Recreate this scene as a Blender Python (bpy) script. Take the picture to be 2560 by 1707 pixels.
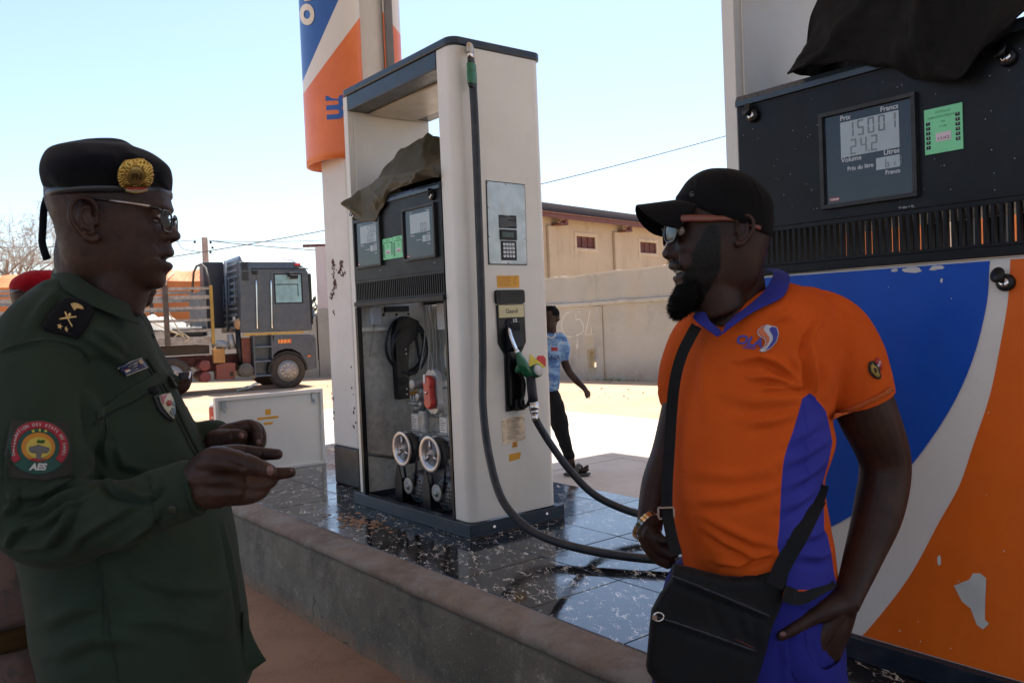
import bpy, bmesh, math, random
import numpy as np
from mathutils import Vector, Matrix, noise
from math import sin, cos, pi, radians, sqrt, atan2
random.seed(7); rng = np.random.default_rng(7)
for o in list(bpy.data.objects): bpy.data.objects.remove(o)
scene = bpy.context.scene; COL = scene.collection
# ------------------------------------------------------------------ camera
CAMH, FPX, PITCH, ROLL = 1.43, 2100.0, 0.0265, 0.041
cd = bpy.data.cameras.new('camera'); cam = bpy.data.objects.new('camera', cd); COL.objects.link(cam)
cd.sensor_width = 36; cd.lens = FPX/2560*36; cd.clip_start = 0.05; cd.clip_end = 3000
_f = Vector((0, cos(PITCH), -sin(PITCH))); _u = Vector((0, sin(PITCH), cos(PITCH))); _r = Vector((1, 0, 0))
RT = _r*cos(ROLL) - _u*sin(ROLL); UP = _r*sin(ROLL) + _u*cos(ROLL); FW = _f
cam.matrix_world = Matrix(((RT.x, UP.x, -FW.x, 0), (RT.y, UP.y, -FW.y, 0), (RT.z, UP.z, -FW.z, CAMH), (0, 0, 0, 1)))
scene.camera = cam
cd.dof.use_dof = True; cd.dof.focus_distance = 3.2; cd.dof.aperture_fstop = 16.0
# ------------------------------------------------------------------ light
SUN_EL, SUN_AZ = radians(66), radians(12)     # azimuth measured from +Y towards +X
w = bpy.data.worlds.new('World'); scene.world = w; w.use_nodes = True
nt = w.node_tree; bg = nt.nodes['Background']
sky = nt.nodes.new('ShaderNodeTexSky'); sky.sky_type = 'NISHITA'; sky.sun_disc = False
sky.sun_elevation = SUN_EL; sky.sun_rotation = SUN_AZ
sky.air_density = 1.0; sky.dust_density = 1.5; sky.ozone_density = 1.6; sky.altitude = 250
nt.links.new(sky.outputs[0], bg.inputs[0]); bg.inputs[1].default_value = 0.106
sl = bpy.data.lights.new('sun', 'SUN'); sl.energy = 4.0; sl.angle = radians(0.53); sl.color = (1.0, .95, .87)
so = bpy.data.objects.new('sun', sl); COL.objects.link(so)
sd = Vector((sin(SUN_AZ)*cos(SUN_EL), cos(SUN_AZ)*cos(SUN_EL), sin(SUN_EL)))
so.rotation_euler = sd.to_track_quat('Z', 'Y').to_euler(); so.location = (0, 0, 30)
vs = scene.view_settings; vs.view_transform = 'Standard'; vs.look = 'None'; vs.exposure = 1.24; vs.gamma = 1; vs.use_curve_mapping = False
scene.cycles.max_bounces = 8; scene.cycles.diffuse_bounces = 5; scene.cycles.use_denoising = True

# ------------------------------------------------------------------ helpers
def V(*a): return Vector(a)
def lin(h):
    h = h.lstrip('#'); out = []
    for i in (0, 2, 4):
        c = int(h[i:i+2], 16)/255; out.append(c/12.92 if c <= .04045 else ((c+.055)/1.055)**2.4)
    return tuple(out)
def colr(c): return lin(c) if isinstance(c, str) else tuple(c)
class NB:
    """tiny node builder"""
    def __init__(s, name):
        s.m = bpy.data.materials.new(name); s.m.use_nodes = True; s.t = s.m.node_tree; s.b = s.t.nodes['Principled BSDF']
        s._co = None
    def n(s, t, **k):
        x = s.t.nodes.new('ShaderNode'+t)
        for a, b in k.items(): setattr(x, a, b)
        return x
    def l(s, a, b): s.t.links.new(a, b)
    def co(s, per_object=False):
        if s._co is None:
            tc = s.n('TexCoord'); s._co = tc.outputs['Object']
            if per_object:
                oi = s.n('ObjectInfo'); mp = s.n('VectorMath', operation='MULTIPLY_ADD')
                cb = s.n('CombineXYZ')
                for i in range(3): s.l(oi.outputs['Random'], cb.inputs[i])
                s.l(cb.outputs[0], mp.inputs[0]); mp.inputs[1].default_value = (37, 53, 11); s.l(s._co, mp.inputs[2]); s._co = mp.outputs[0]
        return s._co
    def noise(s, scale, detail=6, rough=.6, stretch=None, dist=0):
        x = s.n('TexNoise'); x.inputs['Scale'].default_value = scale; x.inputs['Detail'].default_value = detail
        x.inputs['Roughness'].default_value = rough; x.inputs['Distortion'].default_value = dist
        c = s.co()
        if stretch:
            mp = s.n('Mapping'); mp.inputs['Scale'].default_value = stretch; s.l(c, mp.inputs['Vector']); c = mp.outputs[0]
        s.l(c, x.inputs['Vector']); return x.outputs['Fac']
    def ramp(s, v, a, b, lo=0., hi=1.):
        x = s.n('MapRange'); s.l(v, x.inputs['Value']); x.inputs['From Min'].default_value = a; x.inputs['From Max'].default_value = b
        x.inputs['To Min'].default_value = lo; x.inputs['To Max'].default_value = hi; x.interpolation_type = 'SMOOTHSTEP'; return x.outputs['Result']
    def mix(s, f, a, b):
        x = s.n('Mix', data_type='RGBA')
        if isinstance(f, (int, float)): x.inputs[0].default_value = f
        else: s.l(f, x.inputs[0])
        for v, i in ((a, 6), (b, 7)):
            if isinstance(v, (tuple, list)): x.inputs[i].default_value = (*v[:3], 1)
            else: s.l(v, x.inputs[i])
        return x.outputs[2]
    def math(s, op, a, b=None):
        x = s.n('Math', operation=op)
        for i, v in enumerate((a, b)):
            if v is None: continue
            if isinstance(v, (int, float)): x.inputs[i].default_value = v
            else: s.l(v, x.inputs[i])
        return x.outputs[0]
    def attr(s, name):
        x = s.n('Attribute'); x.attribute_name = name; return x.outputs['Fac']
    def xyz(s):
        x = s.n('SeparateXYZ'); s.l(s.co(), x.inputs[0]); return x.outputs
    def base(s, c):
        if isinstance(c, (tuple, list)): s.b.inputs['Base Color'].default_value = (*c[:3], 1)
        else: s.l(c, s.b.inputs['Base Color'])
    def rough(s, r):
        if isinstance(r, (int, float)): s.b.inputs['Roughness'].default_value = r
        else: s.l(r, s.b.inputs['Roughness'])
    def bump(s, h, strength=.3, dist=.01):
        x = s.n('Bump'); x.inputs['Strength'].default_value = strength; x.inputs['Distance'].default_value = dist
        s.l(h, x.inputs['Height']); s.l(x.outputs[0], s.b.inputs['Normal'])
    def set(s, **k):
        for a, v in k.items(): s.b.inputs[a.replace('_', ' ')].default_value = v
_mats = {}
def mat(name, c, rough=.5, metal=0, var=.12, vs=6, bump=0, bs=60, dirt=None, da=.35, ds=5, spec=None, bd=.004):
    """plain material with soft colour variation, optional grain bump and dirt"""
    if name in _mats: return _mats[name]
    c = colr(c); b = NB(name)
    n1 = b.noise(vs)
    lo = tuple(x*(1-var) for x in c); hi = tuple(min(1, x*(1+var)) for x in c)
    k = b.mix(b.ramp(n1, .3, .7), lo, hi)
    if dirt is not None:
        k = b.mix(b.ramp(b.noise(ds, 9, .7), .48, .72, 0, da), k, colr(dirt))
    b.base(k)
    b.rough(b.ramp(b.noise(vs*2.3), .3, .7, max(0, rough-.07), min(1, rough+.07)))
    b.set(Metallic=metal)
    if spec is not None: b.b.inputs['Specular IOR Level'].default_value = spec
    if bump: b.bump(b.noise(bs, 4), bump, bd)
    _mats[name] = b.m; return b.m
class MB:
    def __init__(s): s.v = []; s.f = []; s.mi = []; s.sm = []
    def add(s, vs, fs, mi=0, smooth=False, M=None):
        o = len(s.v)
        s.v += [tuple(M @ Vector(p)) if M is not None else tuple(p) for p in vs]
        for f in fs: s.f.append([i+o for i in f]); s.mi.append(mi); s.sm.append(smooth)
        return s
    def box(s, x0, x1, y0, y1, z0, z1, mi=0, M=None):
        x0, x1 = min(x0, x1), max(x0, x1); y0, y1 = min(y0, y1), max(y0, y1); z0, z1 = min(z0, z1), max(z0, z1)
        vs = [(x, y, z) for z in (z0, z1) for y in (y0, y1) for x in (x0, x1)]
        return s.add(vs, [(0, 2, 3, 1), (4, 5, 7, 6), (0, 1, 5, 4), (2, 6, 7, 3), (0, 4, 6, 2), (1, 3, 7, 5)], mi, False, M)
    def loft(s, rings, mi=0, smooth=True, caps=(True, True), closed=True, M=None):
        n = len(rings[0]); vs = [p for r in rings for p in r]; fs = []
        for i in range(len(rings)-1):
            for j in range(n if closed else n-1):
                k = (j+1) % n; fs.append((i*n+j, i*n+k, (i+1)*n+k, (i+1)*n+j))
        if closed and caps[0]: fs.append(tuple(reversed(range(n))))
        if closed and caps[1]: fs.append(tuple((len(rings)-1)*n+j for j in range(n)))
        return s.add(vs, fs, mi, smooth, M)
    def prism(s, pts, axis, a, b, mi=0, M=None, smooth=False):
        """extrude a 2D outline along an axis: axis 'z' uses (x,y), 'y' uses (x,z), 'x' uses (y,z)"""
        def P(p, t): return {'z': (p[0], p[1], t), 'y': (p[0], t, p[1]), 'x': (t, p[0], p[1])}[axis]
        area = sum(pts[i][0]*pts[(i+1) % len(pts)][1]-pts[(i+1) % len(pts)][0]*pts[i][1] for i in range(len(pts)))
        pts = list(pts) if area > 0 else list(reversed(pts))
        if axis == 'y': pts = pts[::-1]
        return s.loft([[P(p, a) for p in pts], [P(p, b) for p in pts]], mi, smooth, M=M)
    def cyl(s, p0, p1, r0, r1=None, n=16, mi=0, smooth=True, caps=(True, True)):
        return s.tube([p0, p1], [r0, r0 if r1 is None else r1], n, mi, smooth, caps)
    def tube(s, path, r, n=10, mi=0, smooth=True, caps=(True, True), up=None, flat=1.0):
        path = [Vector(p) for p in path]; m = len(path)
        r = [r]*m if isinstance(r, (int, float)) else list(r)
        T = [(path[min(i+1, m-1)]-path[max(i-1, 0)]).normalized() for i in range(m)]
        a = Vector(up) if up else (Vector((0, 0, 1)) if abs(T[0].z) < .9 else Vector((1, 0, 0)))
        u = (a - T[0]*a.dot(T[0])).normalized(); rings = []
        for i in range(m):
            u = (u - T[i]*u.dot(T[i])).normalized(); v = T[i].cross(u)
            rr = r[i] if isinstance(r[i], (tuple, list)) else (r[i], r[i]*flat)
            rings.append([path[i]+u*(rr[0]*cos(t))+v*(rr[1]*sin(t)) for t in [2*pi*j/n for j in range(n)]])
        return s.loft(rings, mi, smooth, caps)
    def lathe(s, prof, n=24, mi=0, M=None, smooth=True):
        """profile of (radius, height) turned round local Z"""
        return s.loft([[(r*cos(t), r*sin(t), z) for t in [2*pi*j/n for j in range(n)]] for r, z in prof], mi, smooth, M=M)
    def ell(s, c, rx, ry, rz, n=16, m=10, mi=0, M=None):
        rings = []
        for i in range(m+1):
            a = -pi/2+pi*i/m; k = max(.02, cos(a))
            rings.append([(c[0]+rx*k*cos(t), c[1]+ry*k*sin(t), c[2]+rz*sin(a)) for t in [2*pi*j/n for j in range(n)]])
        return s.loft(rings, mi, True, M=M)
    def grid(s, P, nu, nv, mi=0, smooth=True):
        vs = [P(i/nu, j/nv) for j in range(nv+1) for i in range(nu+1)]
        fs = [(j*(nu+1)+i, j*(nu+1)+i+1, (j+1)*(nu+1)+i+1, (j+1)*(nu+1)+i) for j in range(nv) for i in range(nu)]
        return s.add(vs, fs, mi, smooth)
    def mesh(s, name, mats):
        me = bpy.data.meshes.new(name); me.from_pydata(s.v, [], s.f)
        mats = mats if isinstance(mats, (list, tuple)) else [mats]
        for m in mats: me.materials.append(m)
        if len(s.f):
            me.polygons.foreach_set('material_index', s.mi); me.polygons.foreach_set('use_smooth', s.sm)
        me.update(); return me
    def build(s, name, mats, parent=None, bevel=0, seg=2, label=None, fix=True):
        me = s.mesh(name, mats)
        if fix:
            bm = bmesh.new(); bm.from_mesh(me); bmesh.ops.recalc_face_normals(bm, faces=bm.faces); bm.to_mesh(me); bm.free()
        o = bpy.data.objects.new(name, me); COL.objects.link(o)
        if parent is not None: o.parent = parent
        if bevel:
            b = o.modifiers.new('bevel', 'BEVEL'); b.width = bevel; b.segments = seg; b.limit_method = 'ANGLE'; b.angle_limit = radians(40)
            b.harden_normals = False
        if label: o['label'] = label
        return o
def thing(name, label, cat, loc=(0, 0, 0), rz=0, group=None):
    o = bpy.data.objects.new(name, None); COL.objects.link(o); o.location = loc; o.rotation_euler = (0, 0, rz); o.empty_display_size = .1
    o['label'] = label; o['category'] = cat
    if group: o['group'] = group
    return o
def tag(o, label=None, cat=None, group=None, kind=None):
    for k, v in (('label', label), ('category', cat), ('group', group), ('kind', kind)):
        if v: o[k] = v
    return o
def text(name, s, size, m, parent, loc, rot, align='LEFT', ext=.0004, bold=0, shear=0, sx=1):
    c = bpy.data.curves.new(name, 'FONT'); c.body = s; c.size = size; c.align_x = align; c.align_y = 'BOTTOM'
    c.extrude = ext; c.offset = bold; c.shear = shear; c.resolution_u = 3; c.materials.append(m)
    t = bpy.data.objects.new(name+'_outline', c); COL.objects.link(t); DG = bpy.context.evaluated_depsgraph_get(); DG.update()
    me = bpy.data.meshes.new_from_object(t.evaluated_get(DG)); bpy.data.objects.remove(t); bpy.data.curves.remove(c); me.name = name
    o = bpy.data.objects.new(name, me); COL.objects.link(o); o.parent = parent; o.location = loc; o.rotation_euler = rot; o.scale = (sx, 1, 1)
    return o
FRONT = (pi/2, 0, 0); SIDE = (pi/2, 0, pi/2)
def rounded(x0, x1, y0, y1, r, corners=(1, 1, 1, 1), n=5):
    pts = []
    for (cx, cy, a0, on) in ((x1, y1, 0, corners[0]), (x0, y1, 90, corners[1]), (x0, y0, 180, corners[2]), (x1, y0, 270, corners[3])):
        if not on: pts.append((cx, cy)); continue
        ox, oy = cx+(-r if cx == x1 else r), cy+(-r if cy == y1 else r)
        for i in range(n+1):
            a = radians(a0+90*i/n); pts.append((ox+r*cos(a), oy+r*sin(a)))
    return pts
def copy_of(o, parent=None, loc=None, name=None):
    c = o.copy(); COL.objects.link(c)
    if parent is not None: c.parent = parent
    if loc is not None: c.location = loc
    return c
def catmull(pts, k=6):
    P = [Vector(p) for p in pts]; P = [P[0]*2-P[1]]+P+[P[-1]*2-P[-2]]; out = []
    for i in range(1, len(P)-2):
        for j in range(k):
            t = j/k; a, b, c, d = P[i-1:i+3]
            out.append(.5*((2*b)+(c-a)*t+(2*a-5*b+4*c-d)*t*t+(3*b-a-3*c+d)*t**3))
    out.append(P[-2]); return out
# island frame: x along the island (towards the camera, right), y across it (away)
RZ = radians(-52); EX = Vector((cos(RZ), sin(RZ), 0)); EY = Vector((-sin(RZ), cos(RZ), 0)); ZI = .41
def isl(x, y, z=0.): return EX*x+EY*y+Vector((0, 0, z))
# ------------------------------------------------------------------ shared materials
M_cream = mat('cream_paint', (.69, .665, .61), .38, var=.04, dirt=(.44, .38, .29), da=.28, ds=3)
M_inner = mat('cream_panel', (.60, .58, .53), .45, var=.07, dirt=(.33, .29, .23), da=.4, ds=7)
M_navy = mat('dark_blue_paint', (.010, .016, .026), .36, var=.2, dirt=(.10, .09, .08), da=.25, ds=14)
M_black = mat('black_plastic', (.006, .006, .007), .42, var=.2, spec=.35)
M_head = mat('black_coated_metal', (.0062, .0078, .0105), .40, var=.25, vs=3, dirt=(.05, .05, .05), da=.12, ds=40, spec=.22)
M_steel = mat('brushed_steel', (.42, .47, .48), .42, metal=.55, var=.12, vs=9, dirt=(.5, .42, .36), da=.2)
M_chrome = mat('chrome', (.7, .7, .7), .18, metal=1, var=.05)
M_grey = mat('cast_aluminium', (.33, .34, .33), .5, metal=.5, var=.25, vs=25, dirt=(.10, .09, .07), da=.6, ds=12)
M_rubber = mat('black_rubber', (.010, .012, .018), .45, var=.15, dirt=(.09, .08, .07), da=.25, ds=20)
M_yellow = mat('amber_sticker', (.70, .33, .02), .5, var=.08)
M_ink = mat('dark_print', (.05, .045, .04), .6)
M_white = mat('white_print', (.75, .75, .74), .5, var=.03)
M_greyprint = mat('pale_grey_print', (.50, .53, .55), .5, var=.03)
M_orange = mat('orange_paint', (.72, .145, .022), .30, var=.06)
M_blue = mat('blue_paint', (.016, .085, .42), .28, var=.07)
M_red = mat('red_enamel', (.48, .035, .022), .35, var=.08)
# ================================================================== SETTING
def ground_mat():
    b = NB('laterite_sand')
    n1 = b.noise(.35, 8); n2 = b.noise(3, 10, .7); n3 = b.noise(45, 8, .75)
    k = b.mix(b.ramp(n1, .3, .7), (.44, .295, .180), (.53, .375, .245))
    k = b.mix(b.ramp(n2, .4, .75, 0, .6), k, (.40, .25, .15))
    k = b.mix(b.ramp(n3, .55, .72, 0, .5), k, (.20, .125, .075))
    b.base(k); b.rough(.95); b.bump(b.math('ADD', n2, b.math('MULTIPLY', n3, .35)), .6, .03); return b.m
def sheet(name, pts, z, m, n=1):
    mb = MB(); mb.add([(p[0], p[1], z) for p in pts], [tuple(range(len(pts)))]); o = mb.build(name, m); tag(o, kind='structure'); return o
g = MB()
g.grid(lambda u, v: (-900+1800*u, -300+2000*v, 0), 60, 60)
tag(g.build('ground', ground_mat()), kind='structure')
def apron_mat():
    b = NB('shade_darkened_dirt'); n1 = b.noise(.7, 8); n2 = b.noise(5, 10, .72); n3 = b.noise(60, 8, .75)
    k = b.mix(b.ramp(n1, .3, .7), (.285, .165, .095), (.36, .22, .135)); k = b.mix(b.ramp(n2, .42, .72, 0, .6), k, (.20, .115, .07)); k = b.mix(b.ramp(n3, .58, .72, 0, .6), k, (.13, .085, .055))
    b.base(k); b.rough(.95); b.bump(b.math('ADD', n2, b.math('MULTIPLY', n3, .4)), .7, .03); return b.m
sheet('shaded_dirt_apron', [isl(-6.6, 1.75), isl(-6.6, -9), isl(14, -9), isl(14, 1.75)], .004, apron_mat())  # dirt in front of the island, canopy shade put into its darker colour
def pad_mat():
    b = NB('dusty_concrete')
    n1 = b.noise(.6, 9, .65); n2 = b.noise(7, 10, .7); n3 = b.noise(60, 6, .7)
    k = b.mix(b.ramp(n1, .35, .65), (.46, .40, .33), (.52, .475, .41))
    k = b.mix(b.ramp(n2, .5, .75, 0, .45), k, (.36, .27, .19))
    k = b.mix(b.ramp(n3, .6, .7, 0, .4), k, (.26, .20, .15))
    b.base(k); b.rough(.9); b.bump(b.math('ADD', n2, b.math('MULTIPLY', n3, .3)), .35, .012); return b.m
M_pad = pad_mat()
# forecourt slabs beyond the island, each its own piece
fc = thing('forecourt_pavement', 'pale dusty concrete forecourt slabs between the island and the dirt yard', 'pavement', isl(0, 0, 0), RZ)
fc['kind'] = 'structure'; del fc['category']
k = 0
for i in range(9):
    for j in range(2):
        x0 = -13.4+i*2.5; y0 = 3.42+j*2.5
        mb = MB(); mb.box(x0+.006, x0+2.494, y0+.006, y0+2.494, -.08, .010+random.uniform(0, .003))
        mb.build('concrete_slab', M_pad, fc, bevel=.006, seg=1)
# ------------------------------------------------------------------ canopy over the pumps (its shade and edge)
HC = 7.0; off = Vector((sd.x, sd.y, 0))*(HC/sd.z)
c0 = isl(-6.23, 6.12)+off
lx0, ly1 = c0.dot(EX), c0.dot(EY)
cn = thing('canopy_roof', 'white flat canopy roof shading the whole fuel island', 'canopy', isl(lx0, ly1, HC), RZ)
mb = MB(); mb.box(0, 19, -13.5, 0, 0.02, .5); mb.build('fascia', mat('canopy_white', (.55, .55, .53), .5), cn)
mb = MB()
for i in range(14): mb.box(.15+i*1.34, .15+i*1.34+1.3, -13.3, -.2, -.02, .015)
mb.build('soffit', mat('canopy_soffit', (.72, .71, .69), .6), cn)
# ------------------------------------------------------------------ island: kerb wall and tiles
def kerb_mat():
    b = NB('weathered_cement')
    n1 = b.noise(1.6, 9, .65); n2 = b.noise(9, 10, .75); n3 = b.noise(70, 6, .7); x, y, z = b.xyz()
    k = b.mix(b.ramp(n1, .35, .65), (.120, .110, .084), (.215, .198, .155))
    k = b.mix(b.ramp(n2, .54, .68, 0, .6), k, (.34, .32, .28))
    k = b.mix(b.ramp(b.noise(2.3, 9, .72), .47, .66, 0, .85), k, (.075, .07, .06))
    k = b.mix(b.ramp(b.noise(5, 8, .7, (1, 1, .15)), .56, .72, 0, .5), k, (.07, .065, .055))
    k = b.mix(b.ramp(n3, .61, .68, 0, .8), k, (.42, .40, .36))
    low = b.math('MULTIPLY', b.ramp(z, -.41, -.30, 1, 0), b.ramp(n2, .3, .6))
    k = b.mix(b.math('MULTIPLY', low, .8), k, (.30, .17, .09))
    v = b.n('TexVoronoi', feature='DISTANCE_TO_EDGE'); v.inputs['Scale'].default_value = 1.1
    wv = b.n('VectorMath', operation='ADD'); nn = b.n('TexNoise'); nn.inputs['Scale'].default_value = 7; b.l(b.co(), nn.inputs['Vector'])
    sc = b.n('VectorMath', operation='SCALE'); sc.inputs['Scale'].default_value = .35; b.l(nn.outputs['Color'], sc.inputs[0])
    b.l(b.co(), wv.inputs[0]); b.l(sc.outputs[0], wv.inputs[1]); b.l(wv.outputs[0], v.inputs['Vector'])
    cr = b.ramp(v.outputs['Distance'], 0, .006, 1, 0); cr = b.math('MULTIPLY', cr, b.ramp(n1, .48, .6))
    k = b.mix(b.math('MULTIPLY', cr, .8), k, (.03, .028, .025))
    b.base(k); b.rough(.9); b.bump(b.math('SUBTRACT', b.math('ADD', n2, b.math('MULTIPLY', n3, .5)), cr), .8, .016); return b.m
def lip_mat():
    b = NB('dusty_mortar_lip')
    n1 = b.noise(5, 9, .7); n2 = b.noise(26, 9, .7)
    k = b.mix(b.ramp(n1, .35, .65), (.145, .108, .080), (.235, .182, .142))
    k = b.mix(b.ramp(b.noise(4, 9, .75), .46, .62, 0, .85), k, (.23, .215, .19))
    k = b.mix(b.ramp(n2, .58, .7, 0, .6), k, (.11, .075, .05))
    b.base(k); b.rough(.9); b.bump(b.math('ADD', n1, n2), .5, .015); return b.m
IX0, IX1, IY0, IY1 = -6.75, 1.5, 1.83, 3.38
isle = thing('pump_island', 'raised concrete pump island topped with glossy black marbled tiles', 'island', isl(0, 0, ZI), RZ)
isle['kind'] = 'structure'; del isle['category']
mb = MB()
N = 90; prof = []
for i in range(N+1):
    x = IX0+(IX1-IX0)*i/N; j = .008*noise.noise((x*3, 0, 0)); j2 = .006*noise.noise((x*5, 7, 0))
    prof.append([(x, 1.665+j2, -.43), (x, 1.672+j, -.2), (x, 1.685+j, -.075+j2), (x, 1.71, -.045), (x, 1.83, -.045), (x, 1.83, -.43)])
mb.loft(prof, 0, False); mb.build('kerb_wall', kerb_mat(), isle, bevel=0)
mb = MB(); prof = []
for i in range(N*2+1):
    x = IX0+(IX1-IX0)*i/N/2; a = .008*noise.noise((x*4, 3, 0))+.005*noise.noise((x*13, 3, 2)); c = .006*noise.noise((x*6, 9, 0)); d = .004*noise.noise((x*15, 5, 1))
    prof.append([(x, 1.700+a, -.06), (x, 1.686+a+d, -.046+c), (x, 1.684+a+d, -.030+c), (x, 1.694+a+d, -.018+c*.6), (x, 1.74+a, -.009+d), (x, 1.80, -.003+d*.6), (x, 1.835+d, -.002), (x, 1.835, -.06)])
mb.loft(prof, 0, True); mb.build('mortar_lip', lip_mat(), isle)
mb = MB(); mb.box(IX0, IX1, 1.85, IY1, -.43, -.012); mb.build('island_core', mat('cement_grout', (.16, .125, .095), .9, var=.3, vs=20, bump=.3), isle)
def tile_mat():
    b = NB('black_marbled_tile'); c = b.co(True)
    rot = b.n('VectorRotate', rotation_type='Z_AXIS'); b.l(c, rot.inputs['Vector']); rot.inputs['Angle'].default_value = .5; c = rot.outputs[0]
    def veins(scale, warp, wscale, th, width, st):
        mp = b.n('Mapping'); mp.inputs['Scale'].default_value = st; b.l(c, mp.inputs['Vector'])
        nn = b.n('TexNoise'); nn.inputs['Scale'].default_value = wscale; nn.inputs['Detail'].default_value = 3; b.l(mp.outputs[0], nn.inputs['Vector'])
        sc = b.n('VectorMath', operation='MULTIPLY_ADD'); b.l(nn.outputs['Color'], sc.inputs[0]); sc.inputs[1].default_value = (warp,)*3; b.l(mp.outputs[0], sc.inputs[2])
        v = b.n('TexVoronoi', feature='DISTANCE_TO_EDGE'); v.inputs['Scale'].default_value = scale; b.l(sc.outputs[0], v.inputs['Vector'])
        m = b.n('TexNoise'); m.inputs['Scale'].default_value = scale*1.15; m.inputs['Detail'].default_value = 2; b.l(mp.outputs[0], m.inputs['Vector'])
        msk = b.ramp(m.outputs['Fac'], th, th+.05); wd = b.math('MULTIPLY', b.ramp(m.outputs['Fac'], th, th+.2, .25, 1), width)
        return b.math('MULTIPLY', b.math('LESS_THAN', v.outputs['Distance'], wd), msk)
    v1 = veins(10, .24, 11, .525, .060, (1, 2.1, 1)); v2 = veins(17, .15, 19, .555, .046, (1, 1.8, 1))
    vv = b.math('MAXIMUM', v1, b.math('MULTIPLY', v2, .8))
    vc = b.mix(b.noise(25, 3), (.42, .37, .29), (.72, .70, .66))
    k = b.mix(vv, (.0055, .0055, .007), vc)
    oi = b.n('TexCoord'); 
    dust = b.math('MULTIPLY', b.ramp(b.noise(2.3, 9, .72), .40, .72, 0, .75), 1.0)
    k = b.mix(b.math('MULTIPLY', dust, .08), k, (.30, .20, .13))
    b.base(k); b.rough(b.math('ADD', .05, b.math('MULTIPLY', dust, .26))); b.b.inputs['Specular IOR Level'].default_value = .62
    b.bump(b.noise(6, 2), .04, .01); return b.m
M_tile = tile_mat()
TS = .457; G = .0035; tile_mesh = {}
def tile(x0, x1, y0, y1):
    key = (round(x1-x0, 3), round(y1-y0, 3))
    if key not in tile_mesh:
        mb = MB(); a, c = (x1-x0)/2-G/2, (y1-y0)/2-G/2; e = .002
        mb.loft([[(-a, -c, -.012), (a, -c, -.012), (a, c, -.012), (-a, c, -.012)], [(-a, -c, -e), (a, -c, -e), (a, c, -e), (-a, c, -e)],
                 [(-a+e, -c+e, 0), (a-e, -c+e, 0), (a-e, c-e, 0), (-a+e, c-e, 0)]], 0, False, caps=(False, True))
        tile_mesh[key] = mb.mesh('tile', M_tile)
    o = bpy.data.objects.new('tile', tile_mesh[key]); COL.objects.link(o); o.parent = isle
    o.location = ((x0+x1)/2, (y0+y1)/2, random.uniform(-.0006, .0006)); o.rotation_euler = (random.uniform(-.0012, .0012), random.uniform(-.0012, .0012), 0)
ys = [IY0, 2.27, 2.727, 3.184, IY1]
x = -2.30-TS*10
xs = []
while x < IX1: xs.append(x); x += TS
xs = [IX0]+[q for q in xs if q > IX0+.05]+[IX1]
for i in range(len(xs)-1):
    for j in range(4): tile(xs[i], xs[i+1], ys[j], ys[j+1])
# dry sand swept onto the tiles by the pump plinth
mb = MB()
for q in range(140):
    a, r = rng.uniform(0, 6.28), abs(rng.normal(0, .11)); px, py = -3.95+r*1.9*cos(a), 2.02+r*.75*sin(a)
    s_ = rng.uniform(.004, .014); mb.add([(px+s_*cos(t)*rng.uniform(.7, 1.8), py+s_*sin(t), .0012+.0004*rng.random()) for t in (0, 1.2, 2.3, 3.4, 4.5, 5.5)]+[(px, py, .003)], [(0, 1, 6), (1, 2, 6), (2, 3, 6), (3, 4, 6), (4, 5, 6), (5, 0, 6)])
so_ = mb.build('sand_patch', mat('loose_sand', (.30, .17, .09), .95), isle); so_['kind'] = 'stuff'
# ================================================================== FUEL PUMPS
M_orange2 = mat('orange_vinyl', (.70, .125, .008), .42, var=.05, spec=.3); M_blue2 = mat('blue_vinyl', (.005, .075, .44), .40, var=.06, spec=.3)
M_glass = mat('display_glass', (.020, .024, .030), .07, var=.1)
M_lcd = mat('lcd_grey', (.36, .43, .46), .35, var=.05, vs=20)
M_seg = mat('lcd_segment', (.17, .205, .22), .5)
M_green = mat('green_sticker', (.20, .66, .33), .45, var=.05)
M_bezel = mat('bezel_black', (.013, .012, .012), .5)
SEG = {'0': 'abcdef', '1': 'bc', '2': 'abged', '4': 'fgbc', '5': 'afgcd', '6': 'fgedc', 'i': 'c', 'L': 'fed', '-': 'a'}
def seven(name, s, parent, x, z, h, y, pitch=None, wd=None):
    """row of seven-segment digits on the plane y, starting at x"""
    mb = MB(); w_ = (wd or h*.5); t = h*.1; pitch = pitch or w_*1.5
    for ch in s:
        if ch == '.':
            mb.box(x-pitch*.26, x-pitch*.26+t, y-.0005, y, z, z+t); continue
        for sg in SEG.get(ch, ''):
            a = t*.35
            q = {'a': (x+a, x+w_-a, z+h-t, z+h), 'd': (x+a, x+w_-a, z, z+t), 'g': (x+a, x+w_-a, z+h/2-t/2, z+h/2+t/2),
                 'f': (x, x+t, z+h/2+a, z+h-a), 'b': (x+w_-t, x+w_, z+h/2+a, z+h-a), 'e': (x, x+t, z+a, z+h/2-a), 'c': (x+w_-t, x+w_, z+a, z+h/2-a)}[sg]
            mb.box(q[0], q[1], y-.0005, y, q[2], q[3])
        x += pitch
    return mb.build(name, M_seg, parent)
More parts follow.
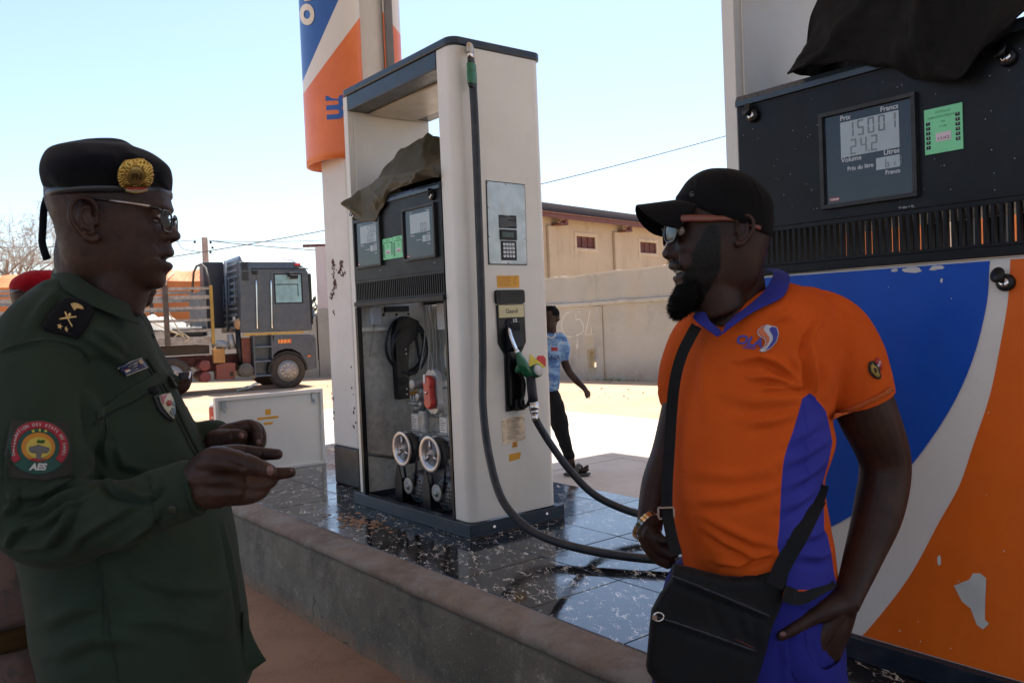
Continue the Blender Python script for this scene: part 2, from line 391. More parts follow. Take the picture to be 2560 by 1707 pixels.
def display(root, x0, x1, z0, z1, price, vol, unit, sc=1.0, faint=False):
    """framed customer display: bezel, glass, two LCD windows and printed words"""
    w_, h_ = x1-x0, z1-z0
    fr = MB(); t = .012
    fr.prism([(x0, z0), (x1, z0), (x1, z1), (x0, z1)], 'y', -.002, .0)  # backing
    for a in ((x0, x1, z1-t, z1), (x0, x1, z0, z0+t), (x0, x0+t, z0+t, z1-t), (x1-t, x1, z0+t, z1-t)): fr.box(a[0], a[1], -.016, -.002, a[2], a[3])
    d = fr.build('display', M_bezel, root, bevel=.003)
    gl = MB(); gl.box(x0+t, x1-t, -.006, -.0025, z0+t, z1-t); gl.build('glass', M_glass, d)
    X = lambda u: x0+t+(w_-2*t)*u
    Z = lambda v: z0+t+(h_-2*t)*v
    l1 = MB(); l1.box(X(.20), X(.86), -.0068, -.006, Z(.505), Z(.90)); l1.build('lcd_window', M_lcd, d)
    l2 = MB(); l2.box(X(.60), X(.86), -.0068, -.006, Z(.30), Z(.43)); l2.build('lcd_window', M_lcd, d)
    ft = .0205*sc
    for s, u, v, al in (('Prix', .20, .905, 'LEFT'), ('Francs', .86, .905, 'RIGHT'), ('Litres', .86, .435, 'RIGHT'), ('Volume', .20, .435, 'LEFT'), ('Prix du litre', .57, .335, 'RIGHT'), ('Francs', .86, .225, 'RIGHT')):
        f2 = ft if s != 'Prix du litre' else ft*.82
        if s == 'Francs' and v < .5: f2 = ft*.82
        text('lettering', s, f2, M_greyprint, d, (X(u), -.0066, Z(v)), FRONT, al, bold=.0004)
    H1 = (h_-2*t)*.170
    for s, v, sh in ((price, .718, 0), (vol, .522, 0)):
        n = len(s.replace('.', '')); p_ = (w_-2*t)*.118
        seven('digits', s, d, X(.86)-p_*n-(p_*.15 if sh else 0)+p_*.1-(0 if s is price else p_*.75), Z(v), H1, -.0069, p_, p_*.62)
    seven('digits', unit, d, X(.70), Z(.315), (h_-2*t)*.095, -.0069, (w_-2*t)*.07, (w_-2*t)*.04)
    bd = MB(); bd.prism(rounded(X(.04), X(.17), Z(.03), Z(.075), .006), 'y', -.0066, -.006); bd.build('badge', mat('maroon_badge', (.30, .03, .03), .4), d)
    text('lettering', 'TOKHEIM', .0085*sc, M_white, d, (X(.105), -.0068, Z(.034)), FRONT, 'CENTER', bold=.0002, sx=.8)
    text('lettering', 'V min = 5L', .010*sc, M_greyprint, d, (X(.99), -.0022, z0-.028), FRONT, 'RIGHT', ext=.0006)
    return d
def green_sticker(root, x0, x1, z0, z1, y=-.003):
    s = MB(); s.box(x0, x1, y, -.0002, z0, z1); st = s.build('sticker', M_green, root)
    w_, h_ = x1-x0, z1-z0
    b = MB()
    for i in range(6):
        for u in (.10, .88):
            zc = z0+h_*(.15+.105*i+(.09 if u > .5 else 0)); xc = x0+w_*u
            b.box(xc-w_*.055, xc+w_*.055, y-.0008, y, zc-h_*.036, zc+h_*.036)
    b.build('numbered_boxes', M_black, st)['kind'] = 'stuff'
    n = 1
    for u in (.10, .88):
        for i in range(6):
            text('lettering', str(n), h_*.05, M_white, st, (x0+w_*u, y-.0009, z0+h_*(.15+.105*(5-i)+(.09 if u > .5 else 0))-h_*.02), FRONT, 'CENTER'); n += 1
    p = MB(); p.box(x0+w_*.30, x0+w_*.70, y-.0008, y, z0+h_*.25, z0+h_*.44); p.build('stamp_label', mat('pink_label', (.62, .52, .56), .6), st)
    text('lettering', '1 5 H 2', h_*.085, M_ink, st, (x0+w_*.5, y-.0012, z0+h_*.27), FRONT, 'CENTER')
    for i, s_ in enumerate(('METROLOGIE', 'VERIFICATION PERIODIQUE', 'MALI', '14 - 2024')):
        text('lettering', s_, h_*(.075 if i < 2 else .06), mat('pale_green_print', (.16, .50, .27), .5), st, (x0+w_*.5, y-.0004, z0+h_*(.86-.105*i)), FRONT, 'CENTER', sx=.72)
    return st
def lock(root, x, z, y=0.0):
    l = MB(); l.lathe([(.0, 0), (.0215, 0), (.0215, .012), (.0175, .016), (.0, .016)], 20, M=Matrix.Translation((x, y, z)) @ Matrix.Rotation(pi/2, 4, 'X'))
    o = l.build('lock', M_black, root)
    c = MB(); c.lathe([(0, 0), (.012, 0), (.011, .004), (0, .004)], 16, M=Matrix.Translation((x, y-.016, z)) @ Matrix.Rotation(pi/2, 4, 'X')); c.box(x-.0012, x+.0012, y-.0208, y-.0196, z-.007, z+.007, 1)
    c.build('key_cylinder', [M_chrome, M_black], o)
    f = MB(); f.lathe([(0, 0), (.0195, 0), (.0195, .004), (0, .004)], 16, M=Matrix.Translation((x-.012, y-.020, z+.019)) @ Matrix.Rotation(radians(75), 4, 'X') @ Matrix.Rotation(radians(-20), 4, 'Y'))
    f.build('dust_flap', M_black, o); return o
def slats(root, x0, x1, z0, z1, y, n, m):
    """vertical grille bars, one object each, sharing one mesh"""
    p = (x1-x0)/n; mb = MB(); mb.box(-p*.21, p*.21, 0, .018, z0, z1); me = mb.mesh('slat', m)
    for i in range(n+1):
        o = bpy.data.objects.new('slat', me); COL.objects.link(o); o.parent = root; o.location = (x0+p*i, y, 0)
def shift_y(objs, k=.75):
    for o in objs:
        for v in o.data.vertices: v.co.y -= k*min(max(v.co.x, 0), .09)
def pump(label, origin, kind):
    r = thing('fuel_pump', label, 'fuel pump', isl(origin, 2.24, ZI), RZ, 'fuel pumps on the island')
    mb = MB(); mb.box(-1.14, .02, -.02, .57, .0, .012)
    for a in ((-1.14, .02, -.02, -.014), (-1.14, .02, .564, .57), (-1.14, -1.134, -.014, .564), (.014, .02, -.014, .564)): mb.box(*a, .012, .065)
    for a in ((-1.14, .02, -.014, .03), (-1.14, .02, .52, .564)): mb.box(*a, .060, .0645)
    mb.build('plinth', M_navy, r, bevel=.004)
    bo = MB()
    bo.lathe([(0, 0), (.011, 0), (.009, .007), (0, .008)], 10, M=Matrix.Translation((.02, .12, .033)) @ Matrix.Rotation(pi/2, 4, 'Y')); b0 = bo.build('bolt', M_chrome, r)
    copy_of(b0, r, (0, .33, .004))
    # hose column with rounded edges
    mb = MB(); mb.prism(rounded(-.13, 0, .004, .545, .05, (1, 0, 0, 1), 7), 'z', .066, 2.31); mb.build('hose_column', M_cream, r, bevel=.003)
    mb = MB(); mb.box(-1.10, -1.052, .004, .545, .066, 2.31); mb.box(-1.052, -1.046, .04, .5, 1.70, 2.215); mb.build('end_column', M_cream, r, bevel=.006)
    # cap
    mb = MB(); mb.prism(rounded(-1.115, .010, -.006, .555, .055, (1, 1, 1, 1), 6), 'z', 2.3105, 2.348); mb.build('cap', M_navy, r, bevel=.006)
    mb = MB(); mb.box(-1.046, -.132, .002, .547, 2.225, 2.309); mb.build('fascia', M_navy, r, bevel=.004)
    mb = MB(); mb.box(-1.03, -.14, .13, .43, 2.213, 2.224); mb.box(-.45, -.2, .23, .30, 2.207, 2.2125, 1); mb.build('soffit_panel', [mat('soffit_beige', (.42, .37, .30), .35), M_black], r)
    # calculator head
    pr = [(.0, 1.27), (.0, 1.672), (.008, 1.688), (.03, 1.697), (.47, 1.697), (.492, 1.688), (.5, 1.672), (.5, 1.27)]
    mb = MB(); mb.prism(pr, 'x', -1.046, -.132); mb.box(-1.046, -.132, -.0015, .0, 1.652, 1.657, 1)
    mb.build('calculator_head', [M_head, M_black], r, bevel=.002)
    mb = MB(); mb.box(-1.046, -.132, -.012, .0, 1.660, 1.676)
    mb.prism([(-.012, 1.676), (-.004, 1.692), (.03, 1.702), (.09, 1.702), (.09, 1.6975), (.001, 1.676)], 'x', -1.046, -.132); mb.build('head_lid', mat('head_lid_paint', (.030, .042, .060), .3), r)
    # grille and lower rail
    n = 46
    mb = MB(); mb.box(-1.046, -.132, .0, .02, 1.255, 1.2695); mb.box(-1.046, -.132, -.012, .06, 1.125, 1.150); mb.box(-1.046, -.132, .45, .49, 1.125, 1.150); mb.box(-1.046, -.132, .0, .02, 1.1505, 1.160)
    mb.build('grille_frame', M_head, r, bevel=.002)
    slats(r, -1.035, -.143, 1.160, 1.255, .001, n, M_head)
    if kind == 'near':
        bk = MB()
        for i in range(10): bk.box(-1.04+.09*i, -1.04+.09*i+.05, .46, .48, 1.15, 1.268)
        bk.build('rear_grille', M_head, r)
    # ------- faces
    if kind == 'open':
        display(r, -1.012, -.715, 1.335, 1.60, '500', '100', '00', .62, True)
        display(r, -.483, -.180, 1.335, 1.60, '  ', '00', '00', .62, True)
        green_sticker(r, -.707, -.600, 1.362, 1.472); green_sticker(r, -.597, -.490, 1.362, 1.474)
        lock(r, -1.01, 1.632); lock(r, -.20, 1.632)
    else:
        display(r, -.757, -.476, 1.300, 1.575, '15001', '24.2 ', '6i1', .95)
        green_sticker(r, -.458, -.362, 1.405, 1.522)
        lock(r, -.986, 1.622); lock(r, -.252, 1.604)
    return r
p1 = pump('open white fuel pump with exposed pulleys and a green nozzle', -3.24, 'open')
p2 = pump('nearest fuel pump with blue white and orange front panel behind the bearded man', -.61, 'near')
# ------------------------------------------------------------------ near pump: front door with swoosh graphics
dm = MB(); dm.box(-1.043, -.135, .0, .02, .068, 1.122); door = dm.build('front_door', M_cream, p2, bevel=.003)
bc = catmull([(-.300, 1.19, 0), (-.308, 1.10, 0), (-.317, 1.007, 0), (-.355, .865, 0), (-.421, .725, 0), (-.529, .569, 0), (-.64, .46, 0), (-.77, .367, 0), (-.92, .29, 0), (-1.043, .245, 0)], 4)
bl = [(min(p.x, -.30), min(p.y, 1.116)) for p in bc if p.y < 1.13]
bp = MB(); bp.prism([(-1.041, 1.116), (-.306, 1.116)]+bl[1:], 'y', -.0018, -.0002); bp.build('blue_graphic', M_blue2, door)
oc = catmull([(-.255, 1.19, 0), (-.259, 1.112, 0), (-.266, 1.02, 0), (-.284, .919, 0), (-.314, .78, 0), (-.357, .651, 0), (-.395, .54, 0), (-.451, .433, 0), (-.535, .27, 0), (-.643, .113, 0), (-.69, .055, 0)], 4)
ol = [(p.x, p.y) for p in oc if .071 < p.y < 1.116]
op = MB(); op.prism([(-.137, .071), (-.137, 1.116)]+[(-.2585, 1.116)]+ol+[(-.676, .071)], 'y', -.0018, -.0002); op.build('orange_graphic', M_orange2, door)
lock(p2, -.268, 1.06, -.002)
# torn sticker, chips of bare paint
def blob(mb, pts, y=-.0030): mb.prism(pts, 'y', y, y+.0009)
pt = MB(); blob(pt, [(-.415, .275), (-.375, .300), (-.366, .318), (-.348, .322), (-.334, .312), (-.338, .250), (-.340, .205), (-.330, .196), (-.345, .178), (-.360, .186), (-.374, .225), (-.395, .238)])
pt.build('torn_patch', mat('bare_paint', (.52, .51, .47), .6, bump=.1), door)
chips = MB()
for (cx, cz, sx_, sz_) in ((-.452, .335, .006, .016), (-.5, 1.108, .03, .008), (-.44, 1.109, .02, .007), (-.55, 1.110, .012, .005), (-.425, 1.075, .004, .006)):
    pp = [(cx+sx_*cos(a)*random.uniform(.6, 1.2), cz+sz_*sin(a)*random.uniform(.6, 1.2)) for a in [i*pi/5 for i in range(10)]]
    blob(chips, [(p[0], min(p[1], 1.1155)) for p in pp], -.0028)
for q in range(34):
    cx, cz = random.uniform(-.7, -.16), random.uniform(.1, 1.1); s_ = random.uniform(.0008, .0022)
    blob(chips, [(cx+s_*cos(a), cz+s_*sin(a)*1.3) for a in (0, 1.2, 2.4, 3.6, 4.8)], -.0027)
chips.build('paint_chips', mat('chip_white', (.6, .59, .56), .6), door)
ds = MB()
for q in range(60):
    cx, cz = random.uniform(-1.03, -.15), random.uniform(1.29, 1.64); s_ = random.uniform(.0006, .0014)
    ds.prism([(cx+s_*cos(a), cz+s_*sin(a)) for a in (0, 1.2, 2.4, 3.6, 4.8)], 'y', -.0012, -.0002)
ds.build('dust_specks', M_greyprint, p2)['kind'] = 'stuff'
# ------------------------------------------------------------------ open pump: hose side
C = 0.0   # side plane x
def sbox(mb, y0, y1, z0, z1, x0=.0, x1=.003, mi=0): return mb.box(x0, x1, y0, y1, z0, z1, mi)
mb = MB(); mb.prism([(.171, 1.688), (.411, 1.684), (.405, 1.284), (.165, 1.285)], 'x', .0, .003); gk = mb.build('service_panel', M_rubber, p1)
mb = MB(); mb.prism([(.175, 1.683), (.406, 1.679), (.4005, 1.289), (.170, 1.290)], 'x', .003, .0055); mb.build('steel_plate', M_steel, gk)
sc = MB(); sc.lathe([(0, 0), (.005, 0), (.004, .003), (0, .0035)], 8, M=Matrix.Rotation(pi/2, 4, 'Y')); s0 = None
for (y, z) in ((.180, 1.678), (.29, 1.676), (.400, 1.674), (.178, 1.56), (.402, 1.55), (.176, 1.42), (.398, 1.415), (.175, 1.296), (.285, 1.294), (.396, 1.294)):
    if s0 is None: s0 = sc.build('screw', M_chrome, gk); s0.location = (.0055, y, z)
    else: copy_of(s0, gk, (.0055, y, z))
mb = MB(); sbox(mb, .236, .345, 1.462, 1.526, .0055, .0065); nl = mb.build('instruction_label', M_black, p1)
mb = MB()
sbox(mb, .272, .305, 1.5205, 1.5235, .0065, .0068)
for i in range(9): sbox(mb, .241, .241+random.choice((.095, .098, .05, .098)), 1.513-i*.0055, 1.5145-i*.0055, .0065, .0068)
mb.build('fine_print', mat('faded_print', (.22, .22, .22), .6), nl)
mb = MB(); sbox(mb, .239, .341, 1.405, 1.456, .0055, .012); lc = mb.build('small_display', M_black, p1, bevel=.002)
mb = MB(); sbox(mb, .251, .320, 1.419, 1.443, .012, .0124); mb.build('lcd_window', mat('lcd_green', (.035, .06, .05), .25), lc)
mb = MB(); sbox(mb, .243, .337, 1.307, 1.401, .0055, .009); kp = mb.build('keypad', M_black, p1, bevel=.001)
mb = MB(); mb.prism(rounded(-.0065, .0065, -.0065, .0065, .002), 'x', 0, .004); kb = None
for i in range(4):
    for j in range(4):
        P = (.009, .259+.0185*j, 1.327+.019*i)
        if kb is None: kb = mb.build('button', mat('silver_key', (.55, .56, .57), .35, metal=.4), kp); kb.location = P
        else: copy_of(kb, kp, P)
        ch = ['*0#=', '7896', '4565', '1234'][i][j]
        text('lettering', ch, .010, M_ink, kp, (P[0]+.0042, P[1], P[2]-.0042), SIDE, 'CENTER', ext=.0003)
mb = MB(); sbox(mb, .214, .351, 1.174, 1.233, .0005, .0016); ys_ = mb.build('amber_sticker', M_yellow, p1)
mb = MB()
for i in range(5):
    sbox(mb, .222, .300-.01*(i % 2), 1.223-i*.0095, 1.2255-i*.0095, .0016, .0018); sbox(mb, .312, .342-.006*(i % 3), 1.223-i*.008, 1.2248-i*.008, .0016, .0018)
mb.build('fine_print', mat('brown_print', (.26, .11, .01), .6), ys_)
# nozzle boot
mb = MB(); mb.prism(rounded(.193, .373, 1.095, 1.163, .014), 'x', 0, .016); vt = mb.build('vent_cover', M_black, p1, bevel=.003)
mb = MB()
for i in range(4): mb.box(.016, .019, .213, .353, 1.108+.013*i, 1.114+.013*i)
mb.build('louvre_bars', M_black, vt)
mb = MB(); out = [(.200, 1.092), (.370, 1.092), (.372, .905), (.350, .868), (.338, .852), (.330, .575), (.233, .572), (.235, .852), (.202, .905)]
mb.prism(out, 'x', 0, .012)
boot = mb.build('nozzle_boot', M_black, p1, bevel=.004)
mb = MB(); mb.loft([[(.012, .245, .86), (.012, .335, .86), (.012, .335, 1.02), (.012, .245, 1.02)], [(.045, .256, .88), (.045, .325, .88), (.03, .318, 1.01), (.03, .262, 1.01)]], 0, False)
mb.box(.012, .03, .243, .258, .60, .86); mb.box(.012, .03, .312, .327, .60, .86); mb.box(.012, .05, .262, .318, .576, .63); mb.build('boot_ribs', M_black, boot, bevel=.004)
mb = MB(); mb.box(.0301, .0355, .262, .316, .955, 1.0); mb.build('boot_socket', mat('deep_black', (.004, .004, .004), .8), boot)
text('lettering', '1/2', .022, M_white, boot, (.0312, .29, 1.002), SIDE, 'CENTER', bold=.0007)
mb = MB(); mb.box(.012, .0145, .208, .363, 1.029, 1.089); gp = mb.build('name_plate', mat('cream_label', (.60, .53, .30), .5, var=.04), boot)
text('lettering', 'Gasoil', .030, M_ink, gp, (.0147, .286, 1.044), SIDE, 'CENTER', bold=.0004)
# flag-like sticker behind the nozzle
mb = MB(); mb.prism([(.40, .845), (.44, .815), (.50, .772), (.44, .765), (.39, .775)], 'x', .0004, .0014, 0); mb.prism([(.44, .8155), (.452, .832), (.488, .830), (.502, .815), (.5005, .7725)], 'x', .0004, .0014, 1)
mb.build('two_colour_sticker', [mat('sticker_yellow', (.72, .60, .05), .5), mat('sticker_red', (.62, .03, .03), .5)], p1)
mb = MB(); mb.prism([(.207, .535), (.347, .548), (.350, .425), (.208, .412)], 'x', .0, .002); rp = mb.build('rating_plate', mat('aluminium_plate', (.52, .44, .34), .38, metal=.5, var=.2, vs=30), p1)
mb = MB()
for i in range(11): sbox(mb, .235+.002*(i % 3), .322-.012*((i*7) % 4), .522-i*.0085, .5245-i*.0085, .002, .0022)
for z in (.525, .435):
    for y in (.215, .342): sbox(mb, y-.003, y+.003, z-.003, z+.003, .002, .003)
sbox(mb, .29, .335, .531, .536, .002, .0022); mb.build('fine_print', mat('plate_print', (.16, .13, .10), .5), rp)
def warn(parent, pts, tri=None, axis='x', y=0):
    m_ = MB(); m_.prism(pts, axis, *( (.0004, .0014) if axis == 'x' else (y-.0012, y-.0002)))
    o = m_.build('warning_sticker', M_yellow, parent)
    if tri:
        c, z, s_ = tri; t = MB(); q = [(c-s_, z-s_*.8), (c+s_, z-s_*.8), (c, z+s_*.9)]; q2 = [(c-s_*.62, z-s_*.58), (c+s_*.62, z-s_*.58), (c, z+s_*.5)]
        def P(p): return (.0016, p[0], p[1]) if axis == 'x' else (p[0], y-.0014, p[1])
        t.add([P(p) for p in q+q2], [(0, 1, 4, 3), (1, 2, 5, 4), (2, 0, 3, 5)])
        t.add([P(p) for p in ((c-s_*.08, z+s_*.25), (c+s_*.08, z+s_*.25), (c+s_*.05, z-s_*.4), (c-s_*.05, z-s_*.4))], [(0, 1, 2, 3)]); t.build('warning_triangle', M_ink, o, fix=False)
    return o
warn(p1, [(.266, .391), (.298, .393), (.298, .428), (.266, .426)], (.282, .408, .012))
o = warn(p1, [(.243, .374-.012), (.316, .378-.012), (.318, .368-.012), (.308, .345-.012), (.243, .339-.012)])
# ------------------------------------------------------------------ nozzle hanging on the boot
nz = thing('fuel_nozzle', 'green fuel nozzle hung in the black boot below the Gasoil plate', 'nozzle', isl(-3.24, 2.24, ZI), RZ)
mb = MB(); mb.tube(catmull([(.030, .276, .975), (.048, .284, .94), (.058, .298, .905), (.066, .318, .862)], 4), [.0125]*13, 14); mb.cyl((.064, .313, .872), (.068, .323, .85), .0165, .0165, 14); mb.build('spout', M_chrome, nz)
mb = MB(); mb.tube(catmull([(.065, .322, .858), (.07, .335, .825), (.075, .352, .792), (.08, .372, .765), (.085, .400, .752)], 5), [.020, .021, .024, .027, .030, .033, .036, .039, .041, .042, .042, .041, .040, .039, .038, .037, .036, .035, .034, .033, .032], 16, flat=.8)
mb.tube([(.074, .345, .80), (.074, .318, .775), (.074, .300, .768)], [.026, .022, .008], 12, flat=.8)
mb.cyl((.07, .412, .758), (.118, .418, .768), .034, .033, 20); mb.build('body', mat('green_plastic', (.012, .11, .045), .32, var=.1), nz)
mb = MB(); mb.cyl((.117, .4175, .768), (.124, .419, .770), .0285, .027, 24); mb.build('cap_disc', mat('pale_grey_disc', (.55, .54, .52), .4), nz)
mb = MB(); mb.tube([(.085, .392, .745), (.086, .393, .70), (.086, .397, .66), (.086, .402, .618)], [.027, .027, .027, .029], 14)
for i in range(16): mb.cyl((.086, .393+.0006*i, .725-.006*i), (.086, .393+.0006*i, .7225-.006*i), .0283, None, 14)
mb.build('grip', M_rubber, nz)
mb = MB(); mb.tube(catmull([(.072, .315, .772), (.068, .352, .72), (.062, .35, .66), (.058, .330, .615), (.055, .338, .592), (.06, .368, .600), (.07, .385, .63)], 4), [.010]*25, 8); mb.build('trigger', M_black, nz)
mb = MB()
for (z0_, z1_, r_) in ((.618, .606, .026), (.606, .578, .0285), (.578, .560, .025), (.555, .522, .0195)): mb.cyl((.086, .402+(.618-z0_)*.08, z0_), (.086, .402+(.618-z1_)*.08, z1_), r_, None, 18)
mb.build('swivel', M_chrome, nz)
shift_y(list(nz.children))
# ------------------------------------------------------------------ hose: elbow at the top, loop behind the man, back to the nozzle
hs = thing('fuel_hose', 'long black fuel hose looping from the pump top to the nozzle', 'hose', isl(-3.24, 2.24, ZI), RZ)
hp = [(.062, .118, 2.20), (.062, .122, 2.06), (.058, .124, 1.9), (.052, .122, 1.5), (.050, .118, 1.1), (.056, .112, .85), (.078, .100, .62), (.13, .085, .40), (.235, .070, .215), (.37, .072, .105), (.52, .085, .060), (.70, .14, .042), (.90, .23, .034), (1.08, .36, .032), (1.16, .52, .032), (1.08, .66, .032), (.86, .70, .040), (.60, .67, .060), (.42, .62, .095), (.29, .57, .165), (.19, .51, .29), (.12, .455, .42), (.092, .42, .50), (.086, .408, .53)]
hp = [(x, y-.75*min(x, .075)*(1 if x < .25 else max(0, 1-(x-.25)*4)), z) for x, y, z in hp]
mb = MB(); mb.tube(catmull(hp, 8), .0185, 14); mb.build('hose_pipe', M_rubber, hs)
mb = MB(); mb.cyl((0, .108, 2.292), (.03, .110, 2.292), .022, None, 16); mb.tube(catmull([(.02, .110, 2.292), (.045, .112, 2.292), (.060, .114, 2.280), (.062, .115, 2.255)], 4), .021, 14); mb.build('elbow', mat('galvanised', (.42, .38, .33), .45, metal=.7, dirt=(.25, .15, .09), da=.4), hs)
mb = MB(); mb.cyl((.062, .116, 2.258), (.062, .1165, 2.236), .0195, None, 18); mb.build('collar', M_chrome, hs)
mb = MB(); mb.cyl((.062, .1165, 2.236), (.062, .117, 2.205), .020, .023, 18); mb.cyl((.062, .118, 2.115), (.062, .1185, 2.095), .026, .021, 18); mb.build('cuff', M_rubber, hs)
mb = MB(); mb.cyl((.062, .117, 2.207), (.062, .1175, 2.17), .0275, .0275, 18); mb.cyl((.062, .1175, 2.17), (.062, .118, 2.112), .0295, .028, 18); mb.build('breakaway_sleeve', mat('sleeve_green', (.015, .13, .05), .4), hs, bevel=.002)
shift_y([c for c in hs.children if not c.name.startswith('hose_pipe')], .75)
# ------------------------------------------------------------------ open pump: machinery in the lower bay
W = -1.046
mb = MB(); mb.box(W, W+.006, .01, .52, .068, 1.12); mb.build('bay_wall', mat('stippled_panel', (.47, .455, .41), .55, var=.12, vs=30, dirt=(.20, .175, .14), da=.5, ds=18), p1)
for a, m_ in (((W-.004, W+.02, -.006, .022, .068, 1.12), M_black), ((-.150, -.133, -.0, .012, .068, 1.12), M_black), ((W+.007, W+.045, .522, .54, .068, 1.12), M_inner), ((W+.0455, -.66, .53, .536, .068, 1.12), M_inner)): mb = MB(); mb.box(*a); mb.build('frame_post', m_, p1)
w_ = W+.0065
mb = MB(); mb.box(w_, w_+.03, .02, .5, .985, 1.005); mb.box(w_, w_+.008, .06, .5, .99, 1.123); mb.build('cross_strut', M_inner, p1)
mb = MB(); mb.box(w_+.008, w_+.05, .07, .13, 1.02, 1.123); mb.build('junction_box', mat('grey_box', (.45, .47, .49), .4), p1, bevel=.004)
mb = MB(); mb.box(w_+.009, w_+.03, .17, .325, 1.09, 1.122)
for y in (.165, .25, .33): mb.ell((w_+.012, y, 1.075), .006, .008, .008, 8, 6)
mb.build('cable_trunk', M_black, p1)
mb = MB(); mb.prism([(.225, 1.045), (.30, 1.06), (.365, 1.03), (.35, .945), (.29, .89), (.28, .80), (.275, .585), (.203, .585), (.20, .80), (.195, .93), (.205, 1.0)], 'x', w_+.022, w_+.075)
for i in range(4): mb.box(w_+.075, w_+.08, .206, .268, .665+.012*i, .671+.012*i)
hh = mb.build('nozzle_holder_back', M_black, p1, bevel=.01)
mb = MB()
for (y, z) in ((.262, .87), (.264, .845), (.258, .642), (.258, .612)): mb.ell((w_+.077, y, z), .003, .006, .006, 8, 5)
mb.build('rivets', M_chrome, hh)
mb = MB()
for (cy, cz, ry, rz_, x_) in ((.285, .90, .130, .155, .04), (.29, .885, .105, .150, .055), (.295, .865, .118, .135, .07)):
    pts = [(w_+x_+.008*sin(3*t), cy+ry*cos(t), cz+rz_*sin(t)) for t in [2*pi*i/36 for i in range(37)]]; mb.tube(pts, .0085, 8, caps=(False, False))
mb.tube(catmull([(w_+.05, .345, 1.0), (w_+.05, .36, .86), (w_+.05, .37, .78), (w_+.05, .345, .735), (w_+.05, .29, .72)], 5), .008, 8)
mb.build('cable_coil', M_rubber, p1)
wi = mat('grey_cable', (.26, .25, .22), .5); mb = MB()
for p in ([(w_+.12, .37, 1.12), (w_+.12, .37, .95), (w_+.11, .345, .80), (w_+.10, .31, .66), (w_+.12, .33, .60), (w_+.15, .35, .55)],
          [(-.80, .30, 1.12), (-.79, .31, .9), (-.74, .3, .80), (-.72, .28, .73)], [(-.78, .33, 1.12), (-.77, .33, .86), (-.79, .31, .74), (-.81, .28, .60)],
          [(-.62, .2, 1.12), (-.60, .2, 1.0), (-.615, .2, .85), (-.61, .18, .72)], [(w_+.03, .09, 1.02), (w_+.02, .07, .9), (w_+.02, .055, .84)], [(-.70, .4, 1.12), (-.71, .4, .9), (-.72, .35, .72)]):
    mb.tube(catmull(p, 5), .0042, 6)
mb.build('wiring', wi, p1)
mb = MB(); mb.tube(catmull([(-.15, .30, 1.10), (-.30, .30, 1.04), (-.50, .30, .96), (-.575, .30, .90), (-.585, .30, .82), (-.56, .29, .765), (-.5, .29, .75)], 6), .019, 12); mb.cyl((-.58, .29, .752), (-.44, .29, .752), .026, None, 14); mb.build('outlet_pipe', mat('steel_pipe', (.34, .34, .32), .4, metal=.6), p1)
mb = MB(); mb.box(-.70, -.14, .36, .44, 1.02, 1.10); mb.box(-.60, -.14, .25, .262, .98, 1.12, 1); mb.build('junction_bracket', [M_black, mat('grey_box', (.45, .47, .49), .4)], p1)
def wsticker(y0, y1, z0, z1, tri=False):
    m_ = MB(); m_.box(w_, w_+.0012, y0, y1, z0, z1); o = m_.build('warning_sticker', M_yellow, p1)
    m_ = MB()
    if tri: m_.prism([(y0+.006, z0+.006), (y1-.006, z0+.006), ((y0+y1)/2, z1-.006)], 'x', w_+.0012, w_+.0016)
    else:
        for i in range(3): m_.box(w_+.0012, w_+.0016, y0+.008, y1-.008, z0+.006+.008*i, z0+.009+.008*i)
    m_.build('fine_print', mat('brown_print', (.26, .11, .01), .6), o)
wsticker(.355, .39, .622, .657, True); wsticker(.315, .427, .588, .618)
mb = MB(); mb.cyl((w_+.012, .03, .288), (w_+.012, .26, .228), .008, None, 8); mb.build('stay_rod', mat('dark_steel', (.12, .12, .12), .4, metal=.6), p1)
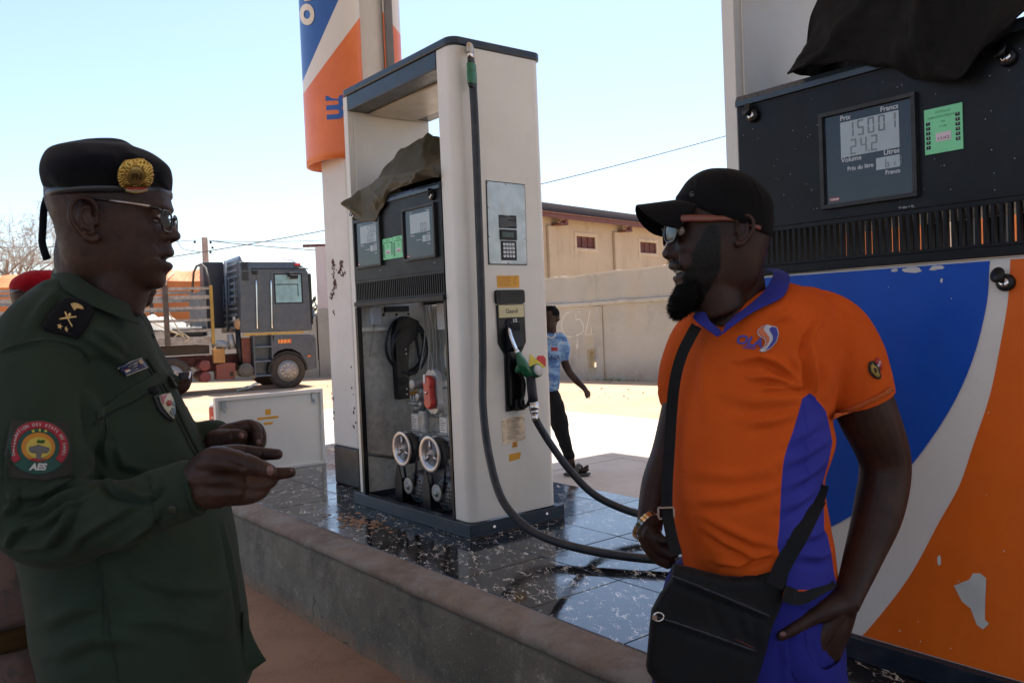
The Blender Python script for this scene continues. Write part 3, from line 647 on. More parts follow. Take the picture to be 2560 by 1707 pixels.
def unit(dx, dy, parent, first):
    """one pumping unit: motor, bracket, small and large pulley, belt, pump block"""
    X, Y = -.765+dx, .10+dy
    R90 = Matrix.Rotation(pi/2, 4, 'X')
    def at(x, y, z): return Matrix.Translation((x, y, z)) @ R90
    k = MB(); k.lathe([(.066, .0), (.068, -.012), (.080, -.010), (.096, .006), (.098, .012), (.094, .016), (.078, .012), (.072, .010), (.066, .0)], 40, M=at(X, Y, .335)); 
    k.lathe([(.0, -.02), (.018, -.02), (.018, .012), (.008, .016), (.008, .026), (0, .026)], 16, M=at(X, Y, .335))
    for j in range(3):
        a = radians(95+120*j); p0 = (X+.012*cos(a), Y-.004, .335+.012*sin(a)); p1_ = (X+.071*cos(a), Y-.004, .335+.071*sin(a)); k.tube([p0, p1_], [(.011, .005), (.008, .004)], 8, up=(sin(a), 0, -cos(a)))
    k.build('drive_pulley', mat('pulley_steel', (.50, .47, .46), .32, metal=.75, dirt=(.25, .14, .09), da=.4, ds=25), parent)
    k = MB(); k.lathe([(.0, -.06), (.082, -.06), (.086, -.055), (.086, -.014), (.08, -.010), (.0, -.010)], 32, M=at(X+.012, Y, .335)); k.build('belt_wheel', mat('dark_iron', (.03, .03, .03), .5), parent)
    k = MB(); k.lathe([(0, -.03), (.046, -.03), (.046, -.022), (.036, -.014), (.046, -.004), (.046, .002), (.040, .004), (.028, .0), (.016, .004), (.014, .012), (0, .012)], 28, M=at(X+.005, Y+.02, .128)); k.build('motor_pulley', mat('pulley_grey', (.27, .28, .27), .45, metal=.6), parent)
    k = MB()
    for sg in (-1, 1):
        p0 = Vector((X+.005+sg*.043, Y+.034, .128)); p1_ = Vector((X+.012+sg*.084, Y+.034, .335)); k.tube([p0, p1_], [(.004, .008), (.004, .008)], 6, up=(1, 0, 0))
    k.build('drive_belt', M_rubber, parent)
    k = MB(); k.cyl((X+.05, Y+.07, .122), (X+.05, Y+.27, .122), .088, None, 28); k.lathe([(0, 0), (.092, 0), (.092, .012), (.084, .028), (.05, .034), (0, .034)], 28, M=at(X+.05, Y+.075, .122))
    for i in range(14):
        a = 2*pi*i/14; k.box(X+.05+.087*cos(a)-.003, X+.05+.087*cos(a)+.003, Y+.09, Y+.25, .122+.087*sin(a)-.003, .122+.087*sin(a)+.003)
    k.build('motor', mat('motor_grey', (.115, .12, .125), .45, metal=.3, dirt=(.03, .03, .03), da=.5), parent)
    k = MB()
    for i in range(-3, 4):
        for j in range(-3, 4):
            if i*i+j*j < 11 and i*i+j*j > 1: k.box(X+.05+i*.020-.006, X+.05+i*.020+.006, Y+.0395, Y+.0415, .122+j*.020-.006, .122+j*.020+.006)
    k.build('fan_grille', M_black, parent)
    k = MB(); k.prism([(X-.12, .012), (X-.045, .012), (X-.05, .16), (X-.075, .235), (X-.09, .24), (X-.123, .15)], 'y', Y+.01, Y+.016); k.box(X-.123, X-.117, Y+.016, Y+.17, .012, .15); k.box(X-.12, X-.02, Y-.01, Y+.19, .0125, .0185); k.build('motor_bracket', mat('bracket_black', (.011, .011, .012), .5), parent)
    k = MB(); k.box(X-.055, X+.115, Y+.06, Y+.26, .30, .415); k.box(X-.065, X+.125, Y+.05, Y+.27, .402, .42); k.cyl((X+.02, Y+.06, .35), (X+.02, Y-.01, .335), .024, None, 14)
    k.cyl((X+.085, Y+.06, .30), (X+.085, Y+.04, .30), .015, None, 6)
    for i in range(5): k.ell((X-.045+.036*i, Y+.052, .385), .006, .006, .006, 8, 5)
    k.build('pump_block', M_grey, parent, bevel=.005)
    k = MB(); k.prism(rounded(X-.052, X+.038, Y+.09, Y+.19, .012), 'z', .42, .52); k.prism(rounded(X-.058, X+.044, Y+.084, Y+.196, .012), 'z', .42, .432); k.prism(rounded(X+.045, X+.125, Y+.07, Y+.2, .025), 'z', .42, .54); k.cyl((X+.085, Y+.13, .54), (X+.085, Y+.13, .575), .022, .018, 12)
    k.build('valve_housing', M_grey, parent, bevel=.004)
    k = MB(); k.box(X-.044, X+.022, Y+.0885, Y+.09, .437, .512); lb = k.build('data_label', mat('paper_label', (.62, .60, .57), .5), parent)
    k = MB()
    for i in range(5): k.box(X-.038, X-.038+(.022, .05, .04, .03, .045)[i], Y+.0880, Y+.0885, .498-.013*i, .5015-.013*i)
    k.build('fine_print', M_ink, lb)
unit(0, 0, p1, True); unit(.286, .0, p1, False)
mb = MB(); mb.ell((-.80, .30, .47), .115, .10, .105, 20, 12); mb.cyl((-.93, .28, .47), (-.895, .28, .47), .017, None, 10); mb.cyl((-.87, .27, .535), (-.885, .27, .58), .02, None, 10); mb.build('air_separator', mat('machine_green', (.055, .085, .06), .5, var=.2, dirt=(.03, .03, .03), da=.4), p1)
mb = MB(); mb.cyl((-.80, .25, .53), (-.80, .25, .565), .045, None, 16); mb.cyl((-.80, .25, .565), (-.80, .25, .582), .072, None, 18); mb.cyl((-.80, .25, .586), (-.80, .25, .60), .07, .03, 18); mb.cyl((-.80, .25, .60), (-.79, .255, .66), .013, None, 8)
for i in range(5): a = 2*pi*i/5; mb.cyl((-.80+.058*cos(a), .25+.058*sin(a), .56), (-.80+.058*cos(a), .25+.058*sin(a), .62), .006, None, 6)
mb.build('flange', M_grey, p1)
mb = MB(); mb.box(-.70, -.55, .23, .33, .50, .66); mb.box(-.69, -.60, .2, .3, .66, .70); mb.cyl((-.68, .2, .69), (-.68, .12, .69), .028, None, 14); mb.cyl((-.665, .2, .62), (-.665, .14, .62), .022, None, 14); mb.cyl((-.655, .2, .58), (-.655, .15, .58), .015, None, 12); mb.build('meter_body', M_grey, p1, bevel=.006)
pl = [(-.560+.066*cos(a), .707+.066*sin(a)) for a in [radians(t) for t in range(-20, 201, 20)]]+[(-.555+.062*cos(a), .590+.062*sin(a)) for a in [radians(t) for t in range(160, 381, 20)]]
mb = MB(); mb.prism(pl, 'y', .17, .20); mp_ = mb.build('meter_cover', mat('cover_grey', (.40, .40, .39), .45, metal=.4, var=.2), p1, bevel=.003)
mb = MB()
for a in range(0, 360, 45): mb.ell((-.558+.06*cos(radians(a)), .168, .65+.118*sin(radians(a))*1.0), .006, .004, .006, 8, 5)
mb.build('cover_screws', M_grey, mp_)
fg = [(-.556+.042*cos(radians(t)), .700+.040*sin(radians(t))) for t in range(-35, 216, 16)]+[(-.552+.042*cos(radians(t)), .598+.040*sin(radians(t))) for t in range(145, 396, 16)]
mb = MB(); mb.prism(fg, 'y', .135, .17); mb.build('red_gear_cover', M_red, p1, bevel=.012, seg=3)
for a in ((-.578, -.562, .132, .135, .70, .745), (-.632, -.608, .165, .169, .585, .66)): mb = MB(); mb.box(*a); mb.build('paper_tag', M_white, p1)
mb = MB(); mb.ell((-.555, .132, .65), .009, .006, .009, 10, 6); mb.build('centre_screw', M_chrome, p1)
# ------------------------------------------------------------------ tarpaulins thrown over the pump heads
def fbm(x, y, z=0, o=4): return noise.fractal((x, y, z), 1.0, 2.1, o)
def cloth(name, label, root_x, P, nu, nv, m, t=.006):
    r = thing(name, label, 'tarpaulin', isl(root_x, 2.24, ZI), RZ)
    mb = MB(); mb.grid(P, nu, nv); o = mb.build('cloth_sheet', m, r)
    s = o.modifiers.new('s', 'SOLIDIFY'); s.thickness = t; s.offset = 0
    s = o.modifiers.new('b', 'SUBSURF'); s.levels = 1; s.render_levels = 1
    return r
M_olive = mat('olive_canvas', (.060, .050, .024), .65, var=.25, vs=4, bump=.15, bs=120)
M_blackcloth = mat('black_canvas', (.007, .0065, .006), .8, var=.25, vs=4, bump=.2, bs=140, spec=.2)
def lerp_poly(pts, u):
    for i in range(len(pts)-1):
        if u <= pts[i+1][0]:
            a, b = pts[i], pts[i+1]; t = (u-a[0])/(b[0]-a[0]+1e-9); t = t*t*(3-2*t); return tuple(a[k]+(b[k]-a[k])*t for k in range(1, len(a)))
    return tuple(pts[-1][1:])
def ridge(t): return (1-abs(sin(t)))**1.6
def olive(u, v):
    # u along the head, v from the rear over the top to the front hem
    h, hem = lerp_poly([(0, 0, 1.66), (.04, .10, 1.61), (.12, .16, 1.585), (.3, .24, 1.575), (.40, .28, 1.63), (.48, .28, 1.705), (.62, .25, 1.715), (.8, .20, 1.715), (.96, .16, 1.715), (1, 0, 1.712)], u)
    x = -1.035+.90*u
    a = 4.2*u+3.4*v+1.1*fbm(u*2.2, v*1.6); b = 8.5*u-5*v+1.6*fbm(u*2, v*2.5, 3)
    fold = .050*ridge(a)+.026*ridge(b)+.010*ridge(17*u+9*v+2*fbm(u*4, v*4, 9))-.025
    if v < .62:
        t = v/.62; y = .44-.42*t; z = 1.705+h*sin(pi*min(1, t*.93+.05))**.8+fold*sin(pi*t)*1.3
        z = max(z, 1.708)
    else:
        t = (v-.62)/.38; top = 1.712+h*.35*(1-t); y = .012-.045*sin(pi*min(1, t*1.1))-.015*t-fold*.9; y = min(y, -.016)
        z = top+(hem-top)*t+.35*fold*(1-t)
    return (x+.03*fbm(u*4, v*4, 5)+.02*sin(7*v+3*u), y, z)
cloth('canvas_cover', 'olive canvas bundled on top of the open pump head', -3.24, olive, 80, 60, M_olive)
def blackc(u, v):
    h, hem = lerp_poly([(0, 0, 1.708), (.035, .20, 1.702), (.09, .32, 1.698), (.2, .40, 1.695), (.32, .42, 1.66), (.43, .42, 1.60), (.53, .40, 1.575), (.60, .42, 1.565), (.70, .40, 1.635), (.80, .36, 1.690), (.97, .30, 1.70), (1, 0, 1.705)], u)
    x = -.815+.80*u
    a = 4.6*u-3.2*v+1.2*fbm(u*2.2, v*1.8, 8); b = 9*u+6*v+1.8*fbm(u*2, v*3, 4)
    fold = .055*ridge(a)+.030*ridge(b)+.012*ridge(19*u-8*v+2*fbm(u*4, v*4, 2))-.03
    if v < .55:
        t = v/.55; y = .44-.40*t; z = max(1.708, 1.705+h*sin(pi*min(1, t*.70+.05))**.6+fold*sin(pi*t)*1.2)
    else:
        t = (v-.55)/.45; top = 1.705+h*.86*(1-t)**.8; y = .03-.055*sin(pi*min(1, t*.8+.1))-.05*t-fold*.9; y = min(y, -.020) if t > .35 else y
        z = top+(hem-top)*t+.3*fold*(1-t)
    return (min(-.140-.004*u, x+.03*fbm(u*4, v*4, 15)), y, z)
cloth('canvas_cover', 'black cloth heaped over the nearest pump head', -.61, blackc, 80, 70, M_blackcloth)
# ------------------------------------------------------------------ removed lower cover leaning on the island
cv = thing('pump_cover_panel', 'white removed pump cover standing on the island end beside the pillar', 'panel', (-1.45, 6.30, ZI), 0)
ang = atan2(6.16-6.32, -1.65+1.44); cv.rotation_euler = (radians(0), 0, ang)   # local x runs to the far left
mb = MB(); mb.box(0, 0.80, -.012, .012, 0, .56); mb.build('panel_sheet', M_cream, cv, bevel=.004)
mb = MB()
for a in ((0, 0.80, .012, .035, .535, .56), (0, 0.80, .012, .035, 0, .02), (0, .02, .012, .035, .0205, .5345), (.78, 0.80, .012, .035, .0205, .5345)): mb.box(*a)
mb.build('panel_flange', M_cream, cv, bevel=.002)
FS = 1
def cvf(x0, x1, z0, z1, m, name, y=.0125, t=.002): q = MB(); q.box(x0, x1, y, y+t, z0, z1); return q.build(name, m, cv)
for x0 in (.50, .40): pass
cvf(.40, .44, .405, .445, M_yellow, 'warning_sticker'); cvf(.345, .50, .375, .392, M_yellow, 'warning_sticker'); cvf(.39, .455, .335, .352, M_yellow, 'warning_sticker')
for x0 in (.05, .72):
    q = MB(); q.box(x0, x0+.035, .0125, .03, .47, .53); q.box(x0+.01, x0+.025, .03, .045, .45, .49); q.build('latch', M_steel, cv, bevel=.003)
# ------------------------------------------------------------------ canopy pillar with sign
pil = thing('canopy_pillar', 'white painted canopy pillar with rust scars and black base', 'pillar', isl(-4.875, 2.60, ZI), RZ)
mb = MB(); mb.box(-.17, .17, -.17, .24, .25, 6.58); 
def pillar_mat():
    b = NB('scarred_white_paint'); n1 = b.noise(2.2, 8, .7); n2 = b.noise(14, 8, .7)
    k = b.mix(b.ramp(n1, .35, .65), (.60, .57, .53), (.68, .655, .62))
    x, y, z = b.xyz()
    zone = b.math('MULTIPLY', b.ramp(z, 8.15, 8.3), b.ramp(z, 1.62, 1.45))
    zone = b.math('MULTIPLY', zone, b.ramp(b.noise(3.0, 2), .46, .54))
    rust = b.math('MULTIPLY', b.ramp(b.noise(17, 8, .75, (1, 1, .55)), .49, .53), zone)
    small = b.ramp(b.noise(11, 9, .7), .70, .72)
    k = b.mix(b.math('MAXIMUM', rust, small), k, (.095, .035, .03))
    k = b.mix(b.ramp(b.noise(5, 6, .6, (1, 1, .12)), .6, .75, 0, .35), k, (.35, .27, .2))
    b.base(k); b.rough(.55); b.bump(n2, .15, .004); return b.m
M_pil = pillar_mat()
mb.build('shaft', M_pil, pil, bevel=.012)
rs = MB(); r5 = np.random.default_rng(21)
for (pts, n_) in (([(-.055, 1.435), (-.050, 1.39), (-.06, 1.35), (-.05, 1.31), (-.06, 1.26), (-.09, 1.235), (-.12, 1.21)], 60), ([(.06, 1.425), (.045, 1.385), (.02, 1.36)], 40), ([(-.03, 1.30), (-.045, 1.28)], 14), ([(-.075, 1.12), (-.07, 1.09)], 4), ([(.075, 1.36), (.085, 1.33)], 8), ([(.135, .8), (.14, .35)], 9), ([(-.16, .9), (-.155, .4)], 6)):
    for q in range(n_):
        t = r5.uniform(0, len(pts)-1.001); i = int(t); a, b = pts[i], pts[i+1]; cx, cz = a[0]+(b[0]-a[0])*(t-i)+r5.normal(0, .011), a[1]+(b[1]-a[1])*(t-i)+r5.normal(0, .010); sx_, sz_ = r5.uniform(.003, .010), r5.uniform(.004, .013)
        rs.prism([(cx+sx_*cos(g_)*r5.uniform(.5, 1.2), cz+sz_*sin(g_)*r5.uniform(.5, 1.2)) for g_ in [k_*pi/3.5 for k_ in range(7)]], 'y', -.1716-.0004*r5.random(), -.1705)
rs.build('rust_scars', mat('rust_scar', (.075, .024, .020), .85, var=.4, vs=40), pil)['kind'] = 'stuff'
mb = MB(); mb.box(-.172, .172, -.172, .242, 0, .25); mb.build('base_band', mat('black_gloss', (.012, .012, .013), .35, dirt=(.1, .08, .06), da=.4), pil, bevel=.012)
mb = MB(); mb.box(.17, .215, .13, .19, 0.05, 6.58); mb.build('drain_pipe', mat('grey_pipe', (.145, .14, .14), .5), pil, bevel=.01)
sg = thing('pillar_sign', 'curved blue white and orange sign shell wrapped round the pillar', 'sign', isl(-4.875, 2.60, ZI), RZ)
def sign_mat():
    b = NB('sign_bands'); a1 = b.attr('sd1'); a2 = b.attr('sd2')
    n = b.noise(3, 6)
    org = b.mix(b.ramp(n, .3, .7), (.70, .15, .03), (.80, .20, .05)); blu = b.mix(b.ramp(n, .3, .7), (.018, .095, .36), (.03, .125, .42))
    k = b.mix(b.ramp(a1, -.002, .002), (.72, .68, .64), blu); k = b.mix(b.ramp(a2, -.002, .002), org, k)
    b.base(k); b.rough(.4); return b.m
M_sign = sign_mat(); bpy.context.view_layer.update(); sg_M = sg.matrix_world.copy()
def shell(name, ysign, m, xl=-.325, xr=.22, ye=-.055, bulge=.22, zt=6.0):
    zb = 2.05; nu, nv = 28, 80; mb = MB()
    def P(u, v):
        a = pi*(1-u); x = (xl+xr)/2+(xr-xl)/2*cos(a); y = ye-bulge*sin(a)**.85
        return (x, y*1.0 if ysign < 0 else -y+.07, zb+(zt-zb)*v)
    mb.grid(P, nu, nv)
    o = mb.build(name, m, sg, fix=False); me = o.data
    co_ = np.array([tuple(sg_M @ v.co) for v in me.vertices])-np.array((0, 0, CAMH)); zz = co_@np.array(FW)
    D = np.stack([(1280+FPX*(co_@np.array(RT))/zz)/1.08844, (853.5-FPX*(co_@np.array(UP))/zz)/1.08844], 1)
    def side(a, b):
        a, b = np.array(a, float), np.array(b, float); t = (b-a)/np.linalg.norm(b-a); q = D-a; return (t[0]*q[:, 1]-t[1]*q[:, 0])*.003
    if ysign < 0: s1, s2 = side((690, 209), (779, 0))*-1, side((692, 228), (813, 58))*-1
    else: s1, s2 = np.full(len(D), -1.), side((895, 48), (916, 75))*-1
    for nm, s in (('sd1', s1), ('sd2', s2)):
        at = me.attributes.new(nm, 'FLOAT', 'POINT'); at.data.foreach_set('value', s)
    sd_ = o.modifiers.new('s', 'SOLIDIFY'); sd_.thickness = .01; sd_.offset = 1
    return o
f = shell('front_shell', -1, M_sign); r_ = shell('rear_shell', 1, M_sign, xl=-.30, xr=.205)
SIGN_ROOT, SIGN_SHELL = sg, f
# ================================================================== BACKGROUND
def wall_mat(name, c, c2, stain=(.30, .27, .21), da=.5):
    b = NB(name); n1 = b.noise(.8, 9, .65); n2 = b.noise(5, 9, .72); n3 = b.noise(40, 6, .7)
    k = b.mix(b.ramp(n1, .3, .7), c, c2)
    k = b.mix(b.ramp(b.noise(1.3, 8, .7, (1, 1, .25)), .5, .72, 0, da), k, stain)
    k = b.mix(b.ramp(n2, .58, .72, 0, .35), k, tuple(x*.6 for x in stain))
    x, y, z = b.xyz(); k = b.mix(b.math('MULTIPLY', b.ramp(z, .0, .5, .5, 0), b.ramp(n2, .35, .6)), k, (.40, .25, .14))
    k = b.mix(b.ramp(b.noise(2.2, 9, .7, (1, 1, .35)), .52, .70, 0, .5), k, tuple(x*.62 for x in c)); k = b.mix(b.ramp(n3, .58, .70, 0, .4), k, tuple(x*.5 for x in c)); b.base(k); b.rough(.92); b.bump(b.math('ADD', n2, b.math('MULTIPLY', n3, .5)), .7, .03); return b.m
# compound wall with ledge, pilaster, chalk marks and a knocked-out hole
AW = atan2(-2.26, 2.47)
wl = thing('compound_wall', 'long grey cement boundary wall with chalk marks and a knocked-through hole', 'wall', (.8, 19.66, 0), AW)
M_cw = wall_mat('boundary_cement', (.40, .375, .325), (.48, .45, .385), (.47, .39, .26))
mb = MB()
def top(x): return 2.32+.024*x+.03*noise.noise((x*1.7, 0, 0))+.014*noise.noise((x*6, 0, 3))
xs_ = [-9+.18*i for i in range(170)]
HX0, HX1, HZ0, HZ1 = 1.21, 1.45, .27, .66
rows = []
for x in xs_: rows.append([(x, .0, -.1), (x, .0, top(x)), (x, .2, top(x)+.01), (x, .2, -.1)])
def seg(a, b): mb.loft([r for r in rows if a-.001 <= r[0][0] <= b+.001], 0, False)
# solid courses left and right of the hole, above and below it
mbw = MB()
def wseg(x0, x1, z0, ztop=None):
    n_ = max(1, int((x1-x0)/.2)); R = []
    for i in range(n_+1):
        x = x0+(x1-x0)*i/n_; zt = top(x) if ztop is None else ztop; R.append([(x, 0, z0), (x, 0, zt), (x, .2, zt+.01*(ztop is None)), (x, .2, z0)])
    mbw.loft(R, 0, False)
wseg(-9, HX0, -.1); wseg(HX1, 20, -.1); wseg(HX0, HX1, -.1, HZ0); 
R = []
for i in range(4):
    x = HX0+(HX1-HX0)*i/3; R.append([(x, 0, HZ1+.03*sin(i*2)), (x, 0, top(x)), (x, .2, top(x)+.01), (x, .2, HZ1+.03*sin(i*2+1))])
mbw.loft(R, 0, False); mbw.build('wall_body', M_cw, wl)
mb = MB(); R = []
for i in range(160):
    x = -9+29*i/159; z = 1.73+.012*max(0, x)+.02*noise.noise((x*2, 5, 0)); d_ = .05+.02*noise.noise((x*4, 1, 2))
    R.append([(x, -.002, z-.10+.02*noise.noise((x*5, 8, 0))), (x, -d_, z-.085), (x, -d_, z-.01), (x, -.002, z+.015)])
mb.loft(R, 0, False); mb.build('ledge', wall_mat('ledge_cement', (.44, .41, .34), (.52, .48, .40)), wl)
mb = MB(); mb.box(1.45, 1.66, -.035, 0, -.05, 1.64); pi0 = mb.build('pilaster', M_cw, wl, bevel=.01)
for dx in (3.1, 6.2, 9.3, -3.1, -6.2): copy_of(pi0, wl, (dx, 0, 0))
mb = MB(); R = []
for i in range(300):
    x = -9+29*i/299; R.append([(x, -.012-.01*noise.noise((x*9, 2, 0)), top(x)-.02-.02*noise.noise((x*8, 1, 0))), (x, -.015, top(x)+.02+.02*noise.noise((x*11, 4, 0))), (x, .21, top(x)+.02), (x, .21, top(x)-.03)])
mb.loft(R, 0, False); mb.build('mortar_cap', wall_mat('cap_mortar', (.50, .47, .40), (.58, .54, .46)), wl)
def hole_rim():
    mb = MB(); pts = [(1.20, .67), (1.30, .70), (1.44, .69), (1.475, .55), (1.46, .33), (1.47, .235), (1.32, .225), (1.20, .26), (1.225, .40), (1.19, .52)]
    inn = [(1.255, .62), (1.31, .645), (1.42, .63), (1.44, .53), (1.435, .34), (1.44, .29), (1.32, .28), (1.25, .29), (1.265, .41), (1.25, .53)]
    n_ = len(pts); vs = [(p[0], -.016, p[1]) for p in pts]+[(p[0], .01, p[1]) for p in inn]+[(p[0], .17, p[1]) for p in inn]
    fs = []
    for i in range(n_):
        j = (i+1) % n_; fs += [(i, j, n_+j, n_+i), (n_+i, n_+j, 2*n_+j, 2*n_+i)]
    mb.add(vs, fs); return mb.build('hole_rim', wall_mat('broken_block', (.40, .32, .20), (.46, .38, .25)), wl)
hole_rim()
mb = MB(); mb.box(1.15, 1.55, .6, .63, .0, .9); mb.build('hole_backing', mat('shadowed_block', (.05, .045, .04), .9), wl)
chalk = MB()
def stroke(pts, r=.012): chalk.tube(catmull([(p[0], -.002, p[1]) for p in pts], 5), [(r, .002)]*(5*(len(pts)-1)+1), 6, up=(0, 0, 1), smooth=False) if len(pts) > 2 else chalk.tube([(p[0], -.002, p[1]) for p in pts], [(r, .002)]*2, 6, up=(.3, 0, 1))
stroke([(.75, 1.53), (.62, 1.50), (.50, 1.33), (.49, 1.18), (.58, 1.01), (.78, .96)]); stroke([(1.10, 1.54), (.92, 1.53)]); stroke([(.92, 1.54), (.91, 1.36)]); stroke([(.91, 1.36), (1.02, 1.36), (1.12, 1.20), (1.07, 1.06), (.89, 1.00)])
stroke([(1.32, 1.55), (1.24, 1.28), (1.15, 1.01)]); stroke([(1.15, 1.01), (1.42, 1.03)]); stroke([(1.335, 1.27), (1.33, .97)]); stroke([(.93, .93), (.92, .72)]); stroke([(.89, .79), (.91, .70), (.95, .77)])
chalk.build('chalk_marks', mat('chalk', (.62, .59, .53), .9), wl)
# weeds at the wall foot
wd = MB()
for q in range(60):
    x = rng.normal(1.95, .25); a = rng.uniform(0, 6.28); h_ = rng.uniform(.02, .08); p = Vector((x, -.06-.06*rng.random(), 0)); t = p+Vector((.04*cos(a), .04*sin(a), h_))
    wd.add([tuple(p+Vector((-.008, 0, 0))), tuple(p+Vector((.008, 0, 0))), tuple(t)], [(0, 1, 2)])
o = wd.build('weeds', mat('weed_green', (.10, .14, .03), .8)); o.location = (.8, 19.66, 0); o.rotation_euler = (0, 0, AW); o['kind'] = 'stuff'
# warehouse behind the wall
AB = atan2(.772, .636)
wh = thing('warehouse', 'tall beige warehouse with red barred vents and rusty roof edge behind the wall', 'building', (.95, 26, 0), AB)
M_wh = wall_mat('beige_render', (.46, .36, .245), (.52, .415, .29), (.40, .31, .20), .45)
mb = MB()
for a in ((-2, 2.04, 0, .25, 0, 4.59), (3.12, 6.06, 0, .25, 0, 4.59), (7.23, 16, 0, .25, 0, 4.59), (2.04, 3.12, 0, .25, 0, 3.68), (2.04, 3.12, 0, .25, 4.06, 4.59), (6.06, 7.23, 0, .25, 0, 3.66), (6.06, 7.23, 0, .25, 4.05, 4.59)): mb.box(*a)
mb.box(-2, -1.75, .26, 4.69, 0, 4.45); mb.box(-2, 16, 4.7, 5, 0, 5.9); mb.build('wall', M_wh, wh)
for x in (.40, 4.22, 8.05, 12): q = MB(); q.box(x, x+.42, -.10, 0, 0, 4.30); q.build('pilaster', M_wh, wh, bevel=.02)
M_rust = mat('red_oxide', (.13, .032, .022), .6, var=.25, vs=12)
for (x0, x1, z0, z1) in ((2.04, 3.12, 3.68, 4.06), (6.06, 7.23, 3.66, 4.05)):
    q = MB()
    for i in range(5): q.box(x0+.02, x1-.02, .05, .07, z0+.075*i+.005, z0+.075*i+.062)
    for i in range(4): q.box(x0+(x1-x0)*i/3-.012, x0+(x1-x0)*i/3+.012, .025, .05, z0, z1)
    gfr = q.build('barred_vent', M_rust, wh)
    q = MB(); e = .13
    for a in ((x0-e, x1+e, z1+.003, z1+e), (x0-e, x1+e, z0-e, z0-.003), (x0-e, x0-.003, z0-.003, z1+.003), (x1+.003, x1+e, z0-.003, z1+.003)): q.box(a[0], a[1], -.02, .01, a[2], a[3])
    q.build('vent_surround', wall_mat('pale_render', (.53, .42, .29), (.58, .47, .33)), gfr, bevel=.015)
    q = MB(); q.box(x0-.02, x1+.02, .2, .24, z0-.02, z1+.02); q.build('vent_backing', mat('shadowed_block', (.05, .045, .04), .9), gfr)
mb = MB(); mb.add([(-2.2, -.42, 4.62), (16.2, -.42, 4.62), (16.2, 5, 6.1), (-2.2, 5, 6.1), (-2.2, -.42, 4.64), (16.2, -.42, 4.64), (16.2, 5, 6.12), (-2.2, 5, 6.12)], [(0, 1, 2, 3), (4, 7, 6, 5), (0, 4, 5, 1), (2, 6, 7, 3), (0, 3, 7, 4), (1, 5, 6, 2)])
rf = mb.build('roof', mat('rusty_sheet', (.10, .045, .032), .95, var=.3, vs=8, spec=0), wh)
q = MB(); q.tube([(0, -.44, 4.675), (0, 4.9, 6.13)], .014, 6); rg = q.build('roof_rib', mat('roof_grey', (.06, .05, .05), .95, spec=0), rf); rg.location = (-2.1, 0, 0)
for i in range(1, 56): copy_of(rg, rf, (-2.1+.325*i, 0, 0))
q = MB(); q.box(-2.2, 16.2, -.41, -.37, 4.50, 4.615); q.build('eaves_beam', M_rust, wh)
for x in (.69, 4.55, 8.4):
    q = MB(); q.box(x+.28, x+.42, -.36, -.22, 4.33, 4.498); q.box(x+.0, x+.42, -.36, -.0, 4.33, 4.37); q.box(x, x+.28, -.34, -.28, 4.44, 4.47); q.tube([(x+.02, -.3, 4.35), (x+.24, -.3, 4.46)], .02, 6); q.build('bracket', M_rust, wh)
# left: pink building with grey plinth, sheds
pk = thing('pink_building', 'pale pink walled building with grey lower wall beside the lorry cab', 'building', (-5.5, 24, 0), radians(8))
mb = MB(); mb.box(0, 4.5, 0, 6, 1.95, 3.72); mb.build('upper_wall', wall_mat('pink_render', (.66, .55, .52), (.70, .60, .57), (.5, .4, .36), .25), pk)
mb = MB(); mb.box(-.02, 4.5, -.02, 6, -.1, 1.949); mb.build('lower_wall', M_cw, pk)
for a in ((-.35, 4.6, .1, .2, 3.725, 3.80), (-.06, 4.6, .9, 1.0, 3.81, 3.88)): q = MB(); q.box(*a); q.build('roof_beam', M_rust, pk)
lw_ = thing('low_wall', 'low grey cement wall running behind the lorry from the pink building', 'wall', (-5.53, 24.1, 0), radians(172))
mb = MB(); mb.box(0, 7, -.1, .1, -.1, 1.72); mb.build('wall_body', M_cw, lw_)
q = MB(); q.box(.0, .012, -.0, .102+.02, .5, 1.7); q.build('wall_crack', M_ink, lw_)
rb = MB()
for i in range(90):
    x, z = rng.uniform(-.1, 1.3), 0; s_ = rng.uniform(.04, .13); c_ = Vector((-5.7-x, 24.3+rng.uniform(-.2, .9), 1.72+rng.uniform(0, .42)*(1-x*.4)))
    A = [Vector(rng.normal(0, s_, 3)) for _ in range(4)]; rb.add([c_+a for a in A], [(0, 1, 2), (0, 2, 3), (0, 3, 1), (1, 3, 2)], int(rng.integers(0, 4)))
o = rb.build('rubbish_heap', [mat('scrap_blue', (.25, .42, .62), .5), mat('scrap_white', (.6, .6, .58), .5), mat('scrap_dark', (.04, .04, .05), .6), mat('scrap_brown', (.25, .16, .1), .7)]); o['kind'] = 'stuff'
# ------------------------------------------------------------------ lorry
AT = radians(31)
tk = thing('lorry', 'dark grey lorry tractor with ribbed cab rear and rusty chassis', 'lorry', (-5.41, 20.1, 0), AT)
M_cab = mat('cab_grey', (.058, .070, .086), .36, var=.12, dirt=(.16, .13, .10), da=.35, ds=4)
M_cab2 = mat('cab_blue_grey', (.09, .115, .15), .4, var=.15, dirt=(.2, .16, .12), da=.4, ds=6)
M_chas = mat('red_oxide_chassis', (.15, .042, .028), .7, var=.3, vs=8, dirt=(.06, .04, .03), da=.6)
M_tyre = mat('dusty_tyre', (.045, .034, .027), .85, var=.2, vs=12)
TW = 2.05
cabp = [(-1.05, 1.37), (-.97, 3.10), (-.90, 3.20), (-.72, 3.22), (-.2, 3.18), (.33, 3.09), (.56, 2.90), (.63, 2.76), (.66, 1.95), (.67, 1.36)]
def cabring(y, dz, ix): return [(p[0]*(1-ix)+ix*-.2, y, min(p[1], 3.22-dz) if p[1] > 2 else p[1]) for p in cabp]
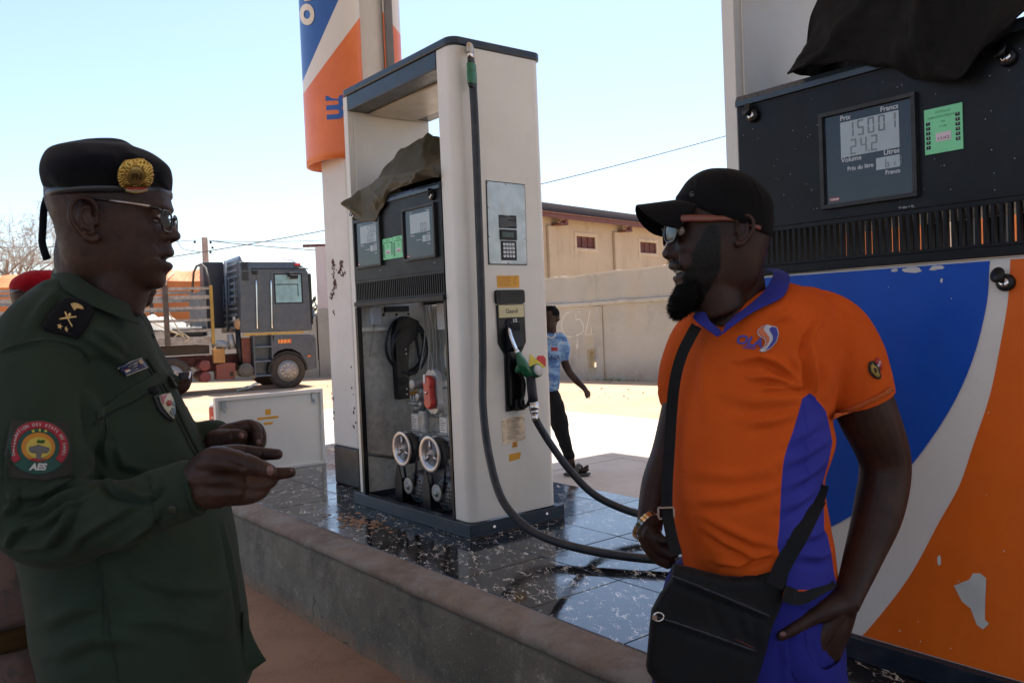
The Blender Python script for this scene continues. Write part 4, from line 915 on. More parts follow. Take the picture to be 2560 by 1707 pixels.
mb = MB(); mb.loft([cabring(0, .36, 0), cabring(.06, .2, 0), cabring(.22, .03, 0), cabring(.5, 0, 0), cabring(TW-.5, 0, 0), cabring(TW-.22, .03, 0), cabring(TW-.06, .2, 0), cabring(TW, .36, 0)], 0, False); cab = mb.build('cab', M_cab, tk, bevel=.03)
mb = MB(); mb.box(-.74, .63, -.008, .0, 2.845, 2.87); mb.box(-.62, -.615, -.004, 0, 1.4, 2.84); mb.build('trim_line', M_black, cab)
mb = MB(); mb.box(.62, .70, -.01, .1, 1.5, 2.74); mb.build('corner_deflector', M_black, cab, bevel=.03)
dr = MB(); dr.box(-.285, .54, -.014, -.0005, 1.40, 2.82); door_t = dr.build('cab_door', M_cab, tk, bevel=.012)
q = MB(); q.box(-.225, .47, -.018, -.0145, 2.02, 2.74); q.build('window_frame', M_black, door_t, bevel=.004)
q = MB(); q.box(-.19, .43, -.021, -.0185, 2.05, 2.71); q.build('window_glass', mat('cab_window_glass', (.20, .33, .36), .12, var=.4, vs=1.2), door_t)
q = MB(); q.box(-.10, .42, -.0235, -.0213, 2.05, 2.36); q.build('reflected_tarp', mat('cab_glass_brown', (.20, .125, .08), .2, var=.3), door_t) if False else None
q = MB(); q.box(-.19, .36, -.0245, -.0213, 2.47, 2.49); q.box(.34, .36, -.0245, -.0213, 2.2, 2.47); q.build('window_bar', M_black, door_t)
q = MB(); q.box(.10, .34, -.16, -.02, 2.66, 2.76); q.box(.12, .32, -.2, -.14, 2.60, 2.70); q.build('mirror', M_black, door_t, bevel=.02)
for x in (-.64, -.295):
    q = MB(); q.tube(catmull([(x, -.01, 2.56), (x, -.05, 2.53), (x-.012, -.055, 2.0), (x-.025, -.05, 1.49), (x-.025, -.01, 1.46)], 4), .018, 8); q.build('grab_rail', M_chrome, tk)
vl = MB()
for i in range(5): vl.box(-.955, -.80, -.012, 0, 3.0-.04*i-.012, 3.0-.04*i+.012); vl.box(-.955, -.80, -.012, 0, 2.77-.042*i-.012, 2.77-.042*i+.012)
vl.build('air_louvres', M_black, tk)
q = MB(); q.box(-.71, -.60, -.05, .0, 2.72, 2.82); q.build('side_lamp', M_black, tk, bevel=.01)
q = MB(); q.box(.30, .44, -.03, .03, 2.93, 2.985); q.build('marker_light', mat('red_lens', (.5, .02, .03), .3), tk, bevel=.01)
M_rib = mat('cab_rib_paint', (.17, .20, .24), .38, var=.12, dirt=(.2, .16, .12), da=.3, ds=6)
RR = Matrix.Rotation(-.045, 4, 'Y')
rbm = MB(); rbm.box(-.045, 0, .28, 1.55, -.03, .03); me_ = None
for i in range(11):
    z = 1.50+.15*i
    if me_ is None: o = rbm.build('rear_rib', M_rib, tk, bevel=.012); me_ = o; o.location = (-1.05+.05*(z-1.37), 0, z)
    else: copy_of(me_, tk, (-1.05+.05*(z-1.37), 0, z))
q = MB(); q.tube([(-1.12, .95, 1.40), (-1.10, .95, 3.12)], .03, 8); q.build('rear_ladder_bar', M_cab2, tk)
for (y0, y1, z0, z1) in ((1.0, 1.45, 2.0, 2.6), (.25, .85, 2.05, 2.68)):
    q = MB(); q.tube([(-1.08, y0, z0), (-1.06, y0, z1), (-1.06, y1, z1), (-1.08, y1, z0), (-1.08, y0, z0)], .018, 8); q.build('panel_frame', M_cab2, tk)
q = MB(); q.box(-1.085, -1.075, .32, .55, 1.66, 1.76); q.build('torn_notice', M_white, tk)
q = MB(); q.prism([(1.6, 1.5), (2.05, 1.5), (2.05, 3.14), (1.55, 3.14)], 'x', -1.5, -1.02); q.build('wind_deflector', mat('fin_blue', (.025, .03, .045), .4), tk, bevel=.02)
# lower body
q = MB(); q.prism([(-.27, 1.28), (.70, 1.26), (.74, 1.0), (.70, .42), (.46, .38), (.44, .62), (.34, .82), (.16, .93), (-.02, .95), (-.2, .90), (-.31, .8), (-.33, 1.0)], 'y', 0.0, TW); q.build('lower_body', M_cab, tk, bevel=.015)
q = MB(); q.box(.70, .76, .06, TW-.06, .42, 1.2); q.build('bumper', M_cab, tk, bevel=.03)
q = MB(); q.box(.741, .765, .1, TW-.1, 1.35, 2.7); q.build('front_grille', M_black, tk) if False else None
q = MB(); arch = [(.02+.475*cos(a), .41+.475*sin(a)*1.02) for a in [radians(t) for t in range(0, 181, 12)]]+[(.02+.43*cos(a), .41+.43*sin(a)) for a in [radians(t) for t in range(180, -1, -12)]]
q.prism(arch, 'y', -.03, .35); q.build('wheel_arch', M_black, tk)
q = MB(); q.box(-.97, .44, -.012, .03, 1.30, 1.345); q.build('yellow_sill', mat('ochre_paint', (.42, .25, .03), .6, dirt=(.1, .06, .03), da=.5), tk)
q = MB(); q.box(-.18, .13, -.008, -.0005, 1.08, 1.17)
for i in range(4): q.prism([(-.165+.08*i, 1.081), (-.125+.08*i, 1.081), (-.105+.08*i, 1.169), (-.145+.08*i, 1.169)], 'y', -.0105, -.0082, 1)
q.build('striped_reflector', [mat('reflector_amber', (.8, .38, .05), .4), mat('reflector_red', (.75, .10, .03), .4)], tk)
for (x, z, nm, c_) in ((.55, .74, 'indicator', (.75, .16, .02)), (.50, 1.16, 'badge', (.05, .05, .14))): q = MB(); q.box(x-.04, x+.04, -.014, -.0005, z-.018, z+.018); q.build(nm, mat(nm+'_paint', c_, .4), tk)
q = MB(); q.box(.64, .70, -.008, .3, 1.62, 1.72); q.build('front_vent', M_black, tk)
for i in range(3): q = MB(); q.box(-.74, -.34, -.01, .25, .32+.34*i, .36+.34*i); q.build('step', M_cab2, tk, bevel=.008)
q = MB(); q.box(-.77, -.735, -.012, .3, .30, 1.30); q.box(-.345, -.31, -.012, .3, .30, 1.30); q.box(-.73, -.35, .2, .24, .34, 1.28); q.build('step_frame', M_cab, tk)
q = MB(); q.box(-6.0, .5, .55, .75, .62, .86); q.box(-6.0, .5, 1.3, 1.5, .62, .86); q.box(-1.9, -.2, .3, .5, .5, .62); q.box(-1.0, -.80, .15, .5, .6, 1.25); q.build('chassis', M_chas, tk)
q = MB(); q.prism([(-1.63, .32), (-1.22, .30), (-1.20, .68), (-1.45, .70), (-1.63, .66)], 'y', -.02, .3); q.box(-1.33, -1.26, -.03, -.015, .38, .48, 1); q.build('red_toolbox', [mat('faded_red', (.19, .05, .034), .65, dirt=(.12, .08, .06), da=.5), M_black], tk, bevel=.015)
q = MB(); q.box(-1.68, -1.42, -.02, .14, .70, 1.03); q.cyl((-1.46, .05, 1.03), (-1.46, .05, 1.07), .03, None, 10); q.cyl((-1.62, .05, 1.03), (-1.62, .05, 1.07), .03, None, 10); q.build('jerrycan', mat('amber_plastic', (.36, .17, .04), .45, var=.3, vs=4), tk, bevel=.03)
for z in (.66, .40): q = MB(); q.cyl((-1.88, -.04, z), (-1.88, .8, z), .125, None, 20); q.build('air_tank', mat('red_tank', (.17, .035, .028), .6, dirt=(.1, .06, .04), da=.5), tk, bevel=.02)
q = MB(); q.cyl((-.95, .0, .49), (-.95, .85, .49), .17, None, 20); q.cyl((-.95, -.03, .49), (-.95, 0, .49), .12, None, 20); q.build('silencer', mat('silencer_grey', (.12, .105, .09), .55, metal=.4), tk, bevel=.01)
q = MB(); q.tube([(-1.05, .15, .62), (-1.07, .15, 1.0), (-1.07, .15, 1.55)], .06, 12); q.build('intake_pipe', M_black, tk)
q = MB(); q.ell((-1.05, .12, 1.58), .11, .10, .14, 14, 10); q.build('sack_wrap', mat('sacking', (.34, .21, .11), .8), tk)
q = MB(); q.cyl((-1.18, .3, 1.0), (-1.22, .3, 1.35), .10, .07, 14); q.ell((-1.45, .3, 1.10), .2, .2, .12, 14, 8); q.build('hose_bundle', mat('pipe_silver', (.30, .31, .32), .45, metal=.3), tk)
def wheel(parent, x, y, z, r, out=-1, name='wheel'):
    Mx = Matrix.Translation((x, y, z)) @ Matrix.Rotation(pi/2*(1 if out < 0 else -1), 4, 'X')
    t = MB(); t.lathe([(r*.60, -.22), (r*.93, -.23), (r, -.19), (r, -.04), (r*.95, .0), (r*.80, .015), (r*.62, .005), (r*.60, -.02)], 40, M=Mx); ty = t.build('wheel', M_tyre, parent)
    t = MB(); t.lathe([(r*.60, .0), (r*.58, -.03), (r*.50, -.035), (r*.45, .01), (r*.38, .03), (r*.30, .03), (r*.24, .02), (r*.22, .05), (r*.12, .06), (0, .06)], 32, M=Mx); t.build('rim', mat('rim_steel', (.36, .33, .30), .5, metal=.4, dirt=(.25, .15, .09), da=.6, ds=14), ty)
    t = MB()
    for i in range(10):
        a = 2*pi*i/10; t.lathe([(0, .03), (.016, .03), (.014, .055), (0, .057)], 8, M=Mx @ Matrix.Translation((r*.33*cos(a), r*.33*sin(a), 0)))
    t.build('wheel_nuts', mat('nut_rust', (.20, .10, .06), .6), ty); return ty
wheel(tk, .02, -.02, .415, .43); wheel(tk, .02, TW, .415, .43, 1); wheel(tk, -2.60, -.02, .44, .45); wheel(tk, -2.6, TW, .44, .45, 1); wheel(tk, -3.6, -.02, .44, .45)
# flatbed trailer with stake sides
tr = thing('flatbed_trailer', 'rusty flatbed trailer with horizontal stake rails behind the lorry cab', 'trailer', (-5.41, 20.1, 0), AT)
M_wood = mat('weathered_rail', (.30, .27, .24), .7, var=.3, vs=8, dirt=(.14, .075, .04), da=.7, ds=6)
M_post = mat('rusty_post', (.07, .055, .048), .7, var=.3, dirt=(.16, .07, .03), da=.6, ds=9)
q = MB(); q.box(-11, -1.66, .0, .06, 1.16, 1.33); q.build('side_beam', M_wood, tr, bevel=.01)
q = MB(); q.box(-11, -1.66, .061, TW, 1.26, 1.31); q.box(-11, -1.7, .3, 1.7, .92, 1.12); q.build('deck', mat('deck_dark', (.06, .045, .035), .8), tr)
for side in (0, TW-.05):
    for k_, z in enumerate((2.42, 2.22, 1.98, 1.70, 1.46)):
        q = MB(); q.box(-11, -1.68, side, side+.035, z-.03-(.01 if k_ == 1 else 0), z+.03+.012*(k_ == 1)); q.build('stake_rail', M_wood, tr)
for x in (-2.70, -4.4, -6.1, -7.8, -9.5): q = MB(); q.box(x, x+.11, -.04, -.002, 1.14, 2.50); q.build('stake_post', M_post, tr)
for x in (-2.70, -4.4, -6.1, -7.8, -9.5): q = MB(); q.box(x, x+.09, TW-.012, TW+.03, 1.14, 2.50); q.build('stake_post', M_post, tr)
q = MB(); q.box(-1.70, -1.63, -.045, -.002, 1.14, 2.48); q.build('corner_post', mat('yellow_post', (.33, .20, .03), .6, dirt=(.15, .08, .03), da=.5), tr, bevel=.01)
q = MB(); q.box(-8.86, -8.76, -.09, -.041, 1.0, 2.1); q.build('corner_post', mat('yellow_post', (.33, .20, .03), .6), tr)
q = MB(); q.tube([(-1.66, .02, 2.45), (-1.68, .35, 2.9), (-1.70, .70, 3.02), (-1.70, 1.3, 3.02), (-1.70, 1.7, 2.9), (-1.7, TW-.03, 2.45)], .028, 8); q.build('headboard_hoop', M_post, tr)
q = MB(); R = []
for i in range(41):
    y = .1+1.9*i/40; R.append([(-1.78+.025*sin(i*1.26), y, 1.31), (-1.78+.025*sin(i*1.26), y, 2.38-.15*sin(y*1.5)*0)])
q.loft(R, 0, False, closed=False); hb = q.build('headboard', mat('corrugated_grey', (.17, .165, .165), .6, metal=.2, dirt=(.12, .06, .03), da=.6, ds=5), tr, fix=False); hb.modifiers.new('s', 'SOLIDIFY').thickness = .008
for x in (-7.6, -8.6): wheel(tr, x, -.02, .44, .45)
ld = thing('load_heap', 'grey white tarpaulin heap roped down on the flatbed trailer', 'cargo', tuple(tr.location), AT)
q = MB(); 
def heap(u, v):
    x = -3.9+2.05*u; y = .15+1.6*v; h_ = .62*sin(pi*min(1, u*1.02))**.6*sin(pi*(v*.9+.05))**.5; return (x, y, 1.32+h_*(.75+.5*fbm(u*3, v*3, 2))+.03*fbm(u*14, v*12))
q.grid(heap, 44, 24); q.build('tarp', mat('grey_tarp', (.40, .385, .36), .7, var=.2, vs=5), ld)
q = MB()
for p in ([(-2.6, .1, 1.95), (-2.45, -.01, 1.6), (-2.3, -.05, 1.33)], [(-2.95, .1, 1.7), (-2.6, .0, 1.5), (-2.3, -.05, 1.34)], [(-2.5, .0, 1.35), (-2.35, -.06, 1.42), (-2.2, -.06, 1.3), (-2.3, -.06, 1.22)]): q.tube(catmull(p, 5), .014, 6)
q.build('rope', mat('rope_tan', (.5, .42, .28), .9), ld)
q = MB(); q.box(-2.55, -1.85, .06, .5, 1.34, 1.5); q.box(-2.5, -1.88, .05, .48, 1.501, 1.56, 1); q.build('box', [M_black, mat('pale_board', (.5, .5, .48), .7)], ld, bevel=.02)
pp = thing('paper_sheet', 'crumpled pale paper lying on the ground under the lorry', 'litter', (-6.45, 19.55, 0), .4)
q = MB(); q.grid(lambda u, v: (.5*u, .35*v, .03+.05*fbm(u*3, v*3, 6)+.12*u), 8, 6); o = q.build('paper', mat('paper_pale', (.62, .66, .60), .8), pp); o.modifiers.new('s', 'SOLIDIFY').thickness = .003
# orange tarped lorry loads
def tarped(name, label, loc, rz, L, Wd, z0, z1, seed):
    r = thing(name, label, 'trailer', loc, rz, 'tarped loads')
    m = NB('orange_tarp') if 'orange_tarp' not in bpy.data.materials else None
    if m:
        n1 = m.noise(.9, 6); n2 = m.noise(4, 6); m.base(m.mix(m.ramp(n1, .3, .7), (.50, .135, .025), (.62, .19, .045))); m.rough(.6); m.bump(n2, .5, .05)
    M_ = bpy.data.materials['orange_tarp']
    q = MB(); R = []; n_ = 60
    for i in range(n_+1):
        x = L*i/n_; b_ = .12*noise.noise((x*.7, seed, 0)); c_ = .10*noise.noise((x*1.3, seed, 4))
        R.append([(x, -.03+.05*noise.noise((x*2, seed, 1)), z0), (x, -.06+.04*noise.noise((x*2.3, seed, 2)), (z0+z1)/2), (x, -.02, z1-.32+b_*.5), (x, .12, z1-.22+b_), (x, .5, z1-.05+c_), (x, Wd/2, z1+.10+c_), (x, Wd-.3, z1-.06+b_), (x, Wd, z1-.35), (x, Wd, z0)])
    q.loft(R, 0, False); q.build('orange_tarpaulin', M_, r)
    q = MB()
    for i in range(int(L/1.3)):
        x = .5+1.3*i; q.tube([(x, -.10, z0), (x, -.11, z1-.35), (x+.05, .1, z1-.16), (x+.1, .55, z1+.05)], .015, 5)
    q.build('lashing', mat('rope_pale', (.55, .50, .40), .9), r)
    q = MB(); q.box(0, L, .1, Wd-.1, z0-.25, z0-.003); q.build('deck', M_post, r)
    for x in (1.2, 2.2, L-2.2, L-1.2): wheel(r, x, .0, .45, .45)
    return r
tarped('tarped_trailer', 'long orange tarpaulin covered load behind the flatbed rails', (-17.5, 25.2, 0), radians(6), 8.6, 2.3, .95, 3.35, 3)
tarped('tarped_trailer', 'orange tarpaulin covered trailer glimpsed through the nearest pump grille', (4.6, 12.5, 0), radians(-38), 9.0, 2.3, .95, 3.1, 9)
# pole and wires
po = thing('utility_pole', 'grey concrete utility pole rising behind the lorry cab', 'pole', (-11.5, 32, 0), .2)
q = MB(); q.loft([[(-.13, -.11, 0), (.13, -.11, 0), (.13, .11, 0), (-.13, .11, 0)], [(-.10, -.09, 5.0), (.10, -.09, 5.0), (.10, .09, 5.0), (-.10, .09, 5.0)]], 0, False); q.build('shaft', mat('pole_concrete', (.38, .34, .29), .85, var=.2), po, bevel=.01)
for (dx, dz) in ((.22, 4.75), (-.35, 4.78), (.28, 4.55), (.2, 4.38)): q = MB(); q.lathe([(0, 0), (.035, .01), (.05, .05), (.03, .09), (0, .1)], 10); o = q.build('insulator', M_black, po); o.location = (dx, -.1, dz)
M_wire = mat('wire_dark', (.05, .05, .055), .5)
def wire(label, a, b, sag, r=.011, n=24):
    a, b = Vector(a), Vector(b); q = MB(); q.tube([a.lerp(b, i/n)-Vector((0, 0, sag*4*(i/n)*(1-i/n))) for i in range(n+1)], r, 6)
    return tag(q.build('power_cable', M_wire), label, 'cable', 'overhead cables')
wire('upper overhead cable from the pole towards the pillar', (-11.3, 31.9, 4.86), (2.0, 32, 5.6), .45)
wire('lower slack cable from the pole towards the pink building', (-11.3, 31.9, 4.86), (-4.8, 31, 4.05), .06, .016)
wire('overhead cable crossing the bare tree to the pole', (-34, 32, 5.9), (-11.7, 31.9, 4.9), .35)
wire('thin loose cable hanging down left of the pole', (-11.7, 31.9, 4.4), (-16.5, 30, 3.1), .1, .007)
wire('thin black cable sloping across the sky between both pumps', (-6.3, 15, 2.75), (12.5, 15, 7.0), .55, .008, 40)
q = MB(); q.tube(catmull([(-12.5, 31.9, 4.88), (-12.3, 31.9, 4.6), (-11.9, 31.9, 4.5), (-11.65, 31.9, 4.45)], 5), .012, 6); q.build('loop_cable', M_wire, None); tag(bpy.data.objects['loop_cable'], 'short drooping jumper cable on the left side of the pole', 'cable', 'overhead cables')
# bare thorn tree
tt = thing('bare_tree', 'leafless pale thorn tree rising behind the orange load', 'tree', (-18.3, 29.5, 0), 0); tt.scale = (1.3, 1.3, 1.38)
br = MB(); tw = MB()
def branch(p, d, L, r, depth, mbk):
    n_ = 4; pts = [p]; rr = [r]
    for i in range(n_):
        d = (d+Vector(rng.normal(0, .16, 3))+Vector((0, 0, .02))).normalized(); p = p+d*L/n_; pts.append(p); rr.append(r*(1-.5*(i+1)/n_))
    (br if r > .012 else tw).tube(pts, rr, 5 if r > .012 else 3, caps=(False, False))
    if depth == 0: return
    k_ = 3 if depth > 3 else 4
    for j in range(k_):
        i = rng.integers(1, n_+1); dd = (d*.8+Vector(rng.normal(0, .55, 3))); dd.z = dd.z*.75+.08; branch(pts[i], dd.normalized(), L*rng.uniform(.58, .78), max(.006, rr[i]*.66), depth-1, mbk)
q = MB(); q.tube([(0, 0, 0), (.05, 0, .8), (.1, .1, 1.6)], [.22, .18, .15], 8); q.build('trunk', mat('pale_bark', (.29, .25, .20), .9), tt)
for a in range(9):
    an = 2*pi*a/9+rng.uniform(-.2, .2); branch(Vector((.1, .1, 1.5)), Vector((cos(an), sin(an)*.8, rng.uniform(.55, 1.15))).normalized(), 1.75, .07, 5, None)
br.build('branches', bpy.data.materials['pale_bark'], tt, fix=False); tw.build('twigs', mat('pale_twig', (.33, .29, .24), .9), tt, fix=False)['kind'] = 'stuff'
# bollard at the island end
bo = thing('bollard', 'short red and white painted bollard beside the removed pump cover', 'bollard', (-2.62, 7.45, 0), 0)
def boll_mat():
    b = NB('bollard_paint'); x, y, z = b.xyz(); n = b.noise(14, 8, .7)
    k = b.mix(b.ramp(z, .635, .637), (.50, .52, .60), (.42, .05, .02)); k = b.mix(b.ramp(z, .765, .768), k, (.6, .6, .58)); k = b.mix(b.ramp(n, .60, .64), k, (.55, .53, .5))
    b.base(k); b.rough(.6); return b.m
q = MB(); q.lathe([(0, 0), (.092, 0), (.092, .74), (.086, .775), (.065, .80), (.03, .812), (0, .815)], 28); q.build('post', boll_mat(), bo)
# litter and stones on the dirt
q = MB()
for i in range(900):
    if rng.random() < .6: x, y = rng.uniform(-14, 8), rng.uniform(9.5, 24)
    else: x, y = rng.uniform(-2.2, 1.2), rng.uniform(2.2, 6)
    if rng.random() < .6 and y > 9 and ( (isl(0,0).x*0+ x*EY.x+y*EY.y) < 8.6): continue
    if y < 9 and (x*EY.x+y*EY.y) > 1.6: continue
    s_ = rng.uniform(.006, .028)*(1 if y > 9 else .35); c_ = Vector((x, y, s_*.3)); A = [c_+Vector((s_*a, s_*b, s_*c*.6)) for a, b, c in ((1, 0, 0), (-1, .2, 0), (0, 1, .1), (.1, -1, 0), (0, 0, 1), (0, 0, -1))]
    q.add(A, [(0, 2, 4), (2, 1, 4), (1, 3, 4), (3, 0, 4), (2, 0, 5), (1, 2, 5), (3, 1, 5), (0, 3, 5)])
q.build('pebbles', mat('pebble', (.24, .16, .10), .9, var=.4, vs=3))['kind'] = 'stuff'
# ================================================================== PEOPLE
from mathutils.bvhtree import BVHTree
def ray(x, y):
    """direction of the view ray through a point measured on a 2352-wide print of the photograph"""
    px, py = x*1.08844, y*1.08844
    return FW+RT*((px-1280)/FPX)-UP*((py-853.5)/FPX)
CAMO = Vector((0, 0, CAMH))
def P(x, y, dep): r = ray(x, y); return CAMO+r*(dep/r.y)
def toD(co):
    """inverse of P for an (n,3) array"""
    d = co-np.array(CAMO); z = d@np.array(FW)
    return np.stack([(1280+FPX*(d@np.array(RT))/z)/1.08844, (853.5-FPX*(d@np.array(UP))/z)/1.08844], 1)
def interp(tab, t):
    """smooth interpolation of rows keyed by their first column"""
    tab = sorted(tab); xs = [r[0] for r in tab]
    if t <= xs[0]: return np.array(tab[0][1:], float)
    if t >= xs[-1]: return np.array(tab[-1][1:], float)
    i = max(0, min(len(xs)-2, int(np.searchsorted(xs, t)-1)))
    p = [np.array(tab[max(0, min(len(tab)-1, i+k))][1:], float) for k in (-1, 0, 1, 2)]; q = [xs[max(0, min(len(xs)-1, i+k))] for k in (-1, 0, 1, 2)]
    h = q[2]-q[1]; s = (t-q[1])/h
    m1 = (p[2]-p[0])/max(1e-9, q[2]-q[0])*h; m2 = (p[3]-p[1])/max(1e-9, q[3]-q[1])*h
    return (2*s**3-3*s**2+1)*p[1]+(s**3-2*s**2+s)*m1+(-2*s**3+3*s**2)*p[2]+(s**3-s**2)*m2
def sil_loft(mb, levels, n=40, sub=4, ex=2.2, caps=(True, True)):
    """rings through left/right outline points (xL,yL,xR,yR,depth,half depth), resampled along the body"""
    L = [(i,)+tuple(l) for i, l in enumerate(levels)]; rings = []
    for k in range((len(L)-1)*sub+1):
        xl, yl, xr, yr, dp, hd = interp(L, k/sub)
        c = P((xl+xr)/2, (yl+yr)/2, dp); ay = c-CAMO; ay.z = 0; ay.normalize(); R = []
        ra, rb = ray(xl, yl), ray(xr, yr); q = (c-CAMO).dot(ay); a, b = CAMO+ra*(q/ra.dot(ay)), CAMO+rb*(q/rb.dot(ay)); c = (a+b)/2; ax = (b-a)/2
        for j in range(n):
            t = 2*pi*j/n; ct, st = cos(t), sin(t)
            R.append(c+ax*(math.copysign(abs(ct)**(2/ex), ct))+ay*hd*(math.copysign(abs(st)**(2/ex), st)))
        rings.append(R)
    return mb.loft(rings, 0, True, caps)
def dtube(mb, pts, n=14, k=5, flat=1.0, up=None, ball=True):
    """tube through points (x, y, depth, radius)"""
    c = catmull([P(*p[:3]) for p in pts], k); r = []
    L = [(i, p[3]) for i, p in enumerate(pts)]
    for i in range(len(c)): r.append(float(interp(L, i/k)[0]))
    mb.tube(c, r, n, flat=flat, up=up)
    if ball: mb.ell(c[-1], r[-1]*.98, r[-1]*.98, r[-1]*.98, 10, 8)
    mb.ell(c[0], r[0]*.98, r[0]*.98, r[0]*.98, 10, 8)
def remesh(mb, vox, smooth=2, lam=.5):
    me = mb.mesh('tmp', []); 
    bm = bmesh.new(); bm.from_mesh(me); bmesh.ops.recalc_face_normals(bm, faces=bm.faces); bm.to_mesh(me); bm.free()
    o = bpy.data.objects.new('tmp', me); COL.objects.link(o)
    m = o.modifiers.new('r', 'REMESH'); m.mode = 'VOXEL'; m.voxel_size = vox; m.use_smooth_shade = True
    dg = bpy.context.evaluated_depsgraph_get(); dg.update(); out = bpy.data.meshes.new_from_object(o.evaluated_get(dg))
    bpy.data.objects.remove(o); bpy.data.meshes.remove(me)
    co = get_co(out); n = len(co); e = np.zeros(len(out.edges)*2, np.int64); out.edges.foreach_get('vertices', e); e = e.reshape(-1, 2)
    deg = np.maximum(1, np.bincount(e.ravel(), minlength=n))[:, None]
    for _ in range(smooth):
        s = np.zeros_like(co); np.add.at(s, e[:, 0], co[e[:, 1]]); np.add.at(s, e[:, 1], co[e[:, 0]]); co = co+lam*(s/deg-co)
    set_co(out, co); return out
def soften(me, mask, iters, lam=.5):
    """extra smoothing where mask (0..1 per vertex) asks for it"""
    co = get_co(me); n = len(co); e = np.zeros(len(me.edges)*2, np.int64); me.edges.foreach_get('vertices', e); e = e.reshape(-1, 2)
    deg = np.maximum(1, np.bincount(e.ravel(), minlength=n))[:, None]
    for _ in range(iters):
        s = np.zeros_like(co); np.add.at(s, e[:, 0], co[e[:, 1]]); np.add.at(s, e[:, 1], co[e[:, 0]]); co = co+lam*mask[:, None]*(s/deg-co)
    set_co(me, co)
def get_co(me): a = np.zeros(len(me.vertices)*3); me.vertices.foreach_get('co', a); return a.reshape(-1, 3)
def set_co(me, co): me.vertices.foreach_set('co', np.ascontiguousarray(co).ravel()); me.update()
def get_no(me): a = np.zeros(len(me.vertices)*3); me.vertices.foreach_get('normal', a); return a.reshape(-1, 3)
_wd = np.random.default_rng(3).normal(size=(24, 3)); _wp = np.random.default_rng(4).uniform(0, 6.28, 24)
def wob(co, freq, seed=0, n=8):
    """cheap smooth noise"""
    s = np.zeros(len(co)); q = co*freq
    w1 = np.sin(q@np.array([1.3, .7, -.9])+seed)
    for i in range(n):
        k = (i+seed*5) % 24; d = _wd[k]/np.linalg.norm(_wd[k]); s += np.sin(q@d*(1+.35*i)+_wp[k]+1.3*w1)/(1+.35*i)
    return s/n*2
def folds(me, lines, amp0=.0, freq=18, seed=1, amp1=0, freq1=50):
    """press creases into cloth: each (polyline, height m, width) has a ridge and a valley beside it"""
    co = get_co(me); no = get_no(me); D = toD(co); view = co-np.array(CAMO); view /= np.linalg.norm(view, axis=1)[:, None]
    fac = np.clip(-(no*view).sum(1)*1.6+.15, 0, 1); disp = amp0*wob(co, freq, seed)+amp1*wob(co, freq1, seed+1)
    for pl, h, wd in lines:
        best = np.full(len(co), 1e9); sg = np.zeros(len(co)); tt = np.zeros(len(co)); n_ = len(pl)-1
        for i in range(n_):
            a = np.array(pl[i], float); b = np.array(pl[i+1], float); ab = b-a; L2 = ab@ab
            t = np.clip(((D-a)@ab)/L2, 0, 1); q = D-a-t[:, None]*ab; ds = np.sqrt((q**2).sum(1)); s = np.sign(ab[0]*(D[:, 1]-a[1])-ab[1]*(D[:, 0]-a[0]))
            u = ds < best; best[u] = ds[u]; sg[u] = s[u]; tt[u] = (i+t[u])/n_
        s = best*sg; env = np.sin(np.pi*np.clip(tt*.92+.04, 0, 1))**.7
        disp += fac*env*h*(np.exp(-(s/wd)**2)-.85*np.exp(-((s-1.5*wd)/(wd*.9))**2))
    set_co(me, co+no*disp[:, None])
def obj_from(me, name, mats, parent, smooth=True):
    me.name = name; me.materials.clear()
    for m in (mats if isinstance(mats, (list, tuple)) else [mats]): me.materials.append(m)
    me.polygons.foreach_set('use_smooth', [smooth]*len(me.polygons))
    o = bpy.data.objects.new(name, me); COL.objects.link(o)
    if parent is not None: o.parent = parent
    return o
def local(o, root):
    """the mesh was modelled in world space: move it into its thing's frame"""
    o.parent = root; o.matrix_parent_inverse = Matrix.Identity(4); o.data.transform(root.matrix_world.inverted()); return o
def attr(me, name, vals):
    a = me.attributes.new(name, 'FLOAT', 'POINT'); a.data.foreach_set('value', np.asarray(vals, np.float32))
def poly_sd(D, poly):
    """signed distance (negative inside) of points to a 2D polygon"""
    poly = np.array(poly, float); n = len(poly); best = np.full(len(D), 1e9); ins = np.zeros(len(D), bool)
    for i in range(n):
        a, b = poly[i], poly[(i+1) % n]; ab = b-a; t = np.clip(((D-a)@ab)/(ab@ab+1e-9), 0, 1); q = D-a-t[:, None]*ab; best = np.minimum(best, np.sqrt((q**2).sum(1)))
        c = (a[1] > D[:, 1]) != (b[1] > D[:, 1]); xx = (b[0]-a[0])*(D[:, 1]-a[1])/(b[1]-a[1]+1e-12)+a[0]; ins ^= c & (D[:, 0] < xx)
    return np.where(ins, -best, best)
def bvh_of(*meshes):
    vs, fs = [], []
    for me in meshes:
        o = len(vs); vs += [v.co.copy() for v in me.vertices]; fs += [[i+o for i in p.vertices] for p in me.polygons]
    return BVHTree.FromPolygons(vs, fs)
def cast(bv, x, y, off):
    r = ray(x, y).normalized(); h = bv.ray_cast(CAMO, r); 
    return None if h[0] is None else h[0]+h[1]*off
